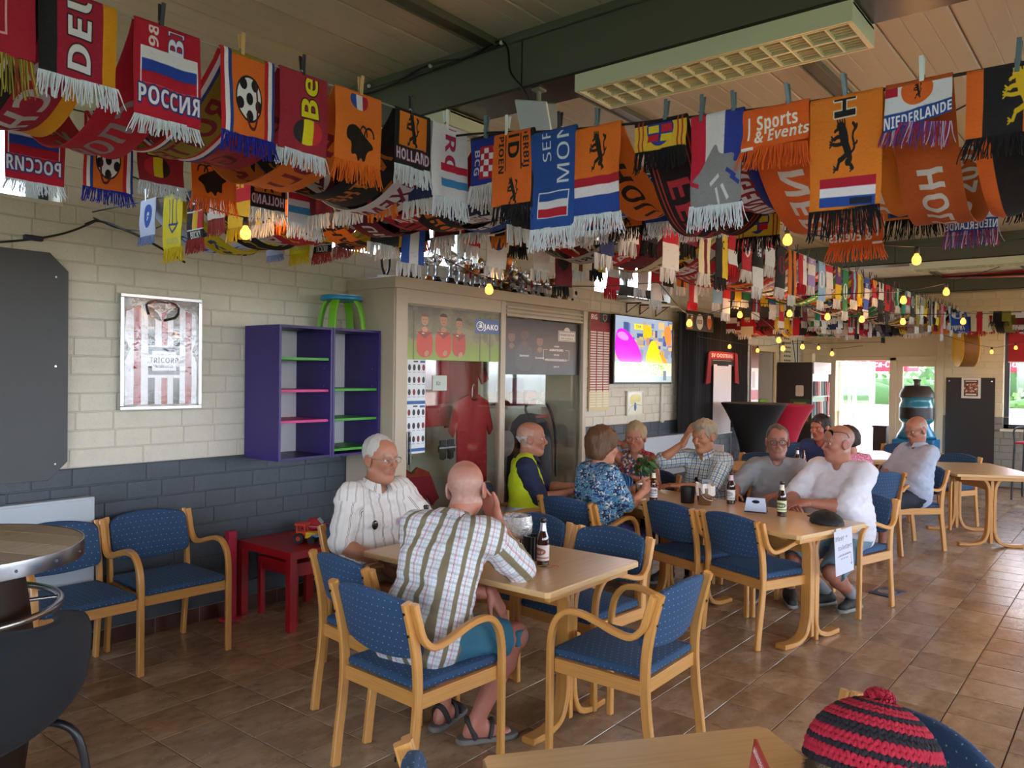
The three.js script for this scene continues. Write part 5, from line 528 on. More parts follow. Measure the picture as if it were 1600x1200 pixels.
// designs: paint the hanging front end (0..w, 0..h, h at the fringe), the long middle lettering, and the base
const OR = '#dd6a1c';
const D = {
  s0: { n: 'red scarf with a white outline and a gold ring', bg: '#a3172c', fr: ['#8a7a2c', '#a34a2c', '#b8a83c'], f: (g, w, h) => { g.strokeStyle = '#e0a8b0'; g.lineWidth = 4; g.strokeRect(-20, h * 0.2, w * 0.78, h * 0.52); g.strokeStyle = '#e0b31c'; g.lineWidth = 12; g.beginPath(); g.arc(w * 0.2, h * 0.36, w * 0.17, 0, 7); g.stroke(); }, m: 'LEONES', mc: '#241a1c' },
  deu: { n: 'black, red and gold scarf with big white lettering', bg: '#9e1631', st: [[0, 0.22, '#17161a'], [0.8, 1, '#d9930e']], fr: ['#dfe6ee'], f: (g, w, h) => txt(g, 'DEUT', w * 0.5, h * 0.93, w * 0.42, '#dcd9dc', { rot: -PI / 2, align: 'left', stroke: '#17161a', lw: 5 }), m: 'SCHLAND', mc: '#b9b4b4' },
  rus: { n: 'red scarf with a white, blue and red flag and Cyrillic lettering', bg: '#b3122c', fr: ['#dfe6ee'], f: (g, w, h) => { txt(g, 'ВЬ', w * 0.62, h * 0.06, w * 0.32, '#d9dce8', { font: 'serif', stroke: '#26357a', lw: 4, rot: -PI / 2 }); txt(g, '98', w * 0.28, h * 0.1, w * 0.2, '#e6d4d8', { rot: -PI / 2 }); g.fillStyle = '#e6dfe6'; g.fillRect(w * 0.1, h * 0.24, w * 0.84, h * 0.4); flag(g, w * 0.12, h * 0.25, w * 0.8, h * 0.38, ['#dcd9dd', '#1d3f9c', '#b3122c']); txt(g, 'РОССИЯ', w * 0.52, h * 0.76, w * 0.23, '#e6e2ea', { stroke: '#26357a', lw: 7 }); }, m: 'СПОРТ 21', mc: '#8f8488' },
  bal: { n: 'orange scarf with a football and red, white and blue edges', bg: OR, st: [[0, 0.07, '#c01a26'], [0.07, 0.14, '#e8e2e6'], [0.14, 0.2, '#25408e'], [0.8, 0.87, '#c01a26'], [0.87, 0.94, '#e8e2e6'], [0.94, 1, '#25408e']], fr: ['#22299a'], f: (g, w, h) => { const x = w * 0.5, y = h * 0.52, r = w * 0.24; g.fillStyle = '#e9e6e8'; g.beginPath(); g.arc(x, y, r, 0, 7); g.fill(); g.strokeStyle = '#14141a'; g.lineWidth = 4; g.stroke(); g.fillStyle = '#14141a'; for (const [a, d] of [[0, 0], [0.3, 0.78], [1.56, 0.78], [2.8, 0.78], [4.1, 0.78], [5.3, 0.78]]) { g.beginPath(); g.arc(x + Math.cos(a) * r * d, y + Math.sin(a) * r * d, r * 0.27, 0, 7); g.fill(); } g.strokeStyle = '#5a1420'; g.lineWidth = 6; g.beginPath(); g.moveTo(w * 0.62, h * 0.3); g.quadraticCurveTo(w * 0.7, h * 0.7, w * 0.6, h * 0.88); g.quadraticCurveTo(w * 0.48, h * 0.92, w * 0.44, h * 0.72); g.stroke(); }, m: 'ROTTERDAM', mc: '#7a1c2a', mbg: '#8f7a22' },
  be: { n: 'dull red scarf with yellow lettering and a black, yellow and red disc', bg: '#a0283a', fr: ['#dfe6ee'], f: (g, w, h) => { txt(g, 'Be', w * 0.62, h * 0.26, w * 0.46, '#e6d61c', { rot: -PI / 2, stroke: '#14141a', lw: 6 }); g.save(); g.beginPath(); g.ellipse(w * 0.58, h * 0.72, w * 0.27, h * 0.17, 0, 0, 7); g.clip(); flag(g, w * 0.3, h * 0.5, w * 0.56, h * 0.5, ['#2c2a30', '#e6d61c', '#d0303a'], true); g.restore(); }, m: 'BELGIUM', mc: '#5a1420' },
  lion: { n: 'orange scarf with a black lion head', bg: '#e07424', fr: ['#e8721c'], f: (g, w, h) => { g.save(); g.beginPath(); g.ellipse(w * 0.5, h * 0.08, w * 0.19, h * 0.14, 0, 0, 7); g.clip(); flag(g, w * 0.3, -h * 0.1, w * 0.4, h * 0.4, ['#24479c', '#dcd9e2', '#b01730'], true); g.restore(); blob(g, [[w * 0.22, h * 0.5], [w * 0.36, h * 0.44], [w * 0.5, h * 0.5], [w * 0.78, h * 0.62], [w * 0.86, h * 0.72], [w * 0.72, h * 0.76], [w * 0.66, h * 0.96], [w * 0.58, h * 0.86], [w * 0.48, h * 0.98], [w * 0.44, h * 0.84], [w * 0.32, h * 0.9], [w * 0.34, h * 0.7], [w * 0.22, h * 0.66]], '#19140f'); g.strokeStyle = '#19140f'; g.lineWidth = 5; for (const k of [0, 1]) { g.beginPath(); g.arc(w * (0.6 + k * 0.14), h * 0.55, w * 0.1, 2.6, 6.4); g.stroke(); } }, m: 'HOLLAND', mc: '#8d2230' },
  holl: { n: 'black scarf with a lion on an orange field and white fringe', bg: '#17161c', fr: ['#dfe6ee'], f: (g, w, h) => { g.fillStyle = '#d97a22'; g.fillRect(w * 0.12, -5, w * 0.76, h * 0.66); lion(g, w * 0.5, h * 0.3, h * 0.33, '#15131a'); txt(g, 'HOLLAND', w * 0.5, h * 0.78, w * 0.2, '#c9d0e8', { stroke: '#a02030', lw: 4 }); }, m: 'NETHERLANDS', mc: '#c06a24' },
  lux: { n: 'white scarf with raspberry lettering and a red, white and pale blue flag', bg: '#d9d8e0', fr: ['#dfe6ee'], f: (g, w, h) => { txt(g, 'URG', w * 0.5, h * 0.2, w * 0.42, '#a82450', { rot: PI / 2 }); flag(g, w * 0.24, h * 0.5, w * 0.74, h * 0.32, ['#c01a38', '#dcdae2', '#3f8cc8']); }, m: 'LUXEMBOURG', mc: '#7d2440' },
  cro: { n: 'blue scarf with a red and white chequered shield', bg: '#22308c', fr: ['#d8d6d8'], f: (g, w, h) => { for (let j = 0; j < 5; j++) for (let i = 0; i < 5; i++) { g.fillStyle = (i + j) % 2 ? '#e4e0e4' : '#c01a30'; g.fillRect(w * (0.3 + i * 0.12), h * (0.2 + j * 0.13), w * 0.12, h * 0.13); } g.strokeStyle = '#c01a30'; g.lineWidth = 5; g.strokeRect(w * 0.3, h * 0.2, w * 0.6, h * 0.65); txt(g, 'BCG', w * 0.2, h * 0.5, w * 0.2, '#c9c4d8', { rot: PI / 2 }); }, m: 'HRVATSKA', mc: '#c9c4d0', mbg: '#2a2440' },
  nd: { n: 'orange and black scarf with upright Dutch lettering', bg: '#d9661e', st: [[0.92, 1, '#17161a']], fr: ['#15141a'], f: (g, w, h) => { txt(g, 'KAMPIOEN', w * 0.2, h * 0.54, w * 0.17, '#17161a', { rot: PI / 2, align: 'right' }); txt(g, 'LAND', w * 0.52, h * 0.36, w * 0.38, '#17161a', { rot: PI / 2, align: 'right' }); txt(g, 'DERBIJ', w * 0.8, h * 0.5, w * 0.17, '#17161a', { rot: PI / 2, align: 'right' }); g.fillStyle = '#17161a'; g.fillRect(w * 0.31, 0, 4, h * 0.5); g.fillRect(w * 0.68, 0, 4, h * 0.5); lion(g, w * 0.5, h * 0.8, h * 0.2, '#17161a'); }, m: 'NEDERLAND', mc: '#17161a' },
  blue: { n: 'blue scarf with a flag in a white outline', bg: '#1f4a94', fr: ['#dfe6ee'], f: (g, w, h) => { txt(g, 'SER', w * 0.36, h * 0.3, w * 0.26, '#d8dce4', { rot: -PI / 2, bold: false, align: 'left' }); txt(g, 'MON', w * 0.72, h * 0.56, w * 0.34, '#d8dce4', { rot: -PI / 2, bold: false, align: 'left' }); g.strokeStyle = '#d8dce4'; g.lineWidth = 4; g.strokeRect(w * 0.2, h * 0.62, w * 0.66, h * 0.26); flag(g, w * 0.21, h * 0.625, w * 0.64, h * 0.25, ['#1f4a94', '#d8d6dc', '#b01730']); }, m: 'TENEGRO', mc: '#c9ccd8' },
  lion2: { n: 'orange scarf with a black lion over red, white and blue bands', bg: '#e0701c', fr: ['#dfe6ee'], f: (g, w, h) => { lion(g, w * 0.52, h * 0.26, h * 0.24, '#1a1410'); g.fillStyle = NL[0]; g.fillRect(0, h * 0.55, w, h * 0.1); g.fillStyle = NL[1]; g.fillRect(0, h * 0.65, w, h * 0.12); g.fillStyle = NL[2]; g.fillRect(0, h * 0.77, w, h * 0.23); }, m: 'HOLLAND', mc: '#241a16' },
  yel: { n: 'short hanging yellow scarf with a red and blue crest', bg: '#d8b02a', st: [[0.08, 0.11, '#b03a2a'], [0.16, 0.19, '#b03a2a'], [0.82, 0.85, '#b03a2a'], [0.9, 0.93, '#b03a2a']], fr: ['#121116'], f: (g, w, h) => { blob(g, [[w * 0.25, -10], [w * 0.75, -10], [w * 0.75, h * 0.5], [w * 0.5, h * 0.95], [w * 0.25, h * 0.5]], '#26358c'); for (const [x, y] of [[0.38, 0.2], [0.62, 0.2], [0.38, 0.55], [0.62, 0.55]]) { g.fillStyle = (x < 0.5) === (y < 0.4) ? '#d8c02a' : '#c01a30'; g.fillRect(w * (x - 0.1), h * (y - 0.14), w * 0.2, h * 0.28); } }, m: 'FEYENOORD', mc: '#b02a34', mbg: '#1d1014' },
  eag: { n: 'red, white and blue scarf with a grey eagle', bg: '#cfcbd2', st: [[0, 0.3, '#c41c38'], [0.3, 0.66, '#dad5da'], [0.66, 1, '#2a3a90']], fr: ['#dfe6ee'], f: (g, w, h) => { blob(g, [[w * 0.4, h * 0.38], [w * 0.52, h * 0.3], [w * 0.58, h * 0.46], [w * 0.86, h * 0.42], [w * 0.8, h * 0.56], [w * 1.05, h * 0.5], [w * 1.05, h * 1.1], [-5, h * 1.1], [-5, h * 0.74], [w * 0.2, h * 0.62], [w * 0.3, h * 0.5]], '#86868a'); for (const [x, y, q, c] of [[0.1, 0.74, 0.3, '#c41c38'], [0.5, 0.72, -0.5, '#d4d0d4'], [0.8, 0.66, 0.5, '#2a3a90'], [0.88, 0.74, 0.5, '#2a3a90'], [0.56, 0.9, 1.3, '#d4d0d4'], [0.7, 0.86, 1, '#d4d0d4']]) { g.save(); g.translate(w * x, h * y); g.rotate(q); g.fillStyle = c; g.fillRect(-w * 0.1, -4, w * 0.2, 9); g.restore(); } }, m: 'ARGENTORATUM', mc: '#8a2430', mbg: '#c86a24' },
  se: { n: 'short hanging orange scarf lettered Sports & Events', bg: '#df5f1c', fr: ['#e8621c'], f: (g, w, h) => { g.fillStyle = '#eee'; g.fillRect(w * 0.1, h * 0.1, w * 0.03, h * 0.62); txt(g, 'Sports', w * 0.22, h * 0.28, w * 0.2, '#f0e8e4', { align: 'left' }); txt(g, '& Events', w * 0.2, h * 0.66, w * 0.19, '#f0e8e4', { align: 'left' }); g.fillStyle = '#eee'; g.fillRect(w * 0.02, h * 0.9, w * 0.18, h * 0.14); }, m: 'NEDERLAND', mc: '#e6d4cc', m2: 'OKTOBER 2018' },
  H: { n: 'orange scarf with a black lion, letter H and a flag', bg: '#dd7a1e', fr: ['#121116'], f: (g, w, h) => { txt(g, 'H', w * 0.5, h * 0.06, w * 0.4, '#17141a', { rot: -PI / 2, stroke: '#e0d4c8', lw: 5 }); lion(g, w * 0.5, h * 0.42, h * 0.25, '#17141a'); flag(g, w * 0.16, h * 0.7, w * 0.76, h * 0.26, NL); g.fillStyle = '#17203c'; g.fillRect(w * 0.58, h * 0.89, w * 0.3, h * 0.06); }, m: 'OLLAND', mc: '#e0d4c8' },
  ned: { n: 'short hanging white scarf lettered NIEDERLANDE with purple fringe', bg: '#d8d9e0', fr: ['#7a3a8c', '#b02a5a', '#c9b4d4', '#5a4a9a'], f: (g, w, h) => { blob(g, [[w * 0.25, -8], [w * 0.72, -8], [w * 0.72, h * 0.34], [w * 0.5, h * 0.56], [w * 0.25, h * 0.34]], '#d8641e'); lion(g, w * 0.5, h * 0.16, h * 0.22, '#1d1410'); g.fillStyle = '#b01730'; g.fillRect(0, 0, w * 0.2, h * 0.2); g.fillStyle = '#22468f'; g.fillRect(0, h * 0.6, w, h * 0.4); txt(g, 'NIEDERLANDE', w * 0.5, h * 0.8, w * 0.145, '#e8e6ee'); }, m: 'HOLLAND 2024', mc: '#d0c8c4', mbg: '#b8541c' },
  yl: { n: 'black and orange scarf with a golden lion and black fringe', bg: '#dd661e', st: [[0.2, 0.62, '#17151a']], fr: ['#121116'], f: (g, w, h) => lion(g, w * 0.62, h * 0.42, h * 0.46, '#dcb41c'), m: 'ORANJE', mc: '#241a14' },
  bw: { n: 'pale scarf with a blue crest', bg: '#c6cfe6', fr: ['#93a8dc'], f: (g, w, h) => { blob(g, [[w * 0.26, h * 0.1], [w * 0.74, h * 0.1], [w * 0.74, h * 0.6], [w * 0.5, h * 0.8], [w * 0.26, h * 0.6]], '#2a52a8'); blob(g, [[w * 0.4, h * 0.3], [w * 0.6, h * 0.3], [w * 0.5, h * 0.66]], '#c6cfe6'); txt(g, 'C', w * 0.5, h * 0.5, w * 0.2, '#1d3a80'); }, m: 'SCOTLAND', mc: '#2a52a8' },
  ukr: { n: 'bright yellow scarf with a blue trident', bg: '#dcc916', fr: ['#dcc40e'], f: (g, w, h) => { g.strokeStyle = '#33447a'; g.lineWidth = 8; for (const q of [-1, 0, 1]) { g.beginPath(); g.moveTo(w * (0.5 + q * 0.2), h * 0.06); g.quadraticCurveTo(w * (0.5 + q * 0.12), h * 0.36, w * (0.5 + q * 0.2), h * 0.56); g.stroke(); } g.beginPath(); g.moveTo(w * 0.3, h * 0.55); g.lineTo(w * 0.7, h * 0.55); g.lineTo(w * 0.5, h * 0.7); g.closePath(); g.stroke(); txt(g, 'UKRAINE', w * 0.5, h * 0.86, w * 0.16, '#b8b06a'); }, m: 'UKRAINE', mc: '#33447a' },
  bel: { n: 'black scarf with a white B over a black, yellow and red flag', bg: '#17161a', fr: ['#a3383c'], f: (g, w, h) => { txt(g, 'B', w * 0.45, h * 0.16, w * 0.46, '#e2e0e2', { rot: -PI / 2 }); flag(g, 0, h * 0.42, w, h * 0.36, ['#17161a', '#d8b01c', '#b8202c'], true); g.fillStyle = '#ddd'; g.fillRect(0, h * 0.4, w, 5); g.fillRect(0, h * 0.78, w, 5); txt(g, 'BRICKY', w * 0.5, h * 0.9, w * 0.18, '#d8d4d0'); }, m: 'BELGIQUE', mc: '#c9a82a' },
  d: { n: 'white scarf with small dark lettering beside the black one with the B', bg: '#d4d2d4', fr: ['#a8545c'], f: (g, w, h) => txt(g, 'De', w * 0.5, h * 0.5, w * 0.4, '#22222a'), m: 'DANMARK', mc: '#a02030' },
};
const atlasA = (() => { const keys = Object.keys(D), CW = 186, CH = 1024, c = canvas(2048, 2048, (g) => { const r = rng(44); keys.forEach((k, i) => { const d = D[k], x = (i % 11) * CW, y = (i / 11 | 0) * CH, w = CW, F = Math.round(CH * (d.F || 0.2)); d.uv = [x / 2048, (x + w) / 2048, 1 - (y + CH) / 2048, 1 - y / 2048]; d.paint = (F) => { g.save(); g.beginPath(); g.rect(x, y, w, CH); g.clip(); g.translate(x, y); g.fillStyle = d.mbg || d.bg; g.fillRect(0, 0, w, CH); g.fillStyle = d.bg; g.fillRect(0, CH - F, w, F); g.fillRect(0, 0, w, F); (d.st || []).forEach(([a, b, col]) => { g.fillStyle = col; g.fillRect(a * w, 0, (b - a) * w, CH); }); txt(g, d.m, w * 0.5, CH * 0.47, w * 0.56, d.mc, { rot: -PI / 2, sx: Math.min(1.15, (CH - 2 * F) * 0.86 / (d.m.length * w * 0.42)) }); if (d.m2) txt(g, d.m2, w * 0.86, CH * 0.47, w * 0.2, d.mc, { rot: -PI / 2 }); g.save(); g.translate(0, CH - F); g.beginPath(); g.rect(0, 0, w, F); g.clip(); d.f(g, w, F); g.restore(); g.save(); g.translate(w, F); g.rotate(PI); g.beginPath(); g.rect(0, 0, w, F); g.clip(); d.f(g, w, F); g.restore();
      for (let q = 0; q < 2600; q++) { g.fillStyle = r() > 0.5 ? 'rgba(0,0,0,.05)' : 'rgba(255,255,255,.045)'; g.fillRect(r() * w, r() * CH, 3 + r() * 7, 1.5); } g.restore(); }; }); }); return c; })();
// far scarves: bands, stripes, letters and crests in club colours
const PAL = { red: '#b8182a', white: '#dad8d6', black: '#1a191d', navy: '#232c58', green: '#1d7a46', yellow: '#d8b824', orange: '#d8731e', lilac: '#9a86c0', azure: '#86b4dc', blue: '#2a52a8', maroon: '#6e1626', grey: '#8d8a88', olive: '#857c28', purple: '#58307c', cream: '#d9cfa8', turquoise: '#1d8f82', pink: '#cc7a8c' };
const farDesigns = []; // filled by far()
const FW = 64, FH = 512, farCanvas = document.createElement('canvas'); farCanvas.width = farCanvas.height = 2048;
function far(a, b, style) { const i = farDesigns.length, x = (i % 32) * FW, y = (i / 32 | 0) * FH, g = farCanvas.getContext('2d'), r = rng(500 + i), A = PAL[a], B = PAL[b]; g.save(); g.beginPath(); g.rect(x, y, FW, FH); g.clip(); g.translate(x, y); g.fillStyle = A; g.fillRect(0, 0, FW, FH); const F = FH * 0.22;
  if (style === 0) { g.fillStyle = B; g.fillRect(0, FH - F * 0.4, FW, F * 0.4); g.fillRect(0, 0, FW, F * 0.4); g.fillRect(FW * 0.3, FH - F, FW * 0.4, F * 0.4); } else if (style === 1) { g.fillStyle = B; g.fillRect(FW * 0.36, 0, FW * 0.3, FH); } else if (style === 2) { g.fillStyle = B; for (let k = 0; k < 8; k++) g.fillRect(0, k * 64, FW, 30); } else if (style === 3) { g.fillStyle = B; g.fillRect(0, 0, FW * 0.5, FH); } else { g.fillStyle = B; g.beginPath(); g.arc(FW / 2, FH - F * 0.5, FW * 0.34, 0, 7); g.fill(); g.beginPath(); g.arc(FW / 2, F * 0.5, FW * 0.34, 0, 7); g.fill(); g.fillStyle = A; g.fillRect(FW * 0.4, FH - F * 0.66, FW * 0.2, F * 0.3); }
  const names = ['SUPPORTERS', 'FORZA', 'CHAMPIONS', 'UNITED', 'CITY FC', 'SPORTING', 'ALLEZ', 'ULTRAS']; txt(g, names[i % 8], FW / 2, FH * 0.48, FW * 0.55, style === 1 ? A : B, { rot: -PI / 2, stroke: style === 2 ? A : undefined, lw: 5 }); if (style !== 4) txt(g, 'FC', FW / 2, FH - F * 0.62, FW * 0.36, style === 0 ? A : B, {}); for (let q = 0; q < 240; q++) { g.fillStyle = r() > 0.5 ? 'rgba(0,0,0,.08)' : 'rgba(255,255,255,.07)'; g.fillRect(r() * FW, r() * FH, 3 + r() * 6, 2); } g.restore();
  const d = { uv: [x / 2048, (x + FW) / 2048, 1 - (y + FH) / 2048, 1 - y / 2048], far: true }; farDesigns.push(d); return d; }

const fringeM = {}; const fringeMat = (c) => (fringeM[c] ||= MAT(c, 0.9, { sheen: 0.3, sheenRoughness: 0.6 }));
// unit fringe: hangs from y = 0 to about -1 over z = -0.5..0.5; parts per yarn colour
function fringeGeo(n, k, of, seed, segs, thick) { const r = rng(seed), pos = [], idx = []; for (let i = 0; i < n; i++) { const c = (r() * of) | 0, z0 = -0.5 + (i + 0.5) / n, sway = (r() - 0.5) * 0.12 + z0 * 0.14, L = 0.82 + r() * 0.3, xo = (r() - 0.5) * 0.16, tw = r() * 6; if (c !== k) continue; const b = pos.length / 3; for (let s = 0; s <= segs; s++) { const t = s / segs, z = z0 + sway * t + Math.sin(t * 5 + tw) * 0.012 * t, x = xo * t + Math.cos(t * 4 + tw) * 0.05 * t, q = thick * (1 - 0.35 * t); for (let m = 0; m < 3; m++) { const a = m / 3 * 2 * PI + tw; pos.push(x + Math.cos(a) * q * 2.6, 0.04 - t * (L + 0.04), z + Math.sin(a) * q); } } for (let s = 0; s < segs; s++) for (let m = 0; m < 3; m++) { const a = b + s * 3 + m, d = b + s * 3 + (m + 1) % 3; idx.push(a, d, d + 3, a, d + 3, a + 3); } }
  const g = new THREE.BufferGeometry(); g.setAttribute('position', new THREE.Float32BufferAttribute(pos, 3)); g.setAttribute('uv', new THREE.Float32BufferAttribute(new Float32Array(pos.length / 3 * 2), 2)); g.setIndex(idx); g.computeVertexNormals(); return g; }
const fringeCache = {}; const fringeOf = (k, of, near, v) => (fringeCache[[k, of, near, v]] ||= fringeGeo(near ? 64 : 16, k, of, 91 + v * 13, near ? 5 : 2, near ? 0.0125 : 0.034));
let atlasTexA, atlasTexB; const knit = { bumpMap: rep(texFine, 1), bumpScale: 0.0004 };
const clothA = MAT(0xffffff, 0.9, { sheen: 0.2, sheenRoughness: 0.7 }), clothB = clothA.clone();
let scN = 0;
// o: p = middle of the scarf on its line, ang = direction of the line, D/dy = second line, Lf, Lb = hanging ends, sag, w
function scarf(label, d, o) {
  label = label.split(' ').slice(0, 16).join(' ').replace(/[ ,]+(the|with|beside|a|and|on|over|between|to|of|next|one|hanging|half|behind|at)$/g, '').replace(/[ ,]+(the|with|beside|a|and|on|over|next|behind)$/g, ''); const seed = ++scN * 3.7, t = thing('football_scarf', label, 'scarf', o.p, o.ang, o.group), near = !d.far, M = near ? [14, 30, 10] : [6, 14, 5], path = [];
  const drop = (n, L, x, y0, sgn) => { const a = []; for (let i = 0; i <= n; i++) { const s = i / n; a.push([x + sgn * (0.006 + PN.noise(s * 2, seed, 0) * 0.014 * (1 - s)), y0 - L * (1 - s)]); } return a; };
  path.push(...drop(M[0], o.Lf, 0, -0.004, -1)); path.push([-0.003, 0.004], [0.003, 0.004]);
  for (let i = 1; i < M[1]; i++) { const s = i / M[1]; path.push([o.D * s, o.dy * s - 4 * o.sag * s * (1 - s) * (1 + 0.15 * PN.noise(seed, s * 2, 1))]); }
  path.push([o.D - 0.003, o.dy + 0.004], [o.D + 0.003, o.dy + 0.004]); path.push(...drop(M[2], o.Lb, o.D, o.dy - 0.004, 1).reverse());
  const N = path.length, len = [0]; for (let i = 1; i < N; i++) len.push(len[i - 1] + Math.hypot(path[i][0] - path[i - 1][0], path[i][1] - path[i - 1][1])); const L = len[N - 1], K = near ? 8 : 3, [u0, u1, v0, v1] = d.uv, th = 0.0022;
  if (d.paint && !d.done) { d.paint(Math.round(1024 * o.Lf / L)); d.done = true; }
  const row = (i) => { const a = path[Math.max(0, i - 1)], b = path[Math.min(N - 1, i + 1)], dx = b[0] - a[0], dy = b[1] - a[1], l = Math.hypot(dx, dy) || 1, nx = -dy / l, ny = dx / l, s = len[i], out = []; const wide = o.w * (1 - 0.03 * Math.sin(s * 5 + seed)); for (let k = 0; k <= K; k++) { const q = k / K - 0.5, rp = (PN.noise(q * 3.2, s * 3, seed) * 0.014 + PN.noise(q * 7, s * 1.2, seed + 5) * 0.006) * Math.min(1, Math.abs(s - o.Lf) * 9); out.push([path[i][0] + nx * rp, path[i][1] + ny * rp + (o.tilt || 0) * q * (s < o.Lf ? (1 - s / o.Lf) : 0), q * wide + (s < o.Lf ? (o.lean || 0) * (o.Lf - s) : 0), nx, ny, s]); } return out; };
  const rows = Array.from({ length: N }, (_, i) => row(i)), pos = [], uv = [], idx = [];
  for (const sd of [1, -1]) for (const rw of rows) rw.forEach((c, k) => { pos.push(c[0] + c[3] * th * sd, c[1] + c[4] * th * sd, c[2]); uv.push(lerp(u0 + 0.0012, u1 - 0.0012, k / K), lerp(v0 + 0.001, v1 - 0.001, c[5] / L)); });
  const S = N * (K + 1), q4 = (a, b, c, e) => idx.push(a, b, c, a, c, e); for (let i = 0; i + 1 < N; i++) { for (let k = 0; k < K; k++) { const a = i * (K + 1) + k; q4(a, a + 1, a + K + 2, a + K + 1); q4(S + a, S + a + K + 1, S + a + K + 2, S + a + 1); } for (const k of [0, K]) { const a = i * (K + 1) + k; k ? q4(a, S + a, S + a + K + 1, a + K + 1) : q4(a, a + K + 1, S + a + K + 1, S + a); } } for (const i of [0, N - 1]) for (let k = 0; k < K; k++) { const a = i * (K + 1) + k; i ? q4(a, a + 1, S + a + 1, S + a) : q4(a, S + a, S + a + 1, a + 1); }
  const g = new THREE.BufferGeometry(); g.setAttribute('position', new THREE.Float32BufferAttribute(pos, 3)); g.setAttribute('uv', new THREE.Float32BufferAttribute(uv, 2)); g.setIndex(idx); g.computeVertexNormals(); obj('cloth', g, near ? clothA : clothB, t);
  [[rows[0], -1], [rows[N - 1], 1]].forEach(([rw, sg], e) => { const m = rw[K >> 1], fl = o.fl * (e ? 0.9 : 1), cs = o.fr; cs.forEach((c, k) => { const f = stuff(obj('fringe', fringeOf(k, cs.length, near, scN % 3), fringeMat(c), t)); f.position.set(m[0], m[1], m[2]); f.scale.set(0.09, fl, o.w); if (!e && o.tilt) f.rotation.x = Math.atan2(o.tilt, o.w) * 0.9; }); });
  return t;
}
// clothes pegs
function makePeg(label, m, pos, turn) { const t = thing('clothes_peg', label, 'peg', pos, turn); for (const s of [-1, 1]) obj('jaw', boxUV(poly([[s * 0.0015, -0.032], [s * 0.006, -0.03], [s * 0.0075, 0.005], [s * 0.012, 0.05], [s * 0.0075, 0.05], [s * 0.003, 0.01], [s * 0.0012, 0]].map(([x, y]) => [x, y]), 0.011, 0.001)).translate(0, 0, -0.0055), m, t); obj('spring', [rot(cyl(0.0042, 0.0042, 0.014, 0, -0.007, 0, 10), PI / 2, 0, 0), seg([0.004, 0.003, 0.006], [0.011, -0.006, 0.006], 0.001, 5), seg([-0.004, 0.003, -0.006], [-0.011, -0.006, -0.006], 0.001, 5)], steel, t); return t; }
const pegM = { dark: MAT(0x23272b, 0.45), wood: MAT(0xc9a468, 0.6), clear: new THREE.MeshPhysicalMaterial({ color: 0xdfe8e6, roughness: 0.25 }), grey: MAT(0x5f747c, 0.3) };
const yC = (z) => { const a = [[-4.95, 2.605], [-2, 2.578], [-1.7, 2.522], [-1.3, 2.478], [-1, 2.452], [-0.7, 2.427], [-0.5, 2.43], [-0.2, 2.42], [0.6, 2.46], [3, 2.62], [4.3, 2.7]]; for (let i = 1; i < a.length; i++) if (z < a[i][0]) return lerp(a[i - 1][1], a[i][1], (z - a[i - 1][0]) / (a[i][0] - a[i - 1][0])); return 2.7; }, xC = (z) => (z < -2 ? lerp(2.1, 2.2, (z + 4.95) / 2.95) : 2.2), yF = (x) => 2.6 - 0.012 * Math.sin(x * 1.7) ** 2;
{ // the lines
  const ln = MAT(0x17171a, 0.5); const P = []; for (let z = -4.88; z <= 4.15; z += 0.25) P.push([xC(z), yC(z) + 0.001, z]); const c1 = thing('washing_line', 'black line across the room carrying the short and orange scarves', 'line', [0, 0, 0]); obj('cord', tube(P, 0.0045, 90, 6), ln, c1);
  const P2 = P.map(([x, y, z]) => [x + 0.78, y + 0.02, z]); const c2 = thing('washing_line', 'thin second line across the room behind the short and orange scarves', 'line', [0, 0, 0]); obj('cord', tube(P2, 0.0025, 90, 5), ln, c2);
  const A = [], B = []; for (let x = -2.9; x <= 14.4; x += 0.4) { A.push([x, yF(x), -2.07 + 0.008 * x]); B.push([x, yF(x) - 0.01, -2.93]); } const c3 = thing('washing_line', 'thin white line along the room carrying the Russian and German scarves', 'line', [0, 0, 0]); obj('cord', tube(A, 0.003, 120, 6), MAT(0x9a978e, 0.5), c3); const c4 = thing('washing_line', 'thin second line along the room nearer the block wall', 'line', [0, 0, 0]); obj('cord', tube(B, 0.0025, 120, 5), ln, c4);
  const E = [], E2 = []; for (let z = -4.88; z <= 4.15; z += 0.4) { const y = 2.53 - 0.03 * Math.sin((z + 4.9) / 3.3 * PI) ** 2, x = 10.9 + (z + 4.9) * 0.16; E.push([x, y, z]); E2.push([x + 0.8, y, z]); } const c5 = thing('washing_line', 'line across the far end of the room above the drinks cabinet', 'line', [0, 0, 0]); obj('cord', tube(E, 0.003, 60, 5), ln, c5); const c6 = thing('washing_line', 'second line across the far end of the room', 'line', [0, 0, 0]); obj('cord', tube(E2, 0.003, 60, 5), ln, c6);
}
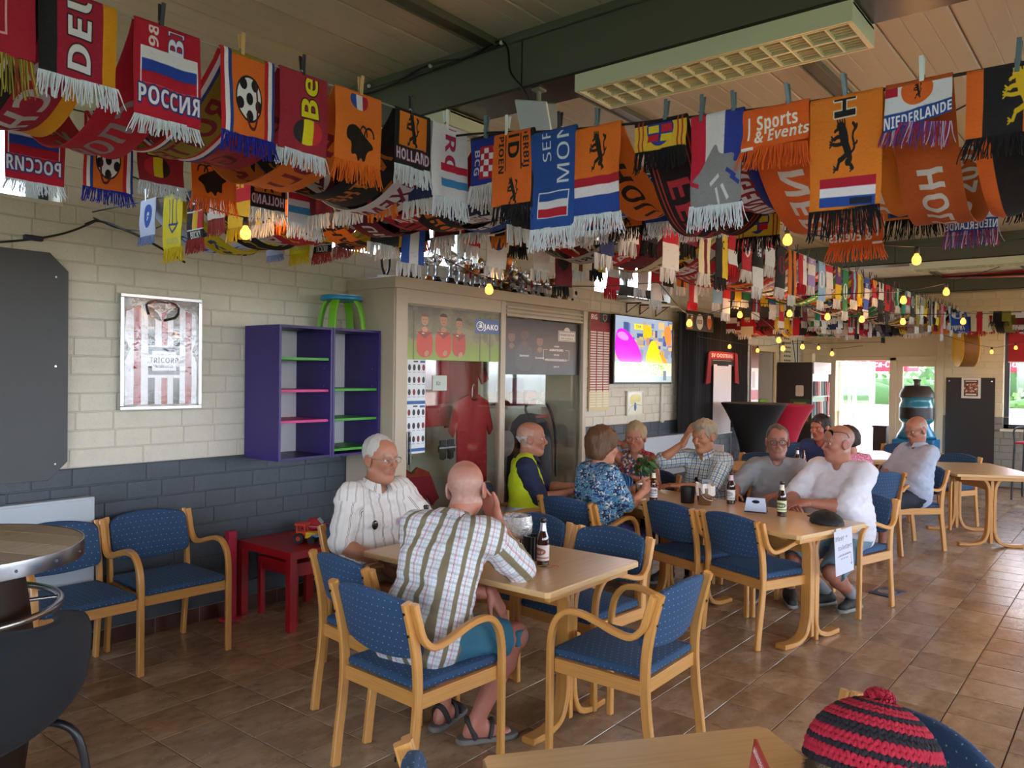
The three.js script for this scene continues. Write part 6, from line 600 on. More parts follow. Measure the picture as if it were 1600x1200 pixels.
{ // near row along the room: front ends face the camera side
  const rowF = [['s0', 0.66, 0.18, 0.19, 0.089], ['deu', 0.852, 0.186, 0.198, 0.055], ['rus', 1.077, 0.179, 0.241, 0.045], ['bal', 1.317, 0.175, 0.229, 0.056], ['be', 1.512, 0.18, 0.232, 0.052], ['lion', 1.728, 0.19, 0.226, 0.068], ['holl', 1.975, 0.175, 0.188, 0.066], ['lux', 2.165, 0.18, 0.262, 0.072]], nx = ['hanging furthest towards the camera', 'between the gold ringed one and the Russian one', 'next to the German one', 'next to the Russian one', 'next to the one with the football', 'next to the Belgian disc', 'next to the lion head', 'at the crossing of the lines'];
  rowF.forEach(([k, x, w, Lf, fl], i) => { const r = rng(i + 3); scarf(D[k].n + ', ' + nx[i], D[k], { p: [x, yF(x), -2.07 + 0.008 * x], ang: PI / 2, D: 0.865, dy: -0.012, Lf, Lb: 0.2 + r() * 0.1, sag: 0.2 + r() * 0.05, w, fl, fr: D[k].fr, tilt: 0.012 * (r() - 0.5), group: 'scarves on the line along the room' }); });
  const rowC = [['cro', -1.93, 0.17, 0.175, 0.07], ['nd', -1.766, 0.18, 0.249, 0.064], ['blue', -1.593, 0.182, 0.326, 0.072], ['lion2', -1.413, 0.18, 0.281, 0.067], ['yel', -1.186, 0.172, 0.085, 0.062], ['eag', -1.0, 0.165, 0.263, 0.07], ['se', -0.826, 0.184, 0.105, 0.062], ['H', -0.637, 0.18, 0.296, 0.075], ['ned', -0.462, 0.155, 0.1, 0.058], ['yl', -0.26, 0.185, 0.157, 0.05]], nc = ['half hidden behind the orange one with Dutch lettering', 'beside the blue one', 'the longest on the crossing line', 'beside the blue one', 'between two orange ones', 'beside the yellow one', 'beside the grey eagle', 'the biggest lion on the crossing line', 'beside the letter H', 'last one on the crossing line'];
  rowC.forEach(([k, z, w, Lf, fl], i) => { const r = rng(i + 30), short = Lf < 0.16; const o = { p: [xC(z), yC(z), z], ang: 0, D: 0.78, dy: 0.02, Lf, Lb: (short ? 0.2 : 0.16) + r() * 0.1, sag: (short ? 0.26 : 0.2) + r() * 0.06, w, fl, fr: D[k].fr, tilt: k === 'ned' ? 0.028 : k === 'se' ? 0.012 : 0.008 * (r() - 0.5), group: 'scarves on the line across the room' }; if (k === 'cro') o.p[0] += 0.05; scarf(D[k].n + ', ' + nc[i], D[k], o); });
  const rowL = [['bw', -4.24, 0.17, 0.196, 0.045], ['ukr', -3.99, 0.185, 0.275, 0.07], ['bel', -3.785, 0.16, 0.246, 0.068], ['d', -3.6, 0.15, 0.162, 0.079]], nl = ['first one at the block wall', 'second from the block wall', 'third from the block wall', 'fourth from the block wall'];
  rowL.forEach(([k, z, w, Lf, fl], i) => { const r = rng(i + 60); scarf(D[k].n + ', ' + nl[i], D[k], { p: [xC(z), yC(z), z], ang: 0, D: 0.78, dy: 0.02, Lf, Lb: 0.2 + r() * 0.05, sag: 0.24 + r() * 0.05, w, fl, fr: D[k].fr, group: 'scarves on the line across the room' }); });
  const mid = [['red', 'yellow', 0], ['yellow', 'navy', 1], ['orange', 'black', 2], ['maroon', 'white', 4], ['red', 'black', 0], ['black', 'orange', 1], ['navy', 'white', 2]]; mid.forEach(([a, b, s], i) => { const z = -3.41 + i * 0.2, r = rng(i + 90); scarf(`${a} and ${b} scarf hanging behind the first row, ${['beside the white lettered one', 'second inwards', 'third inwards', 'fourth inwards', 'fifth inwards', 'sixth inwards', 'beside the chequered one'][i]}`, far(a, b, s), { p: [xC(z), yC(z), z], ang: 0, D: 0.78, dy: 0.02, Lf: 0.22, Lb: 0.2 + r() * 0.08, sag: 0.25 + r() * 0.05, w: 0.17, fl: 0.06, fr: [PAL[[b, 'white', 'orange'][i % 3]]], group: 'scarves on the line across the room' }); });
  // the long row: colours read along it from the crossing to the far wall
  const list = 'red/white black/white blue/white maroon/white navy/red white/navy grey/black red/white maroon/black cream/maroon yellow/black white/red red/white black/white red/white black/maroon orange/black white/red lilac/white azure/white red/white purple/yellow green/white maroon/azure olive/yellow blue/white red/yellow white/black red/black maroon/grey green/white turquoise/green red/white black/white cream/olive grey/white yellow/black grey/black cream/black yellow/maroon pink/red red/white white/azure navy/white green/black maroon/white'.split(' ');
  const lens = [0.2, 0.3, 0.16, 0.27, 0.34, 0.22]; let x = 2.42, prev = 'white raspberry lettered'; list.forEach((ab, i) => { const [a, b] = ab.split('/'), r = rng(i + 200), p = [x, yF(x), -2.07 + 0.008 * x + (r() - 0.5) * 0.015]; scarf(`${a} and ${b} scarf after the ${prev} one in the long row`, far(a, b, [0, 4, 1, 3, 2, 4, 0][i % 7]), { p, ang: PI / 2, D: 0.86, dy: -0.012, Lf: lens[i % 6] * (0.85 + r() * 0.3), Lb: lens[(i + 2) % 6], sag: 0.19 + r() * 0.09, w: 0.145 + r() * 0.03, fl: 0.07, fr: [PAL[r() < 0.45 ? 'white' : b]], group: 'scarves in the long row' }); prev = a + ' and ' + b; x += 0.195 + r() * 0.03; });
  const fl2 = 'maroon/white red/cream maroon/black yellow/black black/red green/white white/navy red/white navy/grey yellow/black grey/white orange/yellow blue/white cream/red olive/black maroon/white orange/black navy/white'.split(' '); prev = 'curtain'; fl2.forEach((ab, i) => { const z = -4.72 + i * 0.236, [a, b] = ab.split('/'), r = rng(i + 400), y = 2.53 - 0.03 * Math.sin((z + 4.9) / 3.3 * PI) ** 2, xx = 10.9 + (z + 4.9) * 0.16; scarf(`${a} and ${b} scarf on the far line, after the ${prev}${i ? ' one' : ''}`, far(a, b, [2, 0, 4, 1, 3][i % 5]), { p: [xx, y, z], ang: 0, D: 0.8, dy: 0, Lf: [0.16, 0.24, 0.12][i % 3], Lb: 0.18, sag: 0.24, w: 0.19, fl: 0.06, fr: [PAL[r() < 0.4 ? 'white' : b]], group: 'scarves on the far line' }); prev = a + ' and ' + b; });
  for (const [c, m] of [[atlasA, clothA], [farCanvas, clothB]]) { const t = ctex(c); t.wrapS = t.wrapT = THREE.ClampToEdgeWrapping; m.map = t; m.bumpMap = rep(texFine, 60); m.bumpScale = 0.0008; }
  // pegs on the near lines
  const pegs = [['dark', 1.06, 'F', 'Russian'], ['wood', 1.30, 'F', 'football'], ['dark', 1.51, 'F', 'Belgian disc'], ['wood', 1.74, 'F', 'lion head'], ['dark', 1.97, 'F', 'Holland'], ['clear', 2.15, 'F', 'raspberry lettered'], ['grey', -1.9, 'C', 'chequered'], ['clear', -1.8, 'C', 'Dutch lettered'], ['dark', -1.57, 'C', 'blue'], ['grey', -1.42, 'C', 'banded lion'], ['grey', -1.17, 'C', 'yellow crest'], ['grey', -1.05, 'C', 'grey eagle'], ['grey', -0.95, 'C', 'blue edge of the grey eagle'], ['grey', -0.79, 'C', 'lettered Sports & Events'], ['grey', -0.64, 'C', 'letter H'], ['clear', -0.455, 'C', 'NIEDERLANDE'], ['grey', -0.25, 'C', 'golden lion'], ['clear', -4.27, 'C', 'pale blue crested'], ['clear', -3.76, 'C', 'black B'], ['clear', -3.97, 'C', 'yellow trident']], proto = {}; const pn = { dark: 'dark plastic', wood: 'wooden', clear: 'white plastic', grey: 'blue grey plastic' };
  pegs.forEach(([c, s, w, n], i) => { const pos = w === 'F' ? [s, yF(s) + 0.012, -2.07 + 0.008 * s] : [xC(s), yC(s) + 0.012, s], turn = w === 'F' ? PI / 2 : 0, l = `${pn[c]} clothes peg holding the ${n} scarf`, o = proto[c] ? dup(proto[c], pos, turn, l) : (proto[c] = makePeg(l, pegM[c], pos, turn)); o.rotation.z = Math.sin(i * 5) * 0.12; o.rotation.x = Math.cos(i * 7) * 0.1; });
  let k = 0; for (let q = 4.6; q < 11.8; q += 0.21, k++) { const o = dup(proto.dark, [q, yF(q) + 0.012, -2.07 + 0.008 * q], PI / 2, 'small dark clothes peg on the long row towards the far wall', 'pegs on the long row'); o.rotation.z = Math.sin(k * 3) * 0.2; }
}
// ================= people: distance fields meshed with surface nets =================
function meshField(f, lo, hi, h) {
  const n = [0, 1, 2].map((k) => Math.ceil((hi[k] - lo[k]) / h / 4) * 4 + 1), [nx, ny, nz] = n, val = new Float32Array(nx * ny * nz), at = (i, j, k) => (k * ny + j) * nx + i, R4 = h * 2 * Math.sqrt(3) * 1.35;
  for (let k = 0; k < nz; k += 4) for (let j = 0; j < ny; j += 4) for (let i = 0; i < nx; i += 4) { const d = f(lo[0] + (i + 1.5) * h, lo[1] + (j + 1.5) * h, lo[2] + (k + 1.5) * h), far = Math.abs(d) > R4; for (let c = k; c < Math.min(nz, k + 4); c++) for (let b = j; b < Math.min(ny, j + 4); b++) for (let a = i; a < Math.min(nx, i + 4); a++) val[at(a, b, c)] = far ? d : f(lo[0] + a * h, lo[1] + b * h, lo[2] + c * h); }
  const pos = [], id = new Int32Array(nx * ny * nz).fill(-1), idx = [], E = [[0, 1], [2, 3], [4, 5], [6, 7], [0, 2], [1, 3], [4, 6], [5, 7], [0, 4], [1, 5], [2, 6], [3, 7]];
  for (let k = 0; k < nz - 1; k++) for (let j = 0; j < ny - 1; j++) for (let i = 0; i < nx - 1; i++) { const v = []; let m = 0; for (let c = 0; c < 8; c++) { const q = val[at(i + (c & 1), j + ((c >> 1) & 1), k + (c >> 2))]; v.push(q); if (q < 0) m |= 1 << c; } if (m === 0 || m === 255) continue; let x = 0, y = 0, z = 0, s = 0; for (const [a, b] of E) { if ((v[a] < 0) === (v[b] < 0)) continue; const t = v[a] / (v[a] - v[b]); x += (a & 1) + t * ((b & 1) - (a & 1)); y += ((a >> 1) & 1) + t * (((b >> 1) & 1) - ((a >> 1) & 1)); z += (a >> 2) + t * ((b >> 2) - (a >> 2)); s++; } id[at(i, j, k)] = pos.length / 3; pos.push(lo[0] + (i + x / s) * h, lo[1] + (j + y / s) * h, lo[2] + (k + z / s) * h); }
  const quad = (a, b, c, d, fl) => { if (a < 0 || b < 0 || c < 0 || d < 0) return; fl ? idx.push(a, b, c, a, c, d) : idx.push(a, c, b, a, d, c); };
  for (let k = 1; k < nz - 1; k++) for (let j = 1; j < ny - 1; j++) for (let i = 1; i < nx - 1; i++) { const s = val[at(i, j, k)] < 0; if (s !== val[at(i + 1, j, k)] < 0) quad(id[at(i, j - 1, k - 1)], id[at(i, j, k - 1)], id[at(i, j, k)], id[at(i, j - 1, k)], s); if (s !== val[at(i, j + 1, k)] < 0) quad(id[at(i - 1, j, k - 1)], id[at(i - 1, j, k)], id[at(i, j, k)], id[at(i, j, k - 1)], s); if (s !== val[at(i, j, k + 1)] < 0) quad(id[at(i - 1, j - 1, k)], id[at(i, j - 1, k)], id[at(i, j, k)], id[at(i - 1, j, k)], s); }
  const g = new THREE.BufferGeometry(); g.setAttribute('position', new THREE.Float32BufferAttribute(pos, 3)); g.setIndex(idx); g.computeVertexNormals(); return g;
}
// primitives: tapered capsule, ellipsoid in a frame; each has a bounding sphere so that far ones are skipped
const cone = (a, b, ra, rb, k = 0.02) => { const [ax, ay, az] = a, dx = b[0] - ax, dy = b[1] - ay, dz = b[2] - az, L2 = dx * dx + dy * dy + dz * dz || 1e-9; return { c: [ax + dx / 2, ay + dy / 2, az + dz / 2], R: Math.sqrt(L2) / 2 + Math.max(ra, rb), k, d: (x, y, z) => { const px = x - ax, py = y - ay, pz = z - az; let t = (px * dx + py * dy + pz * dz) / L2; t = t < 0 ? 0 : t > 1 ? 1 : t; const qx = px - t * dx, qy = py - t * dy, qz = pz - t * dz; return Math.sqrt(qx * qx + qy * qy + qz * qz) - (ra + (rb - ra) * t); } }; };
const ell = (c, r, k = 0.02, F = [[1, 0, 0], [0, 1, 0], [0, 0, 1]]) => { const m = Math.min(...r); return { c, R: Math.max(...r), k, d: (x, y, z) => { x -= c[0]; y -= c[1]; z -= c[2]; const a = (x * F[0][0] + y * F[0][1] + z * F[0][2]), b = (x * F[1][0] + y * F[1][1] + z * F[1][2]), e = (x * F[2][0] + y * F[2][1] + z * F[2][2]); const k0 = Math.hypot(a / r[0], b / r[1], e / r[2]), k1 = Math.hypot(a / (r[0] * r[0]), b / (r[1] * r[1]), e / (r[2] * r[2])); return k1 < 1e-6 ? -m : k0 * (k0 - 1) / k1; } }; };
const union = (ps) => (x, y, z) => { let d = 1e3; for (const p of ps) { const bx = x - p.c[0], by = y - p.c[1], bz = z - p.c[2], far = Math.sqrt(bx * bx + by * by + bz * bz) - p.R; if (far > d + p.k) continue; const q = p.d(x, y, z), h = Math.max(p.k - Math.abs(d - q), 0) / p.k; d = Math.min(d, q) - h * h * p.k * 0.25; } return d; };
const cut = (d, q, k) => { const h = Math.max(k - Math.abs(-q - d), 0) / k; return Math.max(d, -q) + h * h * k * 0.25; };
const add = (a, b, s = 1) => [a[0] + b[0] * s, a[1] + b[1] * s, a[2] + b[2] * s], sub = (a, b) => add(a, b, -1), dot = (a, b) => a[0] * b[0] + a[1] * b[1] + a[2] * b[2], len3 = (a) => Math.sqrt(dot(a, a)), nrm = (a) => { const l = len3(a) || 1; return [a[0] / l, a[1] / l, a[2] / l]; }, crs = (a, b) => [a[1] * b[2] - a[2] * b[1], a[2] * b[0] - a[0] * b[2], a[0] * b[1] - a[1] * b[0]], mid3 = (a, b, t) => [lerp(a[0], b[0], t), lerp(a[1], b[1], t), lerp(a[2], b[2], t)];
function ik(a, w, l1, l2, pole) { let d = sub(w, a), L = len3(d); if (L > (l1 + l2) * 0.995) { w = add(a, d, (l1 + l2) * 0.995 / L); d = sub(w, a); L = len3(d); } const u = nrm(d), x = (l1 * l1 - l2 * l2 + L * L) / (2 * L), y = Math.sqrt(Math.max(0, l1 * l1 - x * x)); let p = sub(pole, [u[0] * dot(pole, u), u[1] * dot(pole, u), u[2] * dot(pole, u)]); p = nrm(p); return [add(add(a, u, x), p, y), w]; }
const bounds = (ps, m = 0.03) => { const lo = [1e3, 1e3, 1e3], hi = [-1e3, -1e3, -1e3]; for (const p of ps) for (let k = 0; k < 3; k++) { lo[k] = Math.min(lo[k], p.c[k] - p.R - m); hi[k] = Math.max(hi[k], p.c[k] + p.R + m); } return [lo, hi]; };
const frame = (yaw, pitch, roll) => { const e = new THREE.Euler(roll, yaw, pitch, 'YZX'), m = new THREE.Matrix4().makeRotationFromEuler(e), c = [V(), V(), V()]; m.extractBasis(...c); return c.map((v) => [v.x, v.y, v.z]); };
const inF = (F, o, x, y, z) => [o[0] + F[0][0] * x + F[1][0] * y + F[2][0] * z, o[1] + F[0][1] * x + F[1][1] * y + F[2][1] * z, o[2] + F[0][2] * x + F[1][2] * y + F[2][2] * z];
const toF = (F, o, x, y, z) => { const p = [x - o[0], y - o[1], z - o[2]]; return [dot(p, F[0]), dot(p, F[1]), dot(p, F[2])]; };
const lin = (h) => { const c = new THREE.Color(h); return [c.r, c.g, c.b]; };
const skinMat = new THREE.MeshPhysicalMaterial({ vertexColors: true, roughness: 0.5, bumpMap: rep(texFine, 1), bumpScale: 0.0003, sheen: 0.1 });
function handPrims(W, dir, nrmP, s, curl, thumbIn, spread = 0.06) { // palm faces along nrmP; s = +1 when the thumb lies to the right of (dir x palm)
  const d = nrm(dir), n = nrm(sub(nrmP, [d[0] * dot(nrmP, d), d[1] * dot(nrmP, d), d[2] * dot(nrmP, d)])), t = crs(d, n).map((v) => v * s), P = [], at = (a, b, c) => add(add(add(W, d, a), t, b), n, c), rotv = (v, ang) => { const c = Math.cos(ang), q = Math.sin(ang); return [v[0] * c + n[0] * q, v[1] * c + n[1] * q, v[2] * c + n[2] * q]; };
  P.push(cone(at(-0.02, 0.012, 0), at(0.02, 0.022, 0), 0.024, 0.02, 0.02), cone(at(-0.02, -0.012, 0), at(0.02, -0.018, 0), 0.023, 0.018, 0.02));
  [[0.03, 0.044, 0.026, 0.02, 0.009], [0.01, 0.048, 0.03, 0.022, 0.0092], [-0.01, 0.045, 0.027, 0.02, 0.0088], [-0.03, 0.035, 0.021, 0.017, 0.0076]].forEach(([b, a1, a2, a3, r], i) => { const k0 = at(0.088 - Math.abs(b) * 0.16, b * 1.02, -0.002); P.push(cone(at(0.01, b * 0.7, 0), k0, 0.0155, 0.0125, 0.012)); let p = k0, ang = curl * (0.35 + i * 0.06), dv = nrm(add(d, t, (b / 0.03) * spread)); for (const [l, kk] of [[a1, 1], [a2, 1.15], [a3, 0.8]]) { const c = Math.cos(ang), q = Math.sin(ang), v = [dv[0] * c + n[0] * q, dv[1] * c + n[1] * q, dv[2] * c + n[2] * q], e = add(p, v, l); P.push(cone(p, e, r, r * 0.88, 0.004)); p = e; ang += curl * kk * 0.75; } });
  const b0 = at(0.012, 0.03, 0.006), v1 = nrm(add(add(d, t, 0.85), n, 0.35 + thumbIn * 0.5)), b1 = add(b0, v1, 0.042), v2 = nrm(add(add(d, t, 0.4 - thumbIn * 0.6), n, 0.3 + thumbIn * 0.7)), b2 = add(b1, v2, 0.032), v3 = nrm(add(add(d, t, 0.2 - thumbIn * 0.8), n, 0.2 + thumbIn * 0.6)); P.push(cone(b0, b1, 0.016, 0.0118, 0.012), cone(b1, b2, 0.0108, 0.0098, 0.004), cone(b2, add(b2, v3, 0.024), 0.0096, 0.0078, 0.004)); return P;
}
function person(label, o) {
  const t = thing('person', label, 'person', [o.at[0], 0, o.at[1]], R(o.turn)), S = o.size || 1, fat = o.belly || 0, fem = o.female ? 0.9 : 1, hipY = o.hipY || 0.565, lean = R(o.lean || 0), side = R(o.side || 0);
  const H = [0, hipY, 0], sp = nrm([Math.sin(lean), Math.cos(lean), Math.sin(side)]), fw = nrm([Math.cos(lean), -Math.sin(lean), 0]), tw = R(o.twist || 0), rt = nrm([-Math.sin(tw), 0, Math.cos(tw)]);
  const cur = o.slump || 0.02, sp2 = (d, f = 0, r = 0) => add(add(add(H, sp, d * S), fw, f + cur * (d > 0.3 ? (d - 0.3) * 5 : 0)), rt, r), N = sp2(0.505, 0.0), SW = 0.178 * S * fem * (o.shoulder || 1);
  const sh = { L: sp2(0.455, 0.0, -SW), R: sp2(0.455, 0.0, SW) };
  const TP = (g, k) => [cone(sp2(0.0, -0.01, -0.085), sp2(0.0, -0.01, 0.085), 0.118 * S + g, 0.118 * S + g, k), cone(sp2(0.13, 0.012 + fat * 0.55, -0.06 - fat * 0.3), sp2(0.13, 0.012 + fat * 0.55, 0.06 + fat * 0.3), 0.112 * S + fat * 0.62 + g, 0.112 * S + fat * 0.62 + g, k * 1.6), cone(sp2(0.3, 0.008 + fat * 0.15, -0.072), sp2(0.3, 0.008 + fat * 0.15, 0.072), 0.112 * S + fat * 0.2 + g, 0.112 * S + fat * 0.2 + g, k * 1.6), cone(sp2(0.42, -0.008, -SW * 0.72), sp2(0.42, -0.008, SW * 0.72), 0.076 * S + g, 0.076 * S + g, k * 1.4), cone(add(N, sp, -0.015), sp2(0.46, -0.012, -SW * 0.86), 0.05 + g, 0.056 * S + g, k), cone(add(N, sp, -0.015), sp2(0.46, -0.012, SW * 0.86), 0.05 + g, 0.056 * S + g, k)].concat(o.female ? [-1, 1].map((q) => ell(sp2(0.29, 0.10, q * 0.075), [0.062 + g, 0.07 + g, 0.07 + g], 0.05)) : []);
  const arms = {}; for (const q of ['L', 'R']) { const a = o['hand' + q]; const [E, W] = ik(sh[q], a.at, 0.285 * S, 0.255 * S, a.pole || [-0.4, -0.9, q === 'L' ? -0.5 : 0.5]); arms[q] = { S: sh[q], E, W, u: nrm(sub(E, sh[q])), f: nrm(sub(W, E)), ...a }; }
  const legs = {}; for (const q of ['L', 'R']) { const s = q === 'L' ? -1 : 1, hp = add(H, rt, s * 0.09); const ft = (o['foot' + q] || { at: [0.42, 0.08, s * 0.12] }); const [K, A] = ik(hp, ft.at, 0.43 * S, 0.42 * S, ft.pole || [0.5, 1, s * 0.15]); legs[q] = { hp, K, A, ...ft }; }
  // ---- head
  const hF = frame(R(o.head.yaw || 0), R(o.head.pitch || 0), R(o.head.roll || 0)), hs = 1.04 * (o.head.s || 1), hO = add(add(N, sp, 0.150), fw, 0.022 + (o.head.fwd || 0)), hp = (x, y, z) => inF(hF, hO, x * hs, y * hs, z * hs), HE = (c, r, k) => ell(hp(...c), r.map((v) => v * hs), k, hF), HC = (a, b, r1, r2, k) => cone(hp(...a), hp(...b), r1 * hs, r2 * hs, k);
  const neckTop = hp(-0.022, -0.055, 0), jaw = o.head.jaw || 1;
  const HP = [HE([-0.012, 0.038, 0], [0.098, 0.088, 0.077], 0.03), HE([0.028, -0.02, 0], [0.066, 0.092, 0.064], 0.03), HE([0.045, 0.05, 0], [0.048, 0.05, 0.058], 0.03), HC([0.0, -0.06, -0.046 * jaw], [0.066, -0.098, -0.012], 0.026, 0.022, 0.02), HC([0.0, -0.06, 0.046 * jaw], [0.066, -0.098, 0.012], 0.026, 0.022, 0.02), HE([0.076, -0.099, 0], [0.021, 0.018, 0.022], 0.016), HE([0.066, -0.022, -0.04], [0.028, 0.022, 0.022], 0.02), HE([0.066, -0.022, 0.04], [0.028, 0.022, 0.022], 0.02), HC([0.084, 0.026, -0.04], [0.094, 0.024, -0.006], 0.011, 0.011, 0.012), HC([0.084, 0.026, 0.04], [0.094, 0.024, 0.006], 0.011, 0.011, 0.012), HC([0.094, 0.012, 0], [0.115, -0.026, 0], 0.008, 0.012, 0.01), HE([0.116, -0.031, 0], [0.012, 0.0105, 0.013], 0.006), HE([0.104, -0.036, -0.013], [0.011, 0.008, 0.008], 0.005), HE([0.104, -0.036, 0.013], [0.011, 0.008, 0.008], 0.005), HE([0.082, -0.058, 0], [0.022, 0.026, 0.034], 0.02), HC([0.098, -0.0565, -0.015], [0.098, -0.0565, 0.015], 0.0062, 0.0062, 0.005), HC([0.096, -0.0685, -0.013], [0.096, -0.0685, 0.013], 0.0072, 0.0072, 0.005), cone(add(N, sp, -0.03), neckTop, 0.058 * fem + fat * 0.06, 0.054 * fem + fat * 0.05, 0.03)];
  for (const q of [-1, 1]) { HP.push(HE([-0.008, -0.004, q * 0.082], [0.028, 0.034, 0.009], 0.008), HE([-0.002, -0.028, q * 0.079], [0.012, 0.014, 0.009], 0.006)); }
  if (fat > 0.02) HP.push(HE([0.03, -0.105, 0], [0.05, 0.03, 0.045], 0.03));
  const hU = union(HP), cuts = [-1, 1].flatMap((q) => [[HE([0.098, 0.002, q * 0.031], [0.02, 0.0115, 0.0175], 0.01), 0.01], [HE([-0.006, -0.004, q * 0.094], [0.012, 0.019, 0.007], 0.01), 0.005], [HE([0.11, -0.0445, q * 0.007], [0.005, 0.004, 0.004], 0.002), 0.003]]).concat([[HC([0.105, -0.0625, -0.021], [0.105, -0.0625, 0.021], 0.0018, 0.0018, 0.002), 0.005]]);
  const lids = [-1, 1].flatMap((q) => [HC([0.083, 0.0115, q * 0.046], [0.0925, 0.0125, q * 0.031], 0.0042, 0.0046, 0.006), HC([0.0925, 0.0125, q * 0.031], [0.087, 0.008, q * 0.017], 0.0046, 0.004, 0.006), HC([0.083, -0.006, q * 0.045], [0.091, -0.0105, q * 0.03], 0.003, 0.0034, 0.006), HC([0.091, -0.0105, q * 0.03], [0.087, -0.004, q * 0.017], 0.0034, 0.003, 0.006)]), lU = union(lids);
  const headF = (x, y, z) => { let d = hU(x, y, z); if (d < 0.03) for (const [c, k] of cuts) d = cut(d, c.d(x, y, z), k); const l = lU(x, y, z); return Math.min(d, l); };
  const hcell = o.near ? 0.0036 : 0.0046, [hl, hh] = bounds(HP, 0.012); const headG = meshField(headF, hl, hh, hcell);
  // ---- arms, legs and trunk
  const BP = TP(-0.02, 0.04); for (const q of ['L', 'R']) { const a = arms[q], th = (o.arm || 1) * fem; BP.push(cone(a.S, a.E, 0.053 * th * S, 0.042 * th * S, 0.03), cone(a.E, mid3(a.E, a.W, 0.3), 0.041 * th * S, 0.043 * th * S, 0.02), cone(mid3(a.E, a.W, 0.3), a.W, 0.043 * th * S, 0.027 * S, 0.02)); const l = legs[q]; BP.push(cone(l.hp, l.K, 0.078 * S, 0.055 * S, 0.04), cone(l.K, mid3(l.K, l.A, 0.3), 0.052 * S, 0.055 * S, 0.03), cone(mid3(l.K, l.A, 0.3), l.A, 0.055 * S, 0.034 * S, 0.03)); const fd = nrm(l.dir || [1, 0, q === 'L' ? -0.15 : 0.15]); l.fd = fd; if (o.bare) BP.push(cone(l.A, add(add(l.A, fd, 0.06), [0, -0.035, 0]), 0.036, 0.034, 0.02), cone(add(add(l.A, fd, -0.03), [0, -0.04, 0]), add(add(l.A, fd, 0.15), [0, -0.058, 0]), 0.03, 0.022, 0.03)); }
  BP.push(cone(add(N, sp, -0.04), neckTop, 0.054 * fem, 0.05 * fem, 0.03)); const [bl, bh] = bounds(BP); const bodyG = meshField(union(BP), bl, bh, o.near ? 0.011 : 0.014);
  const parts = [bodyG, headG]; for (const q of ['L', 'R']) { const a = arms[q]; if (a.hide) continue; const P = handPrims(add(a.W, a.f, 0.012), a.dir || a.f, a.palm || [0, -1, 0], (q === 'L' ? -1 : 1), a.curl === undefined ? 0.5 : a.curl, a.thumb || 0, a.spread); const [l, h] = bounds(P, 0.012); parts.push(meshField(union(P), l, h, o.near ? 0.003 : 0.0038)); }
  const base = lin(o.skin || 0xc08a6c), red = lin(o.ruddy || 0xb0664e), lip = lin(o.lip || 0x9a5a4c), brow = lin(o.brow || 0x8a7a6c), hairC = o.stubble ? lin(o.stubble) : null; let vi = 0;
  for (const g of parts) { const p = g.attributes.position, c = new Float32Array(p.count * 3), isHead = g === headG; for (let i = 0; i < p.count; i++) { const x = p.getX(i), y = p.getY(i), z = p.getZ(i); let k = base; const n1 = PN.noise(x * 14, y * 14, z * 14), n2 = PN.noise(x * 50 + 3, y * 50, z * 50); k = mix3(k, red, clamp(0.18 + 0.3 * n1 + 0.12 * n2, 0, 0.6)); if (isHead) { const [a, b, e] = toF(hF, hO, x, y, z).map((v) => v / hs), m = (ca, cb, ce, r) => Math.exp(-((a - ca) ** 2 + (b - cb) ** 2 + (Math.abs(e) - ce) ** 2) / (r * r)); k = mix3(k, red, clamp(0.6 * m(0.115, -0.03, 0, 0.02) + 0.4 * m(0.075, -0.025, 0.045, 0.03) + 0.45 * m(-0.008, 0, 0.085, 0.03), 0, 0.85)); if (a > 0.09 && Math.abs(e) < 0.024 && b < -0.052 && b > -0.076) k = mix3(k, lip, 0.75); if (a > 0.07 && Math.abs(b - 0.031 - Math.abs(e) * 0.06) < 0.0055 && Math.abs(e) > 0.012 && Math.abs(e) < 0.05) k = mix3(k, brow, 0.75); if (hairC && a < 0.05 && b > -0.06 && b < 0.075 - a * 0.3 && a < -0.0 + b * 0.2 + 0.01 && Math.abs(e) < 0.085) k = mix3(k, hairC, clamp(0.45 + n2 * 0.5, 0, 0.75) * (b < 0.04 ? 1 : 0.5)); if (o.beard && b < -0.045 && a > 0.01) k = mix3(k, lin(o.beard), clamp(0.3 + n2 * 0.3, 0, 0.5)); } c[i * 3] = k[0]; c[i * 3 + 1] = k[1]; c[i * 3 + 2] = k[2]; } g.setAttribute('color', new THREE.BufferAttribute(c, 3)); g.setAttribute('uv', new THREE.BufferAttribute(Float32Array.from({ length: p.count * 2 }, (_, i) => (i % 2 ? p.getY(i >> 1) : p.getX(i >> 1) + p.getZ(i >> 1)) * 10), 2)); }
  obj('body', parts, skinMat, t);
  // eyes
  for (const q of [-1, 1]) { if (o.closed) break; const g = new THREE.SphereGeometry(0.0122 * hs, 20, 14), p = g.attributes.position, c = []; for (let i = 0; i < p.count; i++) { const a = p.getX(i) / (0.0122 * hs); c.push(...(a > 0.93 ? [0.01, 0.01, 0.01] : a > 0.8 ? lin(o.iris || 0x5a6a70) : [0.62, 0.6, 0.57])); } g.setAttribute('color', new THREE.Float32BufferAttribute(c, 3)); g.rotateY(R(o.look || 0)); const m = obj('eye', flat(g), new THREE.MeshPhysicalMaterial({ vertexColors: true, roughness: 0.12 }), t); const e = hp(0.0805, 0.002, q * 0.031); m.position.set(...e); m.setRotationFromMatrix(new THREE.Matrix4().makeBasis(V(...hF[0]), V(...hF[1]), V(...hF[2]))); }
  // ---- clothes
  const wob = (x, y, z, a) => a * (PN.noise(x * 7 + 11, y * 16, z * 7) * 0.007 + PN.noise(x * 20, y * 34 + z * 12, z * 20 + x * 14) * 0.0035 + PN.noise(x * 13 + y * 18, y * 6, z * 13 - y * 18) * 0.004);
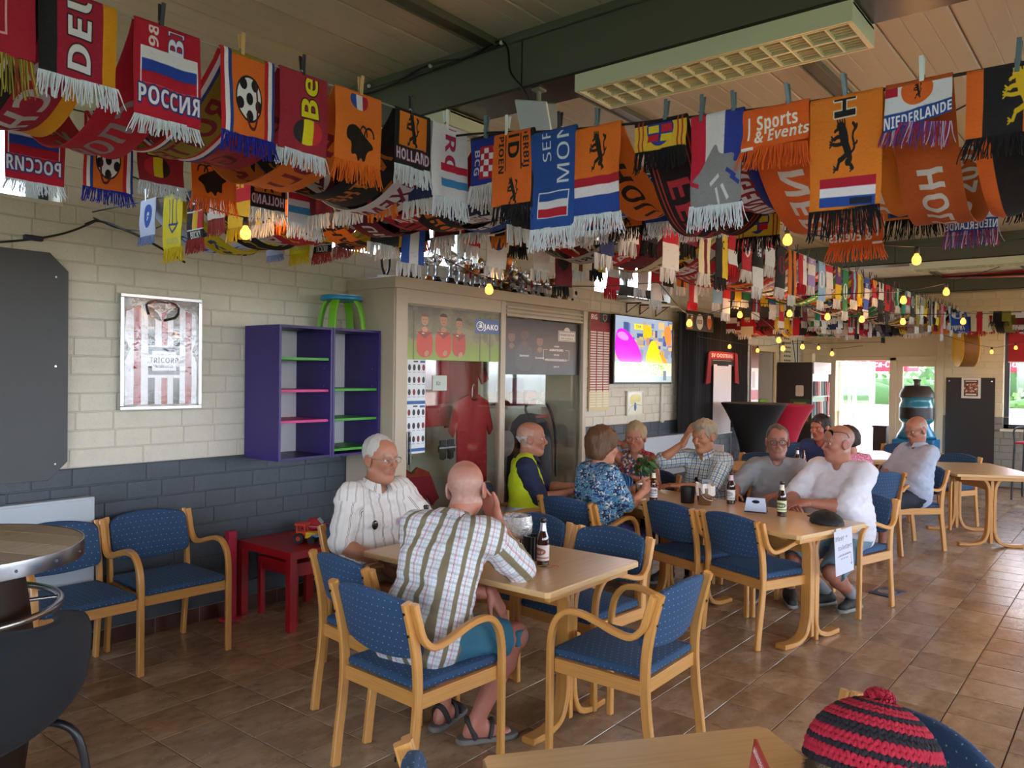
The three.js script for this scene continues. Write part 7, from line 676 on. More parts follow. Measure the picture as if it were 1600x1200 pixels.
  const fold = o.fold === undefined ? 1 : o.fold, seamFront = o.seam === 'front' ? -1 : 1, neckC = cone(add(N, sp, -0.045), add(N, sp, 0.12), 0.05, 0.088);
  const uvT = (p) => { const r = sub(p, H), x = dot(r, fw) - 0.02, z = dot(r, rt); return [z + Math.sign(z) * 0.85 * seamFront * (0.1 * seamFront - x) * sstep(Math.abs(z), 0.09, 0.17), dot(r, sp)]; }, uvA = (p, a) => { const r = sub(p, a.S), l = dot(r, a.u), q = nrm(crs(a.u, fw)), w = crs(q, a.u); return [Math.atan2(dot(r, w), dot(r, q)) * 0.066, l]; };
  function top(name, mat, slv, grow, hem, vneck) {
    const cp = TP(0.008 + grow, 0.045), sl = []; if (slv > 0) for (const q of ['L', 'R']) { const a = arms[q], e = add(a.S, a.u, 0.285 * S * slv); sl.push({ e, u: a.u, s0: a.S, c: cone(add(a.S, a.u, 0.01), add(e, a.u, 0.03), 0.064 * S * fem, (0.064 + (o.loose || 0)) * S * fem, 0.05) }); }
    const cU = union(cp), neckV = cone(add(add(N, sp, 0.02), fw, 0.05), add(add(N, sp, -(vneck || 0.05)), fw, 0.13), 0.045, vneck ? 0.022 : 0.04), holes = slv > 0 ? [] : ['L', 'R'].map((k) => cone(add(arms[k].S, rt, (k === 'L' ? -1 : 1) * 0.008), add(arms[k].S, arms[k].u, 0.12), 0.062 + grow, 0.07 + grow));
    const F = (x, y, z) => { let d = cU(x, y, z); const p = [x, y, z]; if (Math.abs(d) < 0.06) { d = Math.max(d, (hem - dot(sub(p, H), sp)) * 0.9); for (const c of holes) d = cut(d, c.d(x, y, z), 0.01); } for (const q of sl) { let b = q.c.d(x, y, z); if (b > 0.08) { d = Math.min(d, b); continue; } const m = dot(sub(p, q.e), q.u); b = Math.max(b, m); if (m > -0.045) b = Math.max(b, 0.052 * S * fem - len3(sub(p, add(q.s0, q.u, dot(sub(p, q.s0), q.u))))); const k = 0.035 * clamp(-m * 9, 0.15, 1), h = Math.max(k - Math.abs(d - b), 0) / k; d = Math.min(d, b) - h * h * k * 0.25; } if (Math.abs(d) > 0.05) return d; d += wob(x, y, z, fold); d = cut(d, neckC.d(x, y, z), 0.006); return cut(d, neckV.d(x, y, z), 0.006); };
    cp.push(...sl.map((q) => q.c));
    const [cl, ch] = bounds(cp, 0.03), sg = meshField(F, cl, ch, o.near ? 0.0065 : 0.0095), spos = sg.attributes.position, sn = sg.attributes.normal, ix = sg.index.array, fp = [], fn = [], fu = [];
    for (let i = 0; i < ix.length; i += 3) { const P = [0, 1, 2].map((k) => [spos.getX(ix[i + k]), spos.getY(ix[i + k]), spos.getZ(ix[i + k])]), m = mid3(mid3(P[0], P[1], 0.5), P[2], 1 / 3); let arm = null; if (slv > 0) for (const q of ['L', 'R']) { const a = arms[q], l = dot(sub(m, a.S), a.u), r = len3(sub(m, add(a.S, a.u, l))); if (l > 0.05 && r < 0.088) arm = a; } const U = P.map((p) => (arm ? uvA(p, arm) : uvT(p))), w = (arm ? 0.066 : 9) * 2 * PI; for (let k = 1; k < 3; k++) { if (U[k][0] - U[0][0] > w / 2) U[k][0] -= w; if (U[k][0] - U[0][0] < -w / 2) U[k][0] += w; } for (let k = 0; k < 3; k++) { fp.push(...P[k]); const j = ix[i + k]; fn.push(sn.getX(j), sn.getY(j), sn.getZ(j)); fu.push(U[k][0], U[k][1]); } }
    const g = new THREE.BufferGeometry(); g.setAttribute('position', new THREE.Float32BufferAttribute(fp, 3)); g.setAttribute('normal', new THREE.Float32BufferAttribute(fn, 3)); g.setAttribute('uv', new THREE.Float32BufferAttribute(fu, 2)); return obj(name, g, mat, t);
  }
  top('shirt', o.shirt, o.sleeve === undefined ? 0.62 : o.sleeve, 0, o.hem === undefined ? -0.075 : o.hem, o.vneck);
  if (o.vest) top('vest', o.vest, 0, 0.014, -0.06, 0.16);
  if (o.collar) { // turned down collar: a band round the neck, open in front, with two points
    const ps = [], idx = [], n = 28, rows = 5; for (let j = 0; j < rows; j++) for (let i = 0; i <= n; i++) { const a = 0.42 + (i / n) * (2 * PI - 0.84), v = j / (rows - 1), fr = Math.abs(i / n - 0.5) * 2, up = 0.036 - (v > 0.4 ? (v - 0.4) * (0.062 + 0.045 * fr ** 6) : 0) + (v < 0.4 ? (v - 0.4) * 0.07 : 0), r = 0.068 + (v > 0.4 ? (v - 0.4) * 0.062 : 0.0) + fat * 0.06; ps.push(V(...add(add(add(N, fw, Math.cos(a) * r * 1.06 + 0.012), rt, Math.sin(a) * r), sp, up + 0.008 - Math.max(0, Math.cos(a)) * 0.022))); } for (let j = 0; j + 1 < rows; j++) for (let i = 0; i < n; i++) { const a = j * (n + 1) + i; idx.push(a, a + 1, a + n + 2, a, a + n + 2, a + n + 1); } const g = new THREE.BufferGeometry().setFromPoints(ps); g.setIndex(idx); g.computeVertexNormals(); const g2 = g.clone(), p2 = g2.attributes.position, n2 = g2.attributes.normal; for (let i = 0; i < p2.count; i++) p2.setXYZ(i, p2.getX(i) + n2.getX(i) * 0.003, p2.getY(i) + n2.getY(i) * 0.003, p2.getZ(i) + n2.getZ(i) * 0.003); const uvs = (gg) => { const u = new Float32Array(ps.length * 2); for (let i = 0; i < ps.length; i++) { u[2 * i] = (i % (n + 1)) / n * 0.42; u[2 * i + 1] = ((i / (n + 1)) | 0) * 0.012; } gg.setAttribute('uv', new THREE.BufferAttribute(u, 2)); return gg; }; obj('collar', [uvs(g), uvs(g2)], o.collarMat || o.shirt, t); }
  // trousers or shorts
  const lp = [cone(add(H, rt, -0.075), add(H, rt, 0.075), 0.114 * S + fat * 0.2, 0.114 * S + fat * 0.2, 0.03), cone(add(add(H, rt, -0.06), sp, 0.06), add(add(H, rt, 0.06), sp, 0.06), 0.1 + fat * 0.4, 0.1 + fat * 0.4, 0.03)], lf = o.legLen === undefined ? 0.88 : o.legLen; for (const q of ['L', 'R']) { const l = legs[q]; lp.push(cone(l.hp, l.K, 0.104 * S, (lf > 1 ? 0.068 : 0.09) * S, 0.04)); if (lf > 1) lp.push(cone(l.K, l.A, 0.068, 0.058, 0.03)); } const lU2 = union(lp), pantF = (x, y, z) => { let d = lU2(x, y, z); if (Math.abs(d) > 0.04) return d; d += wob(x + 3, y, z, 1.1); const p = [x, y, z]; if (lf <= 1) for (const q of ['L', 'R']) { const l = legs[q], u = nrm(sub(l.K, l.hp)), a = dot(sub(p, l.hp), u), cut0 = 0.43 * S * lf; if (a > cut0 - 0.03) { d = Math.max(d, a - cut0); const r = len3(sub(p, add(l.hp, u, a))); if (a > cut0 - 0.02) d = Math.max(d, 0.066 * S - r); } } return Math.max(d, dot(sub(p, H), sp) - 0.16); }; const [pl, ph] = bounds(lp, 0.02); obj(lf > 1 ? 'trousers' : 'shorts', boxUV(meshField(pantF, pl, ph, o.near ? 0.009 : 0.013)), o.pants, t);
  for (const q of ['L', 'R']) { const l = legs[q], fd = l.fd, up = [0, 1, 0], base0 = add(l.A, [0, -0.075, 0]); if (o.shoe) { const P = [cone(add(add(base0, fd, -0.045), up, 0.035), add(add(base0, fd, 0.04), up, 0.045), 0.036, 0.042, 0.03), cone(add(add(base0, fd, 0.04), up, 0.036), add(add(base0, fd, 0.165), up, 0.024), 0.042, 0.034, 0.03), cone(add(l.A, [0, -0.02, 0]), add(l.A, [0, 0.02, 0]), 0.044, 0.042, 0.03)]; const Uf = union(P), g = meshField((x, y, z) => Math.max(Uf(x, y, z), base0[1] + 0.008 - y, y - l.A[1] - 0.02), ...bounds(P, 0.02), 0.006); obj('shoe', boxUV(g), o.shoe, t); const P2 = [cone(add(base0, fd, -0.045), add(base0, fd, 0.05), 0.042, 0.044, 0.03), cone(add(base0, fd, 0.05), add(base0, fd, 0.168), 0.046, 0.04, 0.03)], U2 = union(P2); obj('sole', boxUV(meshField((x, y, z) => Math.max(U2(x, y, z), y - base0[1] - 0.016, base0[1] - 0.006 - y), ...bounds(P2, 0.02), 0.006)), o.sole || MAT(0x8c8880, 0.6), t); if (o.sock) { const P3 = [cone(mid3(l.K, l.A, o.sockTop || 0.7), l.A, 0.05, 0.041, 0.02)]; obj('sock', boxUV(meshField(union(P3), ...bounds(P3, 0.02), 0.009)), o.sock, t); } } }
  // hair
  if (o.hair) { const hr = o.hair, th = hr.t || 0.012, PH = (hr.prims || []).map((a) => (a.length === 3 ? HE(...a) : HC(...a))).concat([HE([-0.014, 0.04, 0], [0.1 + th, 0.09 + th, 0.079 + th], 0.03)]), U = union(PH), face = HE(hr.face ? hr.face[0] : [0.09, -0.045, 0], hr.face ? hr.face[1] : [0.085, 0.118, 0.09], 0.02), ears = [-1, 1].map((q) => HE([0.0, -0.015, q * 0.092], hr.overEar ? [0.001, 0.001, 0.001] : [0.042, 0.045, 0.03], 0.02)), low = hr.low === undefined ? -0.055 : hr.low; const F = (x, y, z) => { let d = U(x, y, z); if (Math.abs(d) > 0.05) return d; const [a, b, e] = toF(hF, hO, x, y, z).map((v) => v / hs); d += PN.noise(a * 60, b * 24, e * 60) * 0.0045 * (hr.rough || 1) + PN.noise(a * 22 + 5, b * 12, e * 22) * 0.006 * (hr.rough || 1); d = cut(d, face.d(x, y, z), 0.008); for (const q of ears) d = cut(d, q.d(x, y, z), 0.006); if (hr.bald) d = Math.max(d, (b - hr.bald) * 0.9 + Math.max(0, a) * 0.5); return Math.max(d, (low - b) * hs); }; obj('hair', boxUV(meshField(F, ...bounds(PH, 0.02), o.near ? 0.005 : 0.006)), hr.m, t); }
  // glasses
  if (o.glasses) { const gm = o.glasses, rim = []; const up = o.onHead ? 0.075 : 0, bk = o.onHead ? -0.012 : 0, wr = gm.w || 0.024, hr = gm.h || 0.018; const g = thing ? new THREE.Group() : 0; g.name = numbered('glasses'); t.add(g); for (const q of [-1, 1]) { const pts = []; for (let k = 0; k < 20; k++) { const a = k / 20 * 2 * PI, ca = Math.cos(a), sa = Math.sin(a), sq = 1 / Math.pow(Math.abs(ca) ** 4 + Math.abs(sa) ** 4, 0.12); pts.push(hp(0.113 + bk - Math.abs(0.031 + ca * wr) * 0.12 - (o.onHead ? 0.02 : 0), 0.003 + up + sa * hr * sq, q * (0.033 + ca * wr * sq))); } obj('rim', tube(pts, (gm.r || 0.0016), 40, 6, true), gm.m, g); const c = new THREE.BufferGeometry().setFromPoints([V(...hp(0.113 + bk - 0.004 - (o.onHead ? 0.02 : 0), 0.003 + up, q * 0.033)), ...pts.map((p) => V(...p))]); const id = []; for (let k = 0; k < 20; k++) id.push(0, 1 + k, 1 + (k + 1) % 20); c.setIndex(id); c.computeVertexNormals(); obj('lens', flat(c), gm.lens, g); obj('temple', tube([hp(0.105 + bk - (o.onHead ? 0.022 : 0), 0.008 + up, q * 0.062), hp(0.06, 0.008 + up * 1.05, q * 0.083), hp(-0.01, 0.012 + up * 0.8, q * 0.088), hp(-0.03, -0.004 + up * 0.6, q * 0.085)], gm.r || 0.0016, 20, 6), gm.m, g); } obj('bridge', tube([hp(0.109 + bk - (o.onHead ? 0.02 : 0), 0.008 + up, -0.011), hp(0.114 + bk - (o.onHead ? 0.02 : 0), 0.011 + up, 0), hp(0.109 + bk - (o.onHead ? 0.02 : 0), 0.008 + up, 0.011)], gm.r || 0.0016, 10, 6), gm.m, g); }
  return { t, arms, legs, hp, hF, hO, N, sp, fw, rt, sp2 };
}
// ================= the guests =================
const cloth = (draw, mx, my, px = 256, py = 256, o = {}) => { const t = ctex(canvas(px, py, draw)); t.repeat.set(1 / mx, 1 / my); return MAT(0xffffff, 0.85, { map: t, bumpMap: rep(texFine, 14), bumpScale: 0.0005, sheen: 0.15, sheenRoughness: 0.7, ...o }); };
const plain = (c, o = {}) => MAT(c, 0.85, { bumpMap: rep(texFine, 14), bumpScale: 0.0005, sheen: 0.15, sheenRoughness: 0.7, ...o });
const nzHair = dataTex(256, (i) => { const v = nzGrain[(i % 256) * 512 + ((i / 256) | 0)] * 255; return [v, v, v]; }), hairM = (c) => MAT(c, 0.6, { bumpMap: rep(nzHair, 5), bumpScale: 0.004, sheen: 0.3 });
const shorts = { khaki: plain(0x8a7a60), teal: plain(0x2d6478), denim: MAT(0x64808e, 0.85, { bumpMap: rep(texFine, 20), bumpScale: 0.0006 }), navy: plain(0x1e2430), black: plain(0x17181c) };
const shoeD = MAT(0x2a2826, 0.7), sockG = plain(0x7f8688), clearLens = new THREE.MeshPhysicalMaterial({ color: 0xffffff, roughness: 0.02, transmission: 1, thickness: 0, side: THREE.DoubleSide, name: 'lens_glass' }), darkLens = MAT(0x0e0d0e, 0.08), wire = MAT(0xa8a49c, 0.25, { metalness: 1 }), blackP = MAT(0x151416, 0.3);

const p1 = person('seated man with white hair and glasses in a white dark striped shirt', { at: [3.06, -3.48], turn: -97, near: true, hipY: 0.545, size: 0.98, lean: 3, head: { yaw: 8, pitch: -2 }, belly: 0.035,
  handR: { at: [0.31, 0.66, 0.15], pole: [-0.5, -0.7, 0.75], palm: [0.3, -0.4, -0.8], dir: [0.5, -0.75, -0.3], curl: 0.5 }, handL: { at: [0.36, 0.765, -0.2], pole: [-0.3, -0.7, -0.8], palm: [0, -1, 0] }, shirt: cloth((g, w, h) => { g.fillStyle = '#d6d2cc'; g.fillRect(0, 0, w, h); for (const [x, q] of [[96, 9], [124, 9]]) { g.fillStyle = '#4a464a'; g.fillRect(x, 0, q, h); } g.fillStyle = '#bcb6b0'; g.fillRect(230, 0, 4, h); for (let k = 0; k < 700; k++) { g.fillStyle = 'rgba(120,110,100,.10)'; g.fillRect(Math.sin(k * 7.1) * 128 + 128, (k * 37) % h, 5, 2); } }, 0.06, 0.06, 256, 256), collar: true, sleeve: 0.8, loose: 0.012, fold: 1.7, pants: shorts.khaki, shoe: shoeD, skin: 0xb07c60, ruddy: 0xa05a48, iris: 0x6c6a60, stubble: 0xb9b2a8, brow: 0x9a8e82,
  hair: { m: hairM(0xb9b5ae), t: 0.003, low: -0.05, face: [[0.075, -0.02, 0], [0.085, 0.105, 0.088]] }, glasses: { m: wire, lens: clearLens, w: 0.023, h: 0.016, r: 0.0013 }, footL: { at: [0.34, 0.09, -0.12] }, footR: { at: [0.36, 0.09, 0.14] } });
{ // sunglasses and badge on his shirt
  const b = new THREE.Group(); b.name = 'clipped_sunglasses'; p1.t.add(b); const c = p1.sp2(0.3, 0.145, 0.09); obj('sunglass_lens', ell3(0.02, 0.026, 0.006), darkLens, b).position.set(c[0] + 0.005, c[1], c[2]); const d = p1.sp2(0.3, 0.15, -0.085), bd = obj('badge', rot(lathe([[0, 0], [0.024, 0], [0.026, 0.003], [0.024, 0.006], [0, 0.007]], 24), 0, 0, -PI / 2), MAT(0xa88ab4, 0.4), p1.t); bd.position.set(d[0] + 0.006, d[1], d[2]); }
function ell3(a, b, c) { return sph(1, 0, 0, 0, 18).scale(c, b, a); }
const plaid = cloth((g, w, h) => { g.fillStyle = '#cfd2d4'; g.fillRect(0, 0, w, h); const al = (c, x, q) => { g.fillStyle = c; g.fillRect(x, 0, q, h); }, ac = (c, y, q) => { g.fillStyle = c; g.fillRect(0, y, w, q); }; ac('rgba(150,150,146,.5)', 20, 34); ac('rgba(150,150,146,.5)', 150, 34); ac('rgba(190,96,104,.5)', 100, 7); ac('rgba(160,175,190,.5)', 220, 12); al('#77694e', 40, 74); al('rgba(120,108,84,.35)', 34, 86); al('rgba(176,60,76,.75)', 172, 9); al('rgba(176,60,76,.55)', 188, 6); al('rgba(150,160,176,.6)', 226, 10); }, 0.088, 0.075, 256, 256);
const p2 = person('bald man seen from behind in an olive and white plaid shirt', { at: [2.40, -2.42], turn: 8, near: true, hipY: 0.545, size: 1.03, lean: 21, side: 3, twist: 0, head: { yaw: 22, pitch: -8, roll: -4, fwd: 0.02 }, belly: 0.02, shoulder: 1.08,
  handR: { at: [0.45, 1.0, 0.1], pole: [0.45, -1, 0.5], palm: [-0.7, 0.5, -0.3], dir: [-0.1, 0.9, -0.5], curl: 1.3 }, handL: { at: [0.38, 0.66, 0.12], pole: [-0.3, -0.8, -0.6], palm: [-0.2, -0.2, -1], dir: [0.25, -0.85, 0.4], curl: 0.35 }, shirt: plaid, collar: true, seam: 'front', sleeve: 0.9, loose: 0.01, fold: 1.5, hem: -0.125, pants: shorts.teal, legLen: 0.82, skin: 0xb3745e, ruddy: 0xa85a4c, stubble: 0xb09a8e, bare: true,
  footR: { at: [0.30, 0.085, 0.10], dir: [0.75, 0, 0.65], pole: [0.8, 0.8, 0.5] }, footL: { at: [0.35, 0.085, -0.12], dir: [1, 0, -0.1], pole: [0.8, 0.8, -0.1] } });
for (const q of ['L', 'R']) { // sandals
  const l = p2.legs[q], A = l.A, f = l.fd, s = [-f[2], 0, f[0]], g = new THREE.Group(); g.name = numbered('sandal'); p2.t.add(g); const P = [cone(add(add(A, f, -0.05), [0, -0.075, 0]), add(add(A, f, 0.16), [0, -0.075, 0]), 0.042, 0.045, 0.02)], U = union(P); obj('sole', boxUV(meshField((x, y, z) => Math.max(U(x, y, z), y - A[1] + 0.058, A[1] - 0.083 - y), ...bounds(P, 0.02), 0.005)), MAT(0x6b665e, 0.7), g);
  const strap = (d, w, hgt, tilt) => { const ps = []; for (let k = 0; k <= 12; k++) { const a = k / 12 * PI; ps.push(add(add(add(A, f, d + tilt * Math.sin(a)), s, Math.cos(a) * w), [0, -0.06 + Math.sin(a) * hgt, 0])); } return rotTube(ps); }; obj('strap', strap(0.11, 0.042, 0.035, 0.01), MAT(0x2f2624, 0.7), g); obj('strap', strap(0.055, 0.043, 0.062, 0.02), MAT(0x2f2624, 0.7), g); obj('strap', strap(-0.01, 0.04, 0.085, -0.035), MAT(0x2f2624, 0.7), g); }
function rotTube(ps) { return [tube(ps, 0.009, 20, 6), tube(ps.map((p) => add(p, [0.01, 0.004, 0])), 0.009, 20, 6)]; }
person('older man in profile with a yellow safety vest over a navy shirt', { at: [4.92, -3.80], turn: -51, hipY: 0.54, size: 0.95, lean: -2, head: { yaw: 0, pitch: 0, fwd: 0.02 }, belly: 0.04, handR: { at: [0.34, 0.77, 0.1], pole: [-0.3, -0.9, 0.4] }, handL: { at: [0.40, 0.79, -0.1], pole: [-0.3, -0.9, -0.4] }, shirt: plain(0x1d2742), collar: true, sleeve: 0.85, fold: 1.2, vest: cloth((g, w, h) => { g.fillStyle = '#b9cc12'; g.fillRect(0, 0, w, h); g.fillStyle = '#b8c8c0'; g.fillRect(0, h - 70, w, 34); }, 1.2, 0.9, 64, 512), pants: shorts.navy, legLen: 1.2, shoe: shoeD, skin: 0xb07a60, ruddy: 0xa25a48, stubble: 0xb6aaa0, hair: { m: hairM(0xc9c5bd), t: 0.001, bald: 0.02, low: -0.03, rough: 2, face: [[0.07, 0, 0], [0.09, 0.13, 0.085]] } });
person('woman with a brown bob seen from behind in a blue patterned top', { at: [4.92, -3.17], turn: -18, female: true, hipY: 0.54, size: 0.93, lean: 6, side: -2, head: { yaw: -12, pitch: -4 }, belly: 0.05, handR: { at: [0.33, 0.835, 0.2], pole: [0, -1, 0.5], palm: [0, 0, -1], dir: [0.7, 0.2, -0.4], curl: 0.85, thumb: 0.2 }, handL: { at: [0.33, 0.83, 0.1], pole: [-0.2, -1, -0.5], palm: [0, 0, 1], dir: [0.8, 0.2, 0.4], curl: 0.8 }, sleeve: 0.75, loose: 0.014, fold: 1, seam: 'front', shirt: (() => { const a = tileNoise(256, 7, 4, 71, 1, 2), b = tileNoise(256, 12, 4, 72), m = MAT(0xffffff, 0.8); m.map = dataTex(256, (i) => { const k = a[i], q = b[i]; let c = q > 0.58 ? [40, 66, 120] : [58, 116, 158]; if (k > 0.56) c = [24, 44, 82]; if (Math.abs(k - 0.47) < 0.022) c = [168, 188, 190]; if (q > 0.68) c = [196, 200, 190]; if (q < 0.33) c = [88, 152, 170]; return c; }, true); m.map.repeat.set(3.6, 3.6); return m; })(), pants: plain(0x3c3a6a), skin: 0xbb8468, hair: { m: hairM(0x5f4028), t: 0.024, overEar: true, low: -0.10, rough: 1.3, face: [[0.095, -0.045, 0], [0.09, 0.1, 0.066]], prims: [[[-0.05, -0.03, -0.052], [0.062, 0.08, 0.05], 0.03], [[-0.05, -0.03, 0.052], [0.062, 0.08, 0.05], 0.03], [[-0.075, -0.03, 0], [0.05, 0.075, 0.06], 0.03]] } });
person('woman with short fair hair and a flowered top, one hand behind her head', { at: [6.2, -3.53], turn: -156, female: true, hipY: 0.53, size: 0.9, lean: 2, side: 1, head: { yaw: -6, pitch: -6 }, handR: { at: [-0.04, 1.06, 0.13], pole: [0.45, 0.1, 1], palm: [0.4, 0, -1], dir: [-0.5, 0.6, -0.8], curl: 0.5 }, handL: { at: [0.34, 0.80, -0.04], pole: [-0.25, -0.9, -0.8] }, sleeve: 0, fold: 0.8, arm: 1.12, belly: 0.02, vneck: 0.08, shirt: (() => { const r = rng(5); return cloth((g, w, h) => { g.fillStyle = '#2a2d44'; g.fillRect(0, 0, w, h); for (let k = 0; k < 160; k++) { g.fillStyle = ['#8d2a34', '#b8485a', '#3a5a8a', '#c9a8a0', '#39543a', '#a8622a', '#d8cfc8'][k % 7]; const x = r() * w, y = r() * h; for (let m = 0; m < 5; m++) { g.beginPath(); g.ellipse(x + Math.cos(m * 1.26) * 7, y + Math.sin(m * 1.26) * 7, 6, 4, m, 0, 7); g.fill(); } } }, 0.22, 0.22); })(), pants: shorts.navy, legLen: 1.2, shoe: shoeD, skin: 0xb0745a, ruddy: 0xa05444, hair: { m: hairM(0x9c8a66), t: 0.012, overEar: true, low: -0.045, face: [[0.085, -0.045, 0], [0.085, 0.112, 0.07]], rough: 1.4 } });
const p6 = person('man with swept grey hair in a checked shirt, covering his face with one hand', { at: [6.28, -2.88], turn: 172, hipY: 0.54, size: 0.97, lean: 4, head: { yaw: -4, pitch: -10 }, belly: 0.04, handR: { at: [0.21, 1.11, 0.13], pole: [0.25, -0.9, 0.9], palm: [-0.8, 0.1, -0.5], dir: [-0.25, 0.95, -0.35], curl: 0.18, spread: 0.1 }, handL: { at: [0.40, 0.785, 0.0], pole: [-0.2, -0.8, -0.8] }, shirt: cloth((g, w, h) => { g.fillStyle = '#c4ccd2'; g.fillRect(0, 0, w, h); g.fillStyle = 'rgba(66,92,128,.75)'; g.fillRect(20, 0, 56, h); g.fillStyle = 'rgba(66,92,128,.6)'; g.fillRect(0, 30, w, 50); g.fillStyle = 'rgba(150,150,90,.6)'; g.fillRect(150, 0, 40, h); g.fillRect(0, 150, w, 40); }, 0.042, 0.042), collar: true, vneck: 0.1, sleeve: 0.8, loose: 0.012, fold: 1.2, pants: shorts.navy, legLen: 1.2, shoe: shoeD, skin: 0xb07a58, ruddy: 0x9c5c44, brow: 0x7a6a58, closed: true, hair: { m: hairM(0x8d8068), t: 0.014, low: -0.06, rough: 1.5, face: [[0.085, -0.04, 0], [0.08, 0.108, 0.09]], prims: [[[0.055, 0.105, -0.01], [0.05, 0.032, 0.06], 0.03], [[-0.07, 0.0, 0], [0.05, 0.07, 0.066], 0.03]] } });
{ const c = p6.sp2(0.33, 0.16, -0.015), g = new THREE.Group(); g.name = 'hanging_sunglasses'; p6.t.add(g); obj('sunglass_lens', ell3(0.019, 0.024, 0.006), darkLens, g).position.set(c[0], c[1] - 0.03, c[2] + 0.02); obj('sunglass_lens', ell3(0.019, 0.024, 0.006), darkLens, g).position.set(c[0] + 0.003, c[1] - 0.075, c[2] + 0.04); obj('temple', tube([[c[0], c[1] - 0.02, c[2] + 0.01], [c[0] - 0.01, c[1] + 0.04, c[2]], [c[0] - 0.02, c[1] + 0.07, c[2]]], 0.004, 10, 6), MAT(0x5a2424, 0.4), g); }
person('man with dark framed glasses in a grey T-shirt at the long table', { at: [6.30, -2.31], turn: -162, hipY: 0.53, size: 0.95, lean: -7, head: { yaw: 6, pitch: -3, roll: 2, fwd: 0.02 }, belly: 0.04, handR: { at: [0.36, 0.775, 0.30], pole: [-0.3, -0.8, 0.7] }, handL: { at: [0.36, 0.775, -0.02], pole: [-0.2, -0.7, -1] }, shirt: plain(0x85878a), sleeve: 0.85, loose: 0.02, fold: 1.4, pants: shorts.khaki, shoe: shoeD, skin: 0xa8705a, ruddy: 0x96544a, brow: 0x4a403a, beard: 0x7c6e68, hair: { m: hairM(0x4c4844), t: 0.004, low: -0.04, face: [[0.08, -0.02, 0], [0.085, 0.105, 0.088]] }, glasses: { m: blackP, lens: clearLens, w: 0.026, h: 0.019, r: 0.0024 } });
const p8 = person('heavy bald man in a white T-shirt with sunglasses pushed up, hands clasped', { at: [6.06, -1.71], turn: 160, hipY: 0.545, size: 1.02, lean: 4, head: { yaw: -24, pitch: -2 }, belly: 0.085, shoulder: 1.1, arm: 1.15, handR: { at: [0.42, 0.775, 0.14], pole: [-0.3, -0.7, 0.9], palm: [0.2, -0.6, -0.7], dir: [0.6, -0.1, -0.7], curl: 0.8 }, handL: { at: [0.40, 0.79, 0.02], pole: [-0.35, -0.8, -0.75], palm: [0.1, -0.8, 0.5], dir: [0.7, -0.1, 0.6], curl: 0.7 }, shirt: plain(0xd6d4da), sleeve: 0.9, loose: 0.022, fold: 1.5, hem: -0.11, pants: shorts.denim, legLen: 0.98, shoe: shoeD, sock: sockG, skin: 0xa8705a, ruddy: 0x9a5648, stubble: 0xa89890, brow: 0x8d7a6c, footR: { at: [0.06, 0.085, 0.1], pole: [1, 0.5, 0.1] }, footL: { at: [0.02, 0.1, -0.1], pole: [1, 0.5, -0.2] }, glasses: { m: blackP, lens: darkLens, w: 0.027, h: 0.02, r: 0.0028 }, onHead: true });
person('person with short dark hair and a pink patterned top, back turned', { at: [7.98, -2.08], turn: 52, female: true, hipY: 0.52, size: 0.85, lean: 10, side: -10, head: { yaw: 34, pitch: -14, roll: -10 }, handR: { at: [0.4, 0.78, 0.05] }, handL: { at: [0.38, 0.78, -0.1] }, shirt: (() => { const r = rng(15); return cloth((g, w, h) => { g.fillStyle = '#c26a86'; g.fillRect(0, 0, w, h); for (let k = 0; k < 240; k++) { g.fillStyle = ['#e0b4c4', '#b04870', '#efe0e6', '#8c4a6a'][k % 4]; g.beginPath(); g.ellipse(r() * w, r() * h, 9, 4, r() * 6, 0, 7); g.fill(); } }, 0.16, 0.16); })(), sleeve: 0.5, pants: shorts.black, skin: 0xb07860, hair: { m: hairM(0x2c1d18), t: 0.018, overEar: true, low: -0.06, rough: 1.3, face: [[0.1, -0.05, 0], [0.085, 0.1, 0.07]], prims: [[[-0.06, -0.01, 0], [0.06, 0.08, 0.07], 0.03]] } });
person('man in a pale blue shirt leaning back in his armchair, looking down', { at: [8.58, -1.80], turn: 142, hipY: 0.53, size: 0.98, lean: -11, head: { yaw: 4, pitch: -16, fwd: 0.03 }, belly: 0.075, handR: { at: [0.30, 0.70, 0.06], pole: [-0.3, -0.8, 0.8] }, handL: { at: [0.27, 0.69, -0.03], pole: [-0.4, -0.9, -0.6], palm: [0, -1, 0] }, shirt: plain(0xa9b2c6), sleeve: 0.85, loose: 0.022, fold: 1.3, hem: -0.12, collar: true, pants: shorts.navy, shoe: shoeD, skin: 0xa4705a, ruddy: 0x945448, stubble: 0xb4aaa2, hair: { m: hairM(0xbab4aa), t: 0.002, bald: 0.03, low: -0.05, face: [[0.07, 0, 0], [0.09, 0.13, 0.085]] }, glasses: { m: wire, lens: clearLens, w: 0.022, h: 0.015, r: 0.0014 } });
person('dark haired person mostly hidden behind the man in the white T-shirt', { at: [8.55, -2.64], turn: 172, hipY: 0.54, size: 0.93, lean: 4, head: { yaw: -8, pitch: -4 }, handR: { at: [0.36, 0.78, 0.15] }, handL: { at: [0.36, 0.78, -0.12] }, shirt: plain(0x2b3a6a), sleeve: 0.7, pants: shorts.navy, skin: 0xb0664e, hair: { m: hairM(0x17120f), t: 0.014, low: -0.04, face: [[0.085, -0.045, 0], [0.085, 0.108, 0.085]] } });
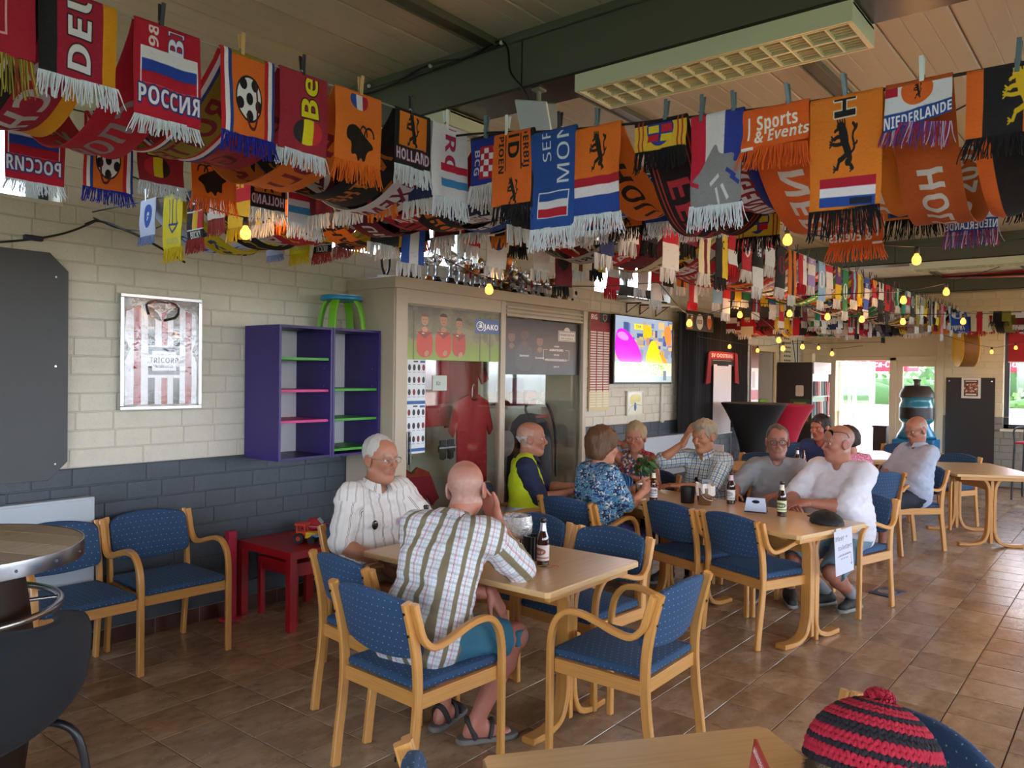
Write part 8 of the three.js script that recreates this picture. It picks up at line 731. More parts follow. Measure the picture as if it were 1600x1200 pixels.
// ================= things on the tables, bulbs, far end, terrace =================
const TT = 0.7405, brown = new THREE.MeshPhysicalMaterial({ color: 0x3a1608, roughness: 0.06, transmission: 0.35, thickness: 0.02, ior: 1.5, clearcoat: 1, name: 'brown_glass' }), labelM = (bg, fg) => MAT(0xffffff, 0.5, { map: ctex(canvas(128, 96, (g, w, h) => { g.fillStyle = bg; g.fillRect(0, 0, w, h); g.fillStyle = fg; g.beginPath(); g.ellipse(64, 40, 30, 24, 0, 0, 7); g.fill(); g.fillRect(20, 74, 88, 8); txt(g, 'Bier', 64, 42, 24, bg); })) });
function bottle(label, x, z, lm, foil, turn = 0) { const t = thing('beer_bottle', label, 'bottle', [x, TT, z], turn, 'bottles on the tables'); obj('glass', lathe([[0, 0], [0.029, 0], [0.031, 0.004], [0.031, 0.125], [0.028, 0.145], [0.017, 0.175], [0.0135, 0.2], [0.0135, 0.226], [0, 0.226]], 28), brown, t); obj('paper_label', lathe([[0.0314, 0.03], [0.0314, 0.105]], 28), lm, t); obj('neck_foil', lathe([[0.0176, 0.174], [0.0141, 0.2], [0.0141, 0.212]], 20), foil, t); obj('cap', lathe([[0, 0.235], [0.013, 0.235], [0.0152, 0.231], [0.0152, 0.222]], 20), MAT(0x1c1410, 0.4), t); return t; }
const lmA = labelM('#c8b8b0', '#8a4a3a'), lmB = labelM('#d9dad6', '#9aa0a0'), lmC = labelM('#cfd0a8', '#5a6a3a'), foilS = MAT(0xc9ccd0, 0.3, { metalness: 0.6 }), foilP = MAT(0xd8b0b8, 0.35), foilC = MAT(0xd9d4b4, 0.35);
bottle('brown beer bottle with a copper label on the small table', 3.124, -2.297, lmA, foilS, 1.2); bottle('brown beer bottle with a pale label by the glass of beer', 5.29, -2.87, lmB, foilC, 2); bottle('brown beer bottle with a pink neck before the checked shirt', 5.58, -2.385, lmB, foilP, 1); bottle('brown beer bottle with a cream neck nearest the paper sign', 5.335, -1.918, lmC, foilC, 1.4); bottle('brown beer bottle beside the bald man towards the cabinet', 3.0, -2.98, lmA, foilS, 2.4); bottle('brown bottle on the table behind the grey T-shirt', 7.98, -2.72, lmB, foilS, 0);
const clearGlass = new THREE.MeshPhysicalMaterial({ color: 0xffffff, roughness: 0.02, transmission: 1, thickness: 0.003, ior: 1.45, name: 'clear_glass' });
{ const t = thing('soda_bottle', 'clear glass soda bottle with a red label behind the grey T-shirt', 'bottle', [7.86, TT, -2.62], 0, 'bottles on the tables'); obj('glass', lathe([[0, 0], [0.028, 0], [0.03, 0.05], [0.024, 0.09], [0.029, 0.13], [0.014, 0.19], [0.012, 0.23], [0, 0.23]], 24), clearGlass, t); obj('soda', lathe([[0, 0.002], [0.026, 0.002], [0.028, 0.05], [0.024, 0.07], [0, 0.07]], 20), MAT(0x1c0c08, 0.2), t); obj('paper_label', lathe([[0.0255, 0.09], [0.0295, 0.125]], 24), MAT(0xb8202c, 0.5), t);
  for (const [x, z, l] of [[7.75, -2.5, 'short clear tumbler beside the soda bottle'], [8.05, -2.5, 'second clear tumbler beyond the soda bottle']]) { const g = thing('tumbler', l, 'glass', [x, TT, z]); obj('glass', lathe([[0, 0.004], [0.026, 0.004], [0.034, 0.1], [0.0355, 0.1], [0.0275, 0], [0, 0]], 24), clearGlass, g); } }
{ // beer in the woman's hands
  const b = thing('beer_glass', 'plastic cup of beer held by the woman in the blue patterned top', 'glass', [5.19, 0.755, -2.93]); obj('cup', lathe([[0, 0.003], [0.026, 0.003], [0.035, 0.13], [0.0362, 0.13], [0.0272, 0], [0, 0]], 28), clearGlass, b); obj('beer', lathe([[0, 0.005], [0.0255, 0.005], [0.03, 0.07], [0, 0.07]], 24), new THREE.MeshPhysicalMaterial({ color: 0xc8801c, roughness: 0.1, transmission: 0.5, thickness: 0.04 }), b); obj('foam', lathe([[0, 0.082], [0.03, 0.08], [0.0302, 0.07], [0, 0.07]], 24), MAT(0xe8dcc4, 0.8), b); obj('rim_label', lathe([[0.0345, 0.118], [0.0352, 0.128]], 24), MAT(0xd8d8d8, 0.4), b);
  // cycling helmet
  const h = thing('bike_helmet', 'blue and black cycling helmet with air vents on the long table', 'helmet', [5.50, TT, -3.30], 0.9), hm = MAT(0x1d5a8c, 0.25, { clearcoat: 0.7 }), hd = MAT(0x0e1114, 0.5); obj('liner', ell3(0.125, 0.095, 0.095).translate(0, 0.055, 0), hd, h); for (let k = -3; k <= 3; k++) { const pts = []; for (let i = 0; i <= 14; i++) { const a = i / 14 * PI * 0.94 + 0.1; const w = 1 - Math.abs(k) * 0.06; pts.push([Math.cos(a) * 0.145 * w, 0.048 + Math.sin(a) * 0.112 * (1 - Math.abs(k) * 0.12), k * 0.03 * (0.55 + 0.5 * Math.sin(a))]); } obj('rib', tube(pts, 0.0105, 30, 8), k % 2 ? hm : MAT(0x2a78b4, 0.25), h); } obj('edge_band', tube(Array.from({ length: 24 }, (_, i) => { const a = i / 24 * 2 * PI; return [Math.cos(a) * 0.145, 0.032 + 0.012 * Math.cos(a * 2), Math.sin(a) * 0.105]; }), 0.012, 60, 8, true), hm, h); obj('strap', tube([[0.05, 0.03, 0.1], [0.07, 0.005, 0.14], [0.12, 0.004, 0.15], [0.16, 0.004, 0.12]], 0.005, 20, 6), hd, h);
  // flowers in a vase
  const f = thing('flower_vase', 'glass vase with red and white flowers and green leaves on the long table', 'flowers', [5.66, TT, -3.14]); obj('vase', lathe([[0, 0.004], [0.04, 0.004], [0.046, 0.1], [0.048, 0.2], [0.0505, 0.2], [0.048, 0.1], [0.043, 0], [0, 0]], 24), clearGlass, f); const r = rng(8), lm = [0x2f5f26, 0x4a7d30, 0x3a6a2c].map((c) => MAT(c, 0.6, { transmission: 0.3, thickness: 0 })), lf = () => { const g = new THREE.PlaneGeometry(0.03, 0.09, 2, 4), p = g.attributes.position; for (let i = 0; i < p.count; i++) { const y = p.getY(i) / 0.045; p.setX(i, p.getX(i) * (1 - y * y * 0.95)); p.setZ(i, -0.014 * y * y + Math.abs(p.getX(i)) * 0.25); } g.computeVertexNormals(); return flat(g); }; for (let k = 0; k < 34; k++) { const m = obj('leaf', lf(), lm[k % 3], f); const a = r() * 6.28, q = r() * 0.09; m.position.set(Math.cos(a) * q, 0.16 + r() * 0.12, Math.sin(a) * q); m.rotation.set(r() * 2 - 1, a, r() * 1.6 - 0.8); m.scale.setScalar(0.8 + r() * 0.6); }
  for (const [x, y, z, c, s] of [[-0.03, 0.31, 0.02, 0x9a2028, 0.03], [0.035, 0.3, 0.03, 0x8a1c24, 0.027], [-0.07, 0.29, -0.02, 0xd8c8c0, 0.024], [0.06, 0.3, -0.02, 0xe2d9d2, 0.026], [0, 0.33, -0.03, 0xc84048, 0.02]]) { const gs = []; for (let k = 0; k < 11; k++) { const a = k / 11 * 6.28 * 2; gs.push(rot(ell3(s * 0.55, s * 0.16, s * 0.38), 0.5, a, 0.4).translate(Math.cos(a) * s * 0.45, (k > 5 ? 0.35 : 0) * s, Math.sin(a) * s * 0.45)); } const m = obj('blossom', gs, MAT(c, 0.7), f); m.position.set(x, y, z); obj('stem', seg([x * 0.2, 0.02, z * 0.2], [x, y, z], 0.002, 5), lm[0], f); }
  // cutlery tub and buckets
  const bk = thing('black_tub', 'black tub for cutlery on the long table', 'tub', [5.40, TT, -2.645]); obj('wall', lathe([[0, 0.004], [0.046, 0.004], [0.052, 0.12], [0.055, 0.12], [0.049, 0], [0, 0]], 28), MAT(0x121214, 0.5), bk);
  const tin = thing('metal_bucket', 'small metal bucket lined with white napkins on the long table', 'bucket', [5.40, TT, -2.51]); obj('pail', lathe([[0, 0.004], [0.042, 0.004], [0.058, 0.125], [0.062, 0.127], [0.046, 0], [0, 0]], 28), MAT(0xb9b2a6, 0.25, { metalness: 1 }), tin); let ng = new THREE.CylinderGeometry(0.066, 0.058, 0.07, 28, 6, true); ng = flat(ng); const np = ng.attributes.position; for (let i = 0; i < np.count; i++) { const a = Math.atan2(np.getZ(i), np.getX(i)), y = np.getY(i); const k = 1 + 0.1 * Math.sin(a * 7) + (a > 0.2 && a < 2 ? 0.22 : 0) * (0.035 - y) * 14; np.setXYZ(i, np.getX(i) * k, y + 0.115 + 0.012 * Math.sin(a * 3), np.getZ(i) * k); } ng.computeVertexNormals(); obj('napkin', ng, MAT(0xd9d2c4, 0.85), tin); obj('handle', tube([[-0.06, 0.11, 0], [-0.07, 0.06, 0.03], [0, 0.035, 0.07], [0.07, 0.06, 0.03], [0.06, 0.11, 0]], 0.0025, 30, 6), steel, tin);
  const ph = thing('mobile_phone', 'black phone propped behind the metal bucket', 'phone', [5.62, TT, -2.60], 0.3); obj('body', rot(rbox(0.012, 0.15, 0.075, 0.005, 0, 0.085, 0), 0, 0, -0.12), MAT(0x0c0d10, 0.2), ph); obj('stand', rbox(0.06, 0.012, 0.06, 0.004, 0.01, 0.006, 0), blackMetal, ph);
  const nh = thing('napkin_holder', 'grey napkin holder with a cut out grip on the long table', 'napkin holder', [5.37, TT, -2.11], 0.25), nm = MAT(0x7f7f88, 0.3, { metalness: 0.5 }); const ns = new THREE.Shape([[-0.075, 0], [0.075, 0], [0.062, 0.095], [-0.062, 0.095]].map(([a, b]) => new THREE.Vector2(a, b))), hole = new THREE.Path(); hole.absellipse(0, 0.068, 0.026, 0.012, 0, 2 * PI); ns.holes.push(hole); for (const s of [-1, 1]) { const g = flat(new THREE.ExtrudeGeometry(ns, { depth: 0.004, bevelEnabled: false })); g.rotateX(s * 0.14).rotateY(-PI / 2).translate(s * 0.028, 0.004, 0); obj('side_plate', g, nm, nh); } obj('base', rbox(0.09, 0.006, 0.15, 0.002, 0, 0.003, 0), MAT(0x151517, 0.4), nh); obj('napkins', rbox(0.03, 0.07, 0.11, 0.004, 0, 0.045, 0), MAT(0x141416, 0.8), nh);
  const cp = thing('flat_cap', 'soft black cap lying near the corner of the long table', 'cap', [5.27, TT, -1.60], 0.9), cm = MAT(0x141416, 0.7); let cg = new THREE.SphereGeometry(1, 30, 16, 0, 2 * PI, 0, PI / 2); const gp = cg.attributes.position; for (let i = 0; i < gp.count; i++) { const x = gp.getX(i), y = gp.getY(i), z = gp.getZ(i); gp.setXYZ(i, x * 0.12, y * (0.075 + 0.02 * x) + PN.noise(x * 3, y * 3, z * 3) * 0.008 + 0.002, z * 0.1); } cg.computeVertexNormals(); obj('crown', boxUV(cg), cm, cp); obj('peak', boxUV(poly([[0.06, -0.075], [0.13, -0.06], [0.165, 0], [0.13, 0.06], [0.06, 0.075], [0.09, 0]], 0.006, 0.002).rotateX(PI / 2).translate(0, 0.03, 0)), cm, cp);
  // handwritten paper taped to the table end
  const ps = thing('paper_sign', 'white sheet with handwriting about more toilets taped to the table end', 'paper', [5.128, 0.735, -1.478], R(-90 + 14.5 + 90)); ps.rotation.set(0, R(-14.5), 0); const st = ctex(canvas(420, 594, (g, w, h) => { g.fillStyle = '#d8d8e2'; g.fillRect(0, 0, w, h); const f = { font: 'sans-serif', bold: false, align: 'left', skew: -0.12 }; txt(g, 'Meer +', 20, 110, 92, '#4a4858', f); txt(g, 'toiletten', 76, 240, 86, '#4a4858', f); txt(g, 'aan de overkant', 96, 336, 36, '#4a4858', f); txt(g, 'van de zaal', 130, 386, 34, '#4a4858', f); g.strokeStyle = '#4a4858'; g.lineWidth = 6; g.beginPath(); g.moveTo(60, 350); g.lineTo(370, 340); g.lineTo(376, 500); g.moveTo(350, 470); g.lineTo(376, 505); g.lineTo(398, 470); g.stroke(); })); let pg = new THREE.PlaneGeometry(0.2, 0.28, 8, 10); const pp = pg.attributes.position; for (let i = 0; i < pp.count; i++) pp.setZ(i, 0.018 * (0.14 - pp.getY(i)) * 3 * (0.3 + pp.getX(i)) + 0.004); pg.computeVertexNormals(); pg = flat(pg).translate(0.02, -0.14, 0.006); const pm = MAT(0xffffff, 0.8, { map: st, transmission: 0.15, thickness: 0 }); const sheetM = obj('sheet', pg, pm, ps); sheetM.rotation.z = 0.09; obj('tape', rbox(0.06, 0.02, 0.002, 0.0005, -0.02, 0.0, 0.004), MAT(0xd8d4c4, 0.3), ps);
}
{ // small table
  const b = thing('glass_bowl', 'clear glass bowl lamp on thin legs beside the beer bottle', 'bowl', [3.20, TT, -2.52]); obj('bowl', lathe([[0, 0.1], [0.055, 0.1], [0.075, 0.13], [0.078, 0.17], [0.07, 0.21], [0.073, 0.211], [0.081, 0.17], [0.078, 0.128], [0.057, 0.097], [0, 0.097]], 32), new THREE.MeshPhysicalMaterial({ color: 0xffffff, roughness: 0.08, transmission: 0.85, thickness: 0.004, ior: 1.45, bumpMap: rep(texMid, 4), bumpScale: 0.01 }), b); for (let k = 0; k < 3; k++) { const a = k * 2.1; obj('leg', seg([Math.cos(a) * 0.05, 0.1, Math.sin(a) * 0.05], [Math.cos(a) * 0.045, 0, Math.sin(a) * 0.045], 0.004), MAT(0x4a3626, 0.5), b); }
  const k = thing('black_canister', 'black ribbed canister standing between bowl and beer bottle', 'tub', [3.21, TT, -2.425]); const gs = []; for (let i = 0; i < 16; i++) { const a = i / 16 * 2 * PI; gs.push(cyl(0.008, 0.008, 0.118, Math.cos(a) * 0.042, 0, Math.sin(a) * 0.042, 8)); } obj('ribbed_wall', gs, MAT(0x101012, 0.35), k); obj('inner', lathe([[0, 0.003], [0.04, 0.003], [0.042, 0.115], [0.037, 0.115], [0.036, 0.01], [0, 0.01]], 24), MAT(0x0c0c0e, 0.5), k);
  const c = thing('white_card', 'white card standing in a black holder on the small table', 'card', [3.47, TT, -2.86], R(-60)); obj('holder', rbox(0.05, 0.05, 0.2, 0.006, 0, 0.025, 0), MAT(0x121214, 0.4), c); obj('card', rot(rbox(0.004, 0.075, 0.2, 0.001, 0, 0.085, 0), 0, 0, 0.1), MAT(0xdcdde2, 0.6), c); obj('knob', sph(0.008, -0.026, 0.025, 0.05, 10), MAT(0xc8a868, 0.3, { metalness: 0.8 }), c);
  const g = thing('reading_glasses', 'folded out reading glasses with red tips lying by the beer bottle', 'glasses', [3.06, TT, -2.30], R(-18)), fm = MAT(0x6a4420, 0.3), tip = MAT(0x8d1f1c, 0.35); for (const s of [-1, 1]) { const ps = []; for (let i = 0; i < 18; i++) { const a = i / 18 * 2 * PI; ps.push([-0.04, 0.019 + Math.sin(a) * 0.017, s * 0.034 + Math.cos(a) * 0.026]); } obj('rim', tube(ps, 0.003, 36, 6, true), fm, g); obj('temple', tube([[-0.04, 0.028, s * 0.062], [0.03, 0.02, s * 0.062], [0.06, 0.012, s * 0.06]], 0.0025, 16, 6), fm, g); obj('temple_tip', tube([[0.06, 0.012, s * 0.06], [0.085, 0.012, s * 0.058], [0.105, 0.004, s * 0.056]], 0.003, 12, 6), tip, g); } obj('bridge', tube([[-0.04, 0.026, -0.01], [-0.042, 0.03, 0], [-0.04, 0.026, 0.01]], 0.0025, 10, 6), fm, g);
  // menu card on the near table
  const m = thing('menu_card', 'red menu card lettered MENUDEAL at the near table edge', 'card', [1.70, TT - 0.001, -0.66], R(38.7 - 90 - 6)); const mt = ctex(canvas(512, 340, (q, w, h) => { q.fillStyle = '#a8101f'; q.fillRect(0, 0, w, h); txt(q, 'MENUDEAL', 196, 62, 60, '#f0e8e8'); q.strokeStyle = '#d8cfd2'; q.lineWidth = 6; q.beginPath(); q.moveTo(400, 26); q.lineTo(462, 26); q.lineTo(460, 72); q.lineTo(431, 100); q.lineTo(402, 72); q.closePath(); q.stroke(); q.fillStyle = '#2a2024'; q.fillRect(412, 42, 38, 30); txt(q, 'SV', 431, 58, 22, '#d8cfd2'); txt(q, 'tosti met', 190, 170, 44, '#f0d8d8', { bold: false }); txt(q, 'drankje', 190, 230, 44, '#f0d8d8', { bold: false }); })); const cd = obj('card', [boxUV(new THREE.BoxGeometry(0.006, 0.105, 0.165)).translate(0, 0.0525, 0)], MAT(0xa8101f, 0.35), m); cd.rotation.z = -0.16; const pr = obj('print', rot(plane(0.165, 0.105), 0, -PI / 2, 0).translate(-0.0036, 0.0525, 0), MAT(0xffffff, 0.35, { map: mt }), m); pr.rotation.z = -0.16; obj('foot', rbox(0.05, 0.006, 0.165, 0.002, 0.02, 0.003, 0), MAT(0xa8101f, 0.35), m);
}
{ // plush toy with knitted hat in the near armchair
  const t = thing('plush_toy', 'beige plush toy with a red and black striped knitted hat in the near armchair', 'plush toy', [1.93, 0.46, -0.475], R(158)), fur = MAT(0xa3906e, 0.95, { sheen: 0.5, bumpMap: rep(texFine, 12), bumpScale: 0.004 }), body = [ell3(0.1, 0.13, 0.12).translate(0, 0.14, 0), ell3(0.125, 0.125, 0.135).translate(0, 0.31, 0)]; const yaw = 0; obj('body', body, fur, t); for (const s of [-1, 1]) { obj('arm', rot(ell3(0.045, 0.1, 0.045), 0.4 * s, 0, 0.3).translate(0.04, 0.17, s * 0.13), fur, t); obj('leg', ell3(0.11, 0.05, 0.055).translate(0.1, 0.06, s * 0.08), fur, t); }
  const r = rng(3), M = new THREE.Matrix4(), q = new THREE.Quaternion(), hairG = new THREE.ConeGeometry(0.0016, 0.024, 3).translate(0, 0.012, 0), N = 7000, im = new THREE.InstancedMesh(hairG, fur, N); let n = 0; while (n < N) { const a = V(r() * 2 - 1, r() * 2 - 1, r() * 2 - 1); if (a.length() > 1 || a.length() < 0.1) continue; a.normalize(); const p = V(a.x * 0.124, 0.31 + a.y * 0.124, a.z * 0.134); q.setFromUnitVectors(V(0, 1, 0), a.clone().add(V((r() - 0.5) * 0.9, -0.5 + (r() - 0.5) * 0.6, (r() - 0.5) * 0.9)).normalize()); M.compose(p, q, V(1, 0.7 + r() * 0.6, 1)); im.setMatrixAt(n++, M); } im.name = 'fur'; stuff(im); t.add(im);
  // hat: rounds of knitted stitches, red and black in turn
  const rd = MAT(0xa3142c, 0.9, { sheen: 0.4 }), bk2 = MAT(0x1d141c, 0.95, { sheen: 0.3 }), hat = new THREE.Group(); hat.name = 'knitted_hat'; t.add(hat); hat.position.set(0, 0.315, 0); hat.rotation.set(0.12, 0, 0.3); const rows = 17, cols = [bk2, rd, rd, bk2, rd, rd, bk2, bk2, rd, rd, bk2, rd, rd, bk2, rd, bk2, rd]; for (let j = 0; j < rows; j++) { const a = j / rows * PI * 0.5, R0 = 0.146 * Math.cos(a), y = 0.012 + 0.148 * Math.sin(a), cnt = Math.max(6, Math.round(R0 * 2 * PI / 0.0145)), gs = []; for (let k = 0; k < cnt; k++) { const b = (k + (j % 2) * 0.5) / cnt * 2 * PI; for (const s of [-1, 1]) { const e = ell3(0.0058, 0.0115, 0.0068); e.rotateX(s * 0.5).translate(0, 0, s * 0.0036); const jit = 1 + (r() - 0.5) * 0.03; gs.push(e.rotateZ(a).translate(R0 * jit, y, 0).rotateY(b)); } } const m = obj('knit_round', gs.map((g) => mini(g)), cols[j], hat); } obj('lining', flat(new THREE.SphereGeometry(0.138, 24, 12, 0, 2 * PI, 0, PI / 2)), bk2, hat); const pg = []; for (let k = 0; k < 160; k++) { const a = V(r() - 0.5, r() * 0.6 - 0.1, r() - 0.5).normalize(); pg.push(seg([0, 0.155, 0], [a.x * 0.034, 0.165 + a.y * 0.026, a.z * 0.036], 0.0032, 4)); } obj('bobble', pg, rd, hat);
  function mini(g) { return g; }
}
// ---- festoon lights
{
  const bulbM = new THREE.MeshStandardMaterial({ color: 0xffb050, emissive: 0xff9a3c, emissiveIntensity: 2.6, roughness: 0.2, name: 'bulb_glow' }), sock = MAT(0x141416, 0.5), wireM = MAT(0x17171a, 0.6); let n = 0;
  const strings = [
    ['festoon wire sloping from the golden lion scarf past the letter H scarf', [[2.6, 2.69, 0.1], [2.95, 2.60, -0.42], [3.2, 2.54, -0.83], [3.35, 2.47, -1.2], [3.3, 2.46, -1.75], [3.2, 2.48, -2.3]], [[2, 'nearest bulb in front of the second beam'], [3, 'bulb behind the fringe of the letter H scarf']]],
    ['festoon wire crossing in front of the third beam', [[3.6, 2.62, -1.6], [4.05, 2.45, -1.45], [4.55, 2.37, -0.95], [4.9, 2.42, -0.5], [5.2, 2.5, 0]], [[1, 'bulb before the third beam with a red flag behind'], [2, 'bulb before the red hull below the ceiling']]],
    ['festoon wire rising across the far wall', [[5.9, 2.28, -2.0], [6.1, 2.3, -1.6], [6.4, 2.33, -1.42], [6.75, 2.41, -1.2], [7.1, 2.55, -0.9]], [[2, 'bulb in the middle of the rising wire'], [3, 'bulb at the upper end of the rising wire']]],
    ['festoon wire hanging level over the far scarves', [[6.2, 2.3, -2.7], [6.5, 2.27, -2.3], [7.0, 2.27, -2.15], [7.3, 2.26, -1.95], [7.75, 2.26, -1.72], [8.1, 2.27, -1.3], [8.5, 2.3, -0.9]], [[1, 'bulb beside the red and black far scarves'], [2, 'bulb over the far yellow scarves'], [3, 'bulb beside the grey far scarves'], [4, 'bulb above the olive far scarf'], [5, 'bulb above the orange far scarf']]],
    ['festoon wire low along the sagging scarves', [[5.1, 2.35, -2.75], [5.7, 2.16, -2.8], [6.8, 2.3, -2.85], [7.9, 2.12, -2.9], [8.3, 2.05, -3.0], [9.2, 2.1, -3.1], [10.3, 2.05, -3.1], [11.3, 2.12, -3.0]], [[1, 'bulb low behind the turquoise scarf'], [2, 'bulb below the lilac scarf'], [3, 'bulb before the green far scarves'], [4, 'bulb low before the drinks cabinet'], [5, 'bulb above the terrace door'], [6, 'bulb close to the terrace door head']]],
    ['festoon wire along the block wall behind the curtain scarves', [[9.6, 2.2, -4.6], [10.4, 2.16, -4.5], [10.9, 2.12, -4.3], [11.6, 2.17, -4.2], [12.3, 2.2, -3.9], [13.2, 2.25, -3.2]], [[1, 'bulb before the far curtain end'], [2, 'bulb over the narrow mirror'], [3, 'bulb before the doorway'], [4, 'bulb above the drinks cabinet']]],
    ['festoon wire before the far window', [[12.6, 2.35, -2.4], [13.2, 2.15, -1.75], [13.6, 2.22, -1.5], [13.9, 2.3, -1.0]], [[1, 'bulb at the corner of the red window blind'], [2, 'bulb in front of the red window blind']]],
    ['festoon wire behind the near back scarves', [[1.5, 2.46, -3.2], [1.95, 2.34, -3.05], [2.5, 2.45, -3.05], [3.4, 2.22, -2.9], [4.3, 2.25, -2.8], [5.1, 2.35, -2.75]], [[1, 'bulb glowing behind the orange fringe near the first window'], [3, 'bulb behind the blue and banded scarves']]]];
  for (const [l, pts, bs] of strings) { const w = thing('festoon_wire', l, 'wire', [0, 0, 0]); obj('wire', tube(pts, 0.0032, 60, 5), wireM, w);
    for (const [i, bl] of bs) { const [x, y, z] = pts[i], t = thing('festoon_bulb', 'glowing amber ' + bl, 'bulb', [x, y, z], 0, 'festoon bulbs'); obj('socket', lathe([[0, 0.004], [0.011, 0.002], [0.013, -0.01], [0.014, -0.036], [0, -0.036]], 14), sock, t); obj('glass_bulb', lathe([[0.009, -0.034], [0.012, -0.042], [0.021, -0.056], [0.0235, -0.07], [0.021, -0.084], [0.012, -0.093], [0, -0.096]], 18), bulbM, t); const pl = new THREE.PointLight(0xffb46a, 0.16, 0, 2); pl.position.set(0, -0.068, 0); pl.shadow.radius = 1; t.add(pl); } }
}
// ---- far end: drinks cabinet, bottle shaped cooler, bar tables, board, signs
{
  const k = thing('drinks_cabinet', 'tall black drinks cabinet with a glass front and a red edge', 'drinks cabinet', [13.2, 0, -4.86]), bd = MAT(0x2a221d, 0.5); obj('side_panel', rbox(0.04, 1.93, 0.58, 0.006, 0.02, 0.965, 0.29), bd, k); obj('body', rbox(0.9, 1.92, 0.54, 0.006, 0.49, 0.96, 0.28), MAT(0x201c1a, 0.5), k); obj('glass_front', bx(0.06, 0.9, 0.3, 1.75, 0.552, 0.56), MAT(0xd8dcd8, 0.06, { clearcoat: 1 }), k); obj('red_edge', rbox(0.05, 1.5, 0.03, 0.004, 0.83, 0.85, 0.585), MAT(0xc8202c, 0.35), k); obj('header', rbox(0.9, 0.2, 0.05, 0.006, 0.49, 1.84, 0.57), MAT(0xe2e2de, 0.4), k); for (let j = 0; j < 4; j++) { for (let i = 0; i < 6; i++) obj('bottle', cyl(0.035, 0.03, 0.24, 0.14 + i * 0.125, 0.36 + j * 0.34, 0.57, 12), MAT([0xb8302a, 0xd8c8b8, 0x7a8a8a, 0x3a2a22][(i + j) % 4], 0.3), k); obj('shelf', bx(0.06, 0.9, 0.34 + j * 0.34, 0.352 + j * 0.34, 0.54, 0.6), MAT(0xcfcfcf, 0.4), k); }  // glass_front: opaque pale colour stands in for the bright reflection on the glass
  const lp = thing('beer_poster', 'poster with three beer glasses on the black drinks cabinet side', 'poster', [13.196, 1.12, -4.47]); obj('sheet', bx(-0.004, 0, -0.2, 0.2, -0.17, 0.17), MAT(0x3a4a2c, 0.5), lp); obj('print', rot(plane(0.33, 0.39), 0, -PI / 2, 0).translate(-0.0045, 0, 0), MAT(0xffffff, 0.45, { map: ctex(canvas(160, 190, (g, w, h) => { g.fillStyle = '#34482a'; g.fillRect(0, 0, w, h); for (let i = 0; i < 3; i++) { g.fillStyle = '#b86a1c'; g.fillRect(12 + i * 50, 84, 36, 90); g.fillStyle = '#e8d8b8'; g.fillRect(10 + i * 50, 70, 40, 20); } g.fillStyle = '#7a8a3a'; g.fillRect(30, 20, 100, 30); })) }), lp); const lb = thing('white_tag', 'small rounded white tag on the black drinks cabinet side', 'tag', [13.196, 1.46, -4.48]); obj('tag', boxUV(poly([[-0.05, -0.09], [0.05, -0.09], [0.065, -0.075], [0.065, 0.075], [0.05, 0.09], [-0.05, 0.09], [-0.065, 0.075], [-0.065, -0.075]], 0.004)).rotateY(-PI / 2), MAT(0xcdb8a4, 0.5), lb); const bxw = thing('small_carton', 'small pale carton on top of the drinks cabinet', 'box', [13.85, 1.945, -4.55]); obj('carton', rbox(0.16, 0.14, 0.16, 0.004, 0, 0.07, 0), MAT(0xd8c8a0, 0.6), bxw); obj('lid', rbox(0.165, 0.02, 0.165, 0.003, 0, 0.14, 0), MAT(0xcdbb92, 0.6), bxw);
  const p = thing('bottle_cooler', 'giant turquoise sports bottle cooler lettered POWERADE', 'cooler', [13.75, 0, -2.83], 0), tq = MAT(0x1d7d92, 0.3, { clearcoat: 0.6 }), cap = MAT(0x3b332e, 0.45); obj('base', rbox(0.5, 0.74, 0.6, 0.03, 0, 0.37, 0, 3), MAT(0x2376a6, 0.35), p); obj('shoulder', lathe([[0, 0.74], [0.29, 0.74], [0.27, 0.8], [0.2, 0.93], [0.19, 0.97]], 40), MAT(0x2a86b0, 0.3), p); obj('bottle_body', lathe([[0.19, 0.97], [0.225, 1.0], [0.245, 1.03], [0.25, 1.05], [0.25, 1.235], [0.245, 1.28], [0.222, 1.33], [0.232, 1.37], [0.24, 1.385]], 40), tq, p); const pt = ctex(canvas(1024, 160, (g, w, h) => { g.fillStyle = '#201a18'; g.fillRect(0, 0, w, h); txt(g, 'POWER', 300, 46, 74, '#f0d8b0'); txt(g, 'ADE', 372, 116, 74, '#f0d8b0'); })); const band = lathe([[0.2525, 1.052], [0.2525, 1.232]], 48); band.rotateY(PI * 0.24); obj('black_band', band, MAT(0xffffff, 0.4, { map: pt }), p); obj('cap', lathe([[0.252, 1.385], [0.256, 1.4], [0.245, 1.46], [0.19, 1.555], [0.17, 1.572], [0.06, 1.585], [0, 1.585]], 40), cap, p); obj('nozzle', lathe([[0.05, 1.58], [0.045, 1.6], [0.045, 1.64], [0.06, 1.65], [0.058, 1.675], [0, 1.678]], 24), MAT(0x4a4436, 0.5), p); obj('cap_grip', rbox(0.03, 0.1, 0.012, 0.004, -0.2, 1.5, 0.06), MAT(0x2a2420, 0.5), p);
  const bc = thing('dark_bin', 'dark brown box post beside the bottle cooler', 'bin', [13.55, 0, -3.3]); obj('body', rbox(0.18, 0.9, 0.2, 0.008, 0, 0.45, 0), MAT(0x33261f, 0.5), bc); obj('lid', rbox(0.2, 0.03, 0.22, 0.006, 0, 0.915, 0), MAT(0x2a201a, 0.5), bc);
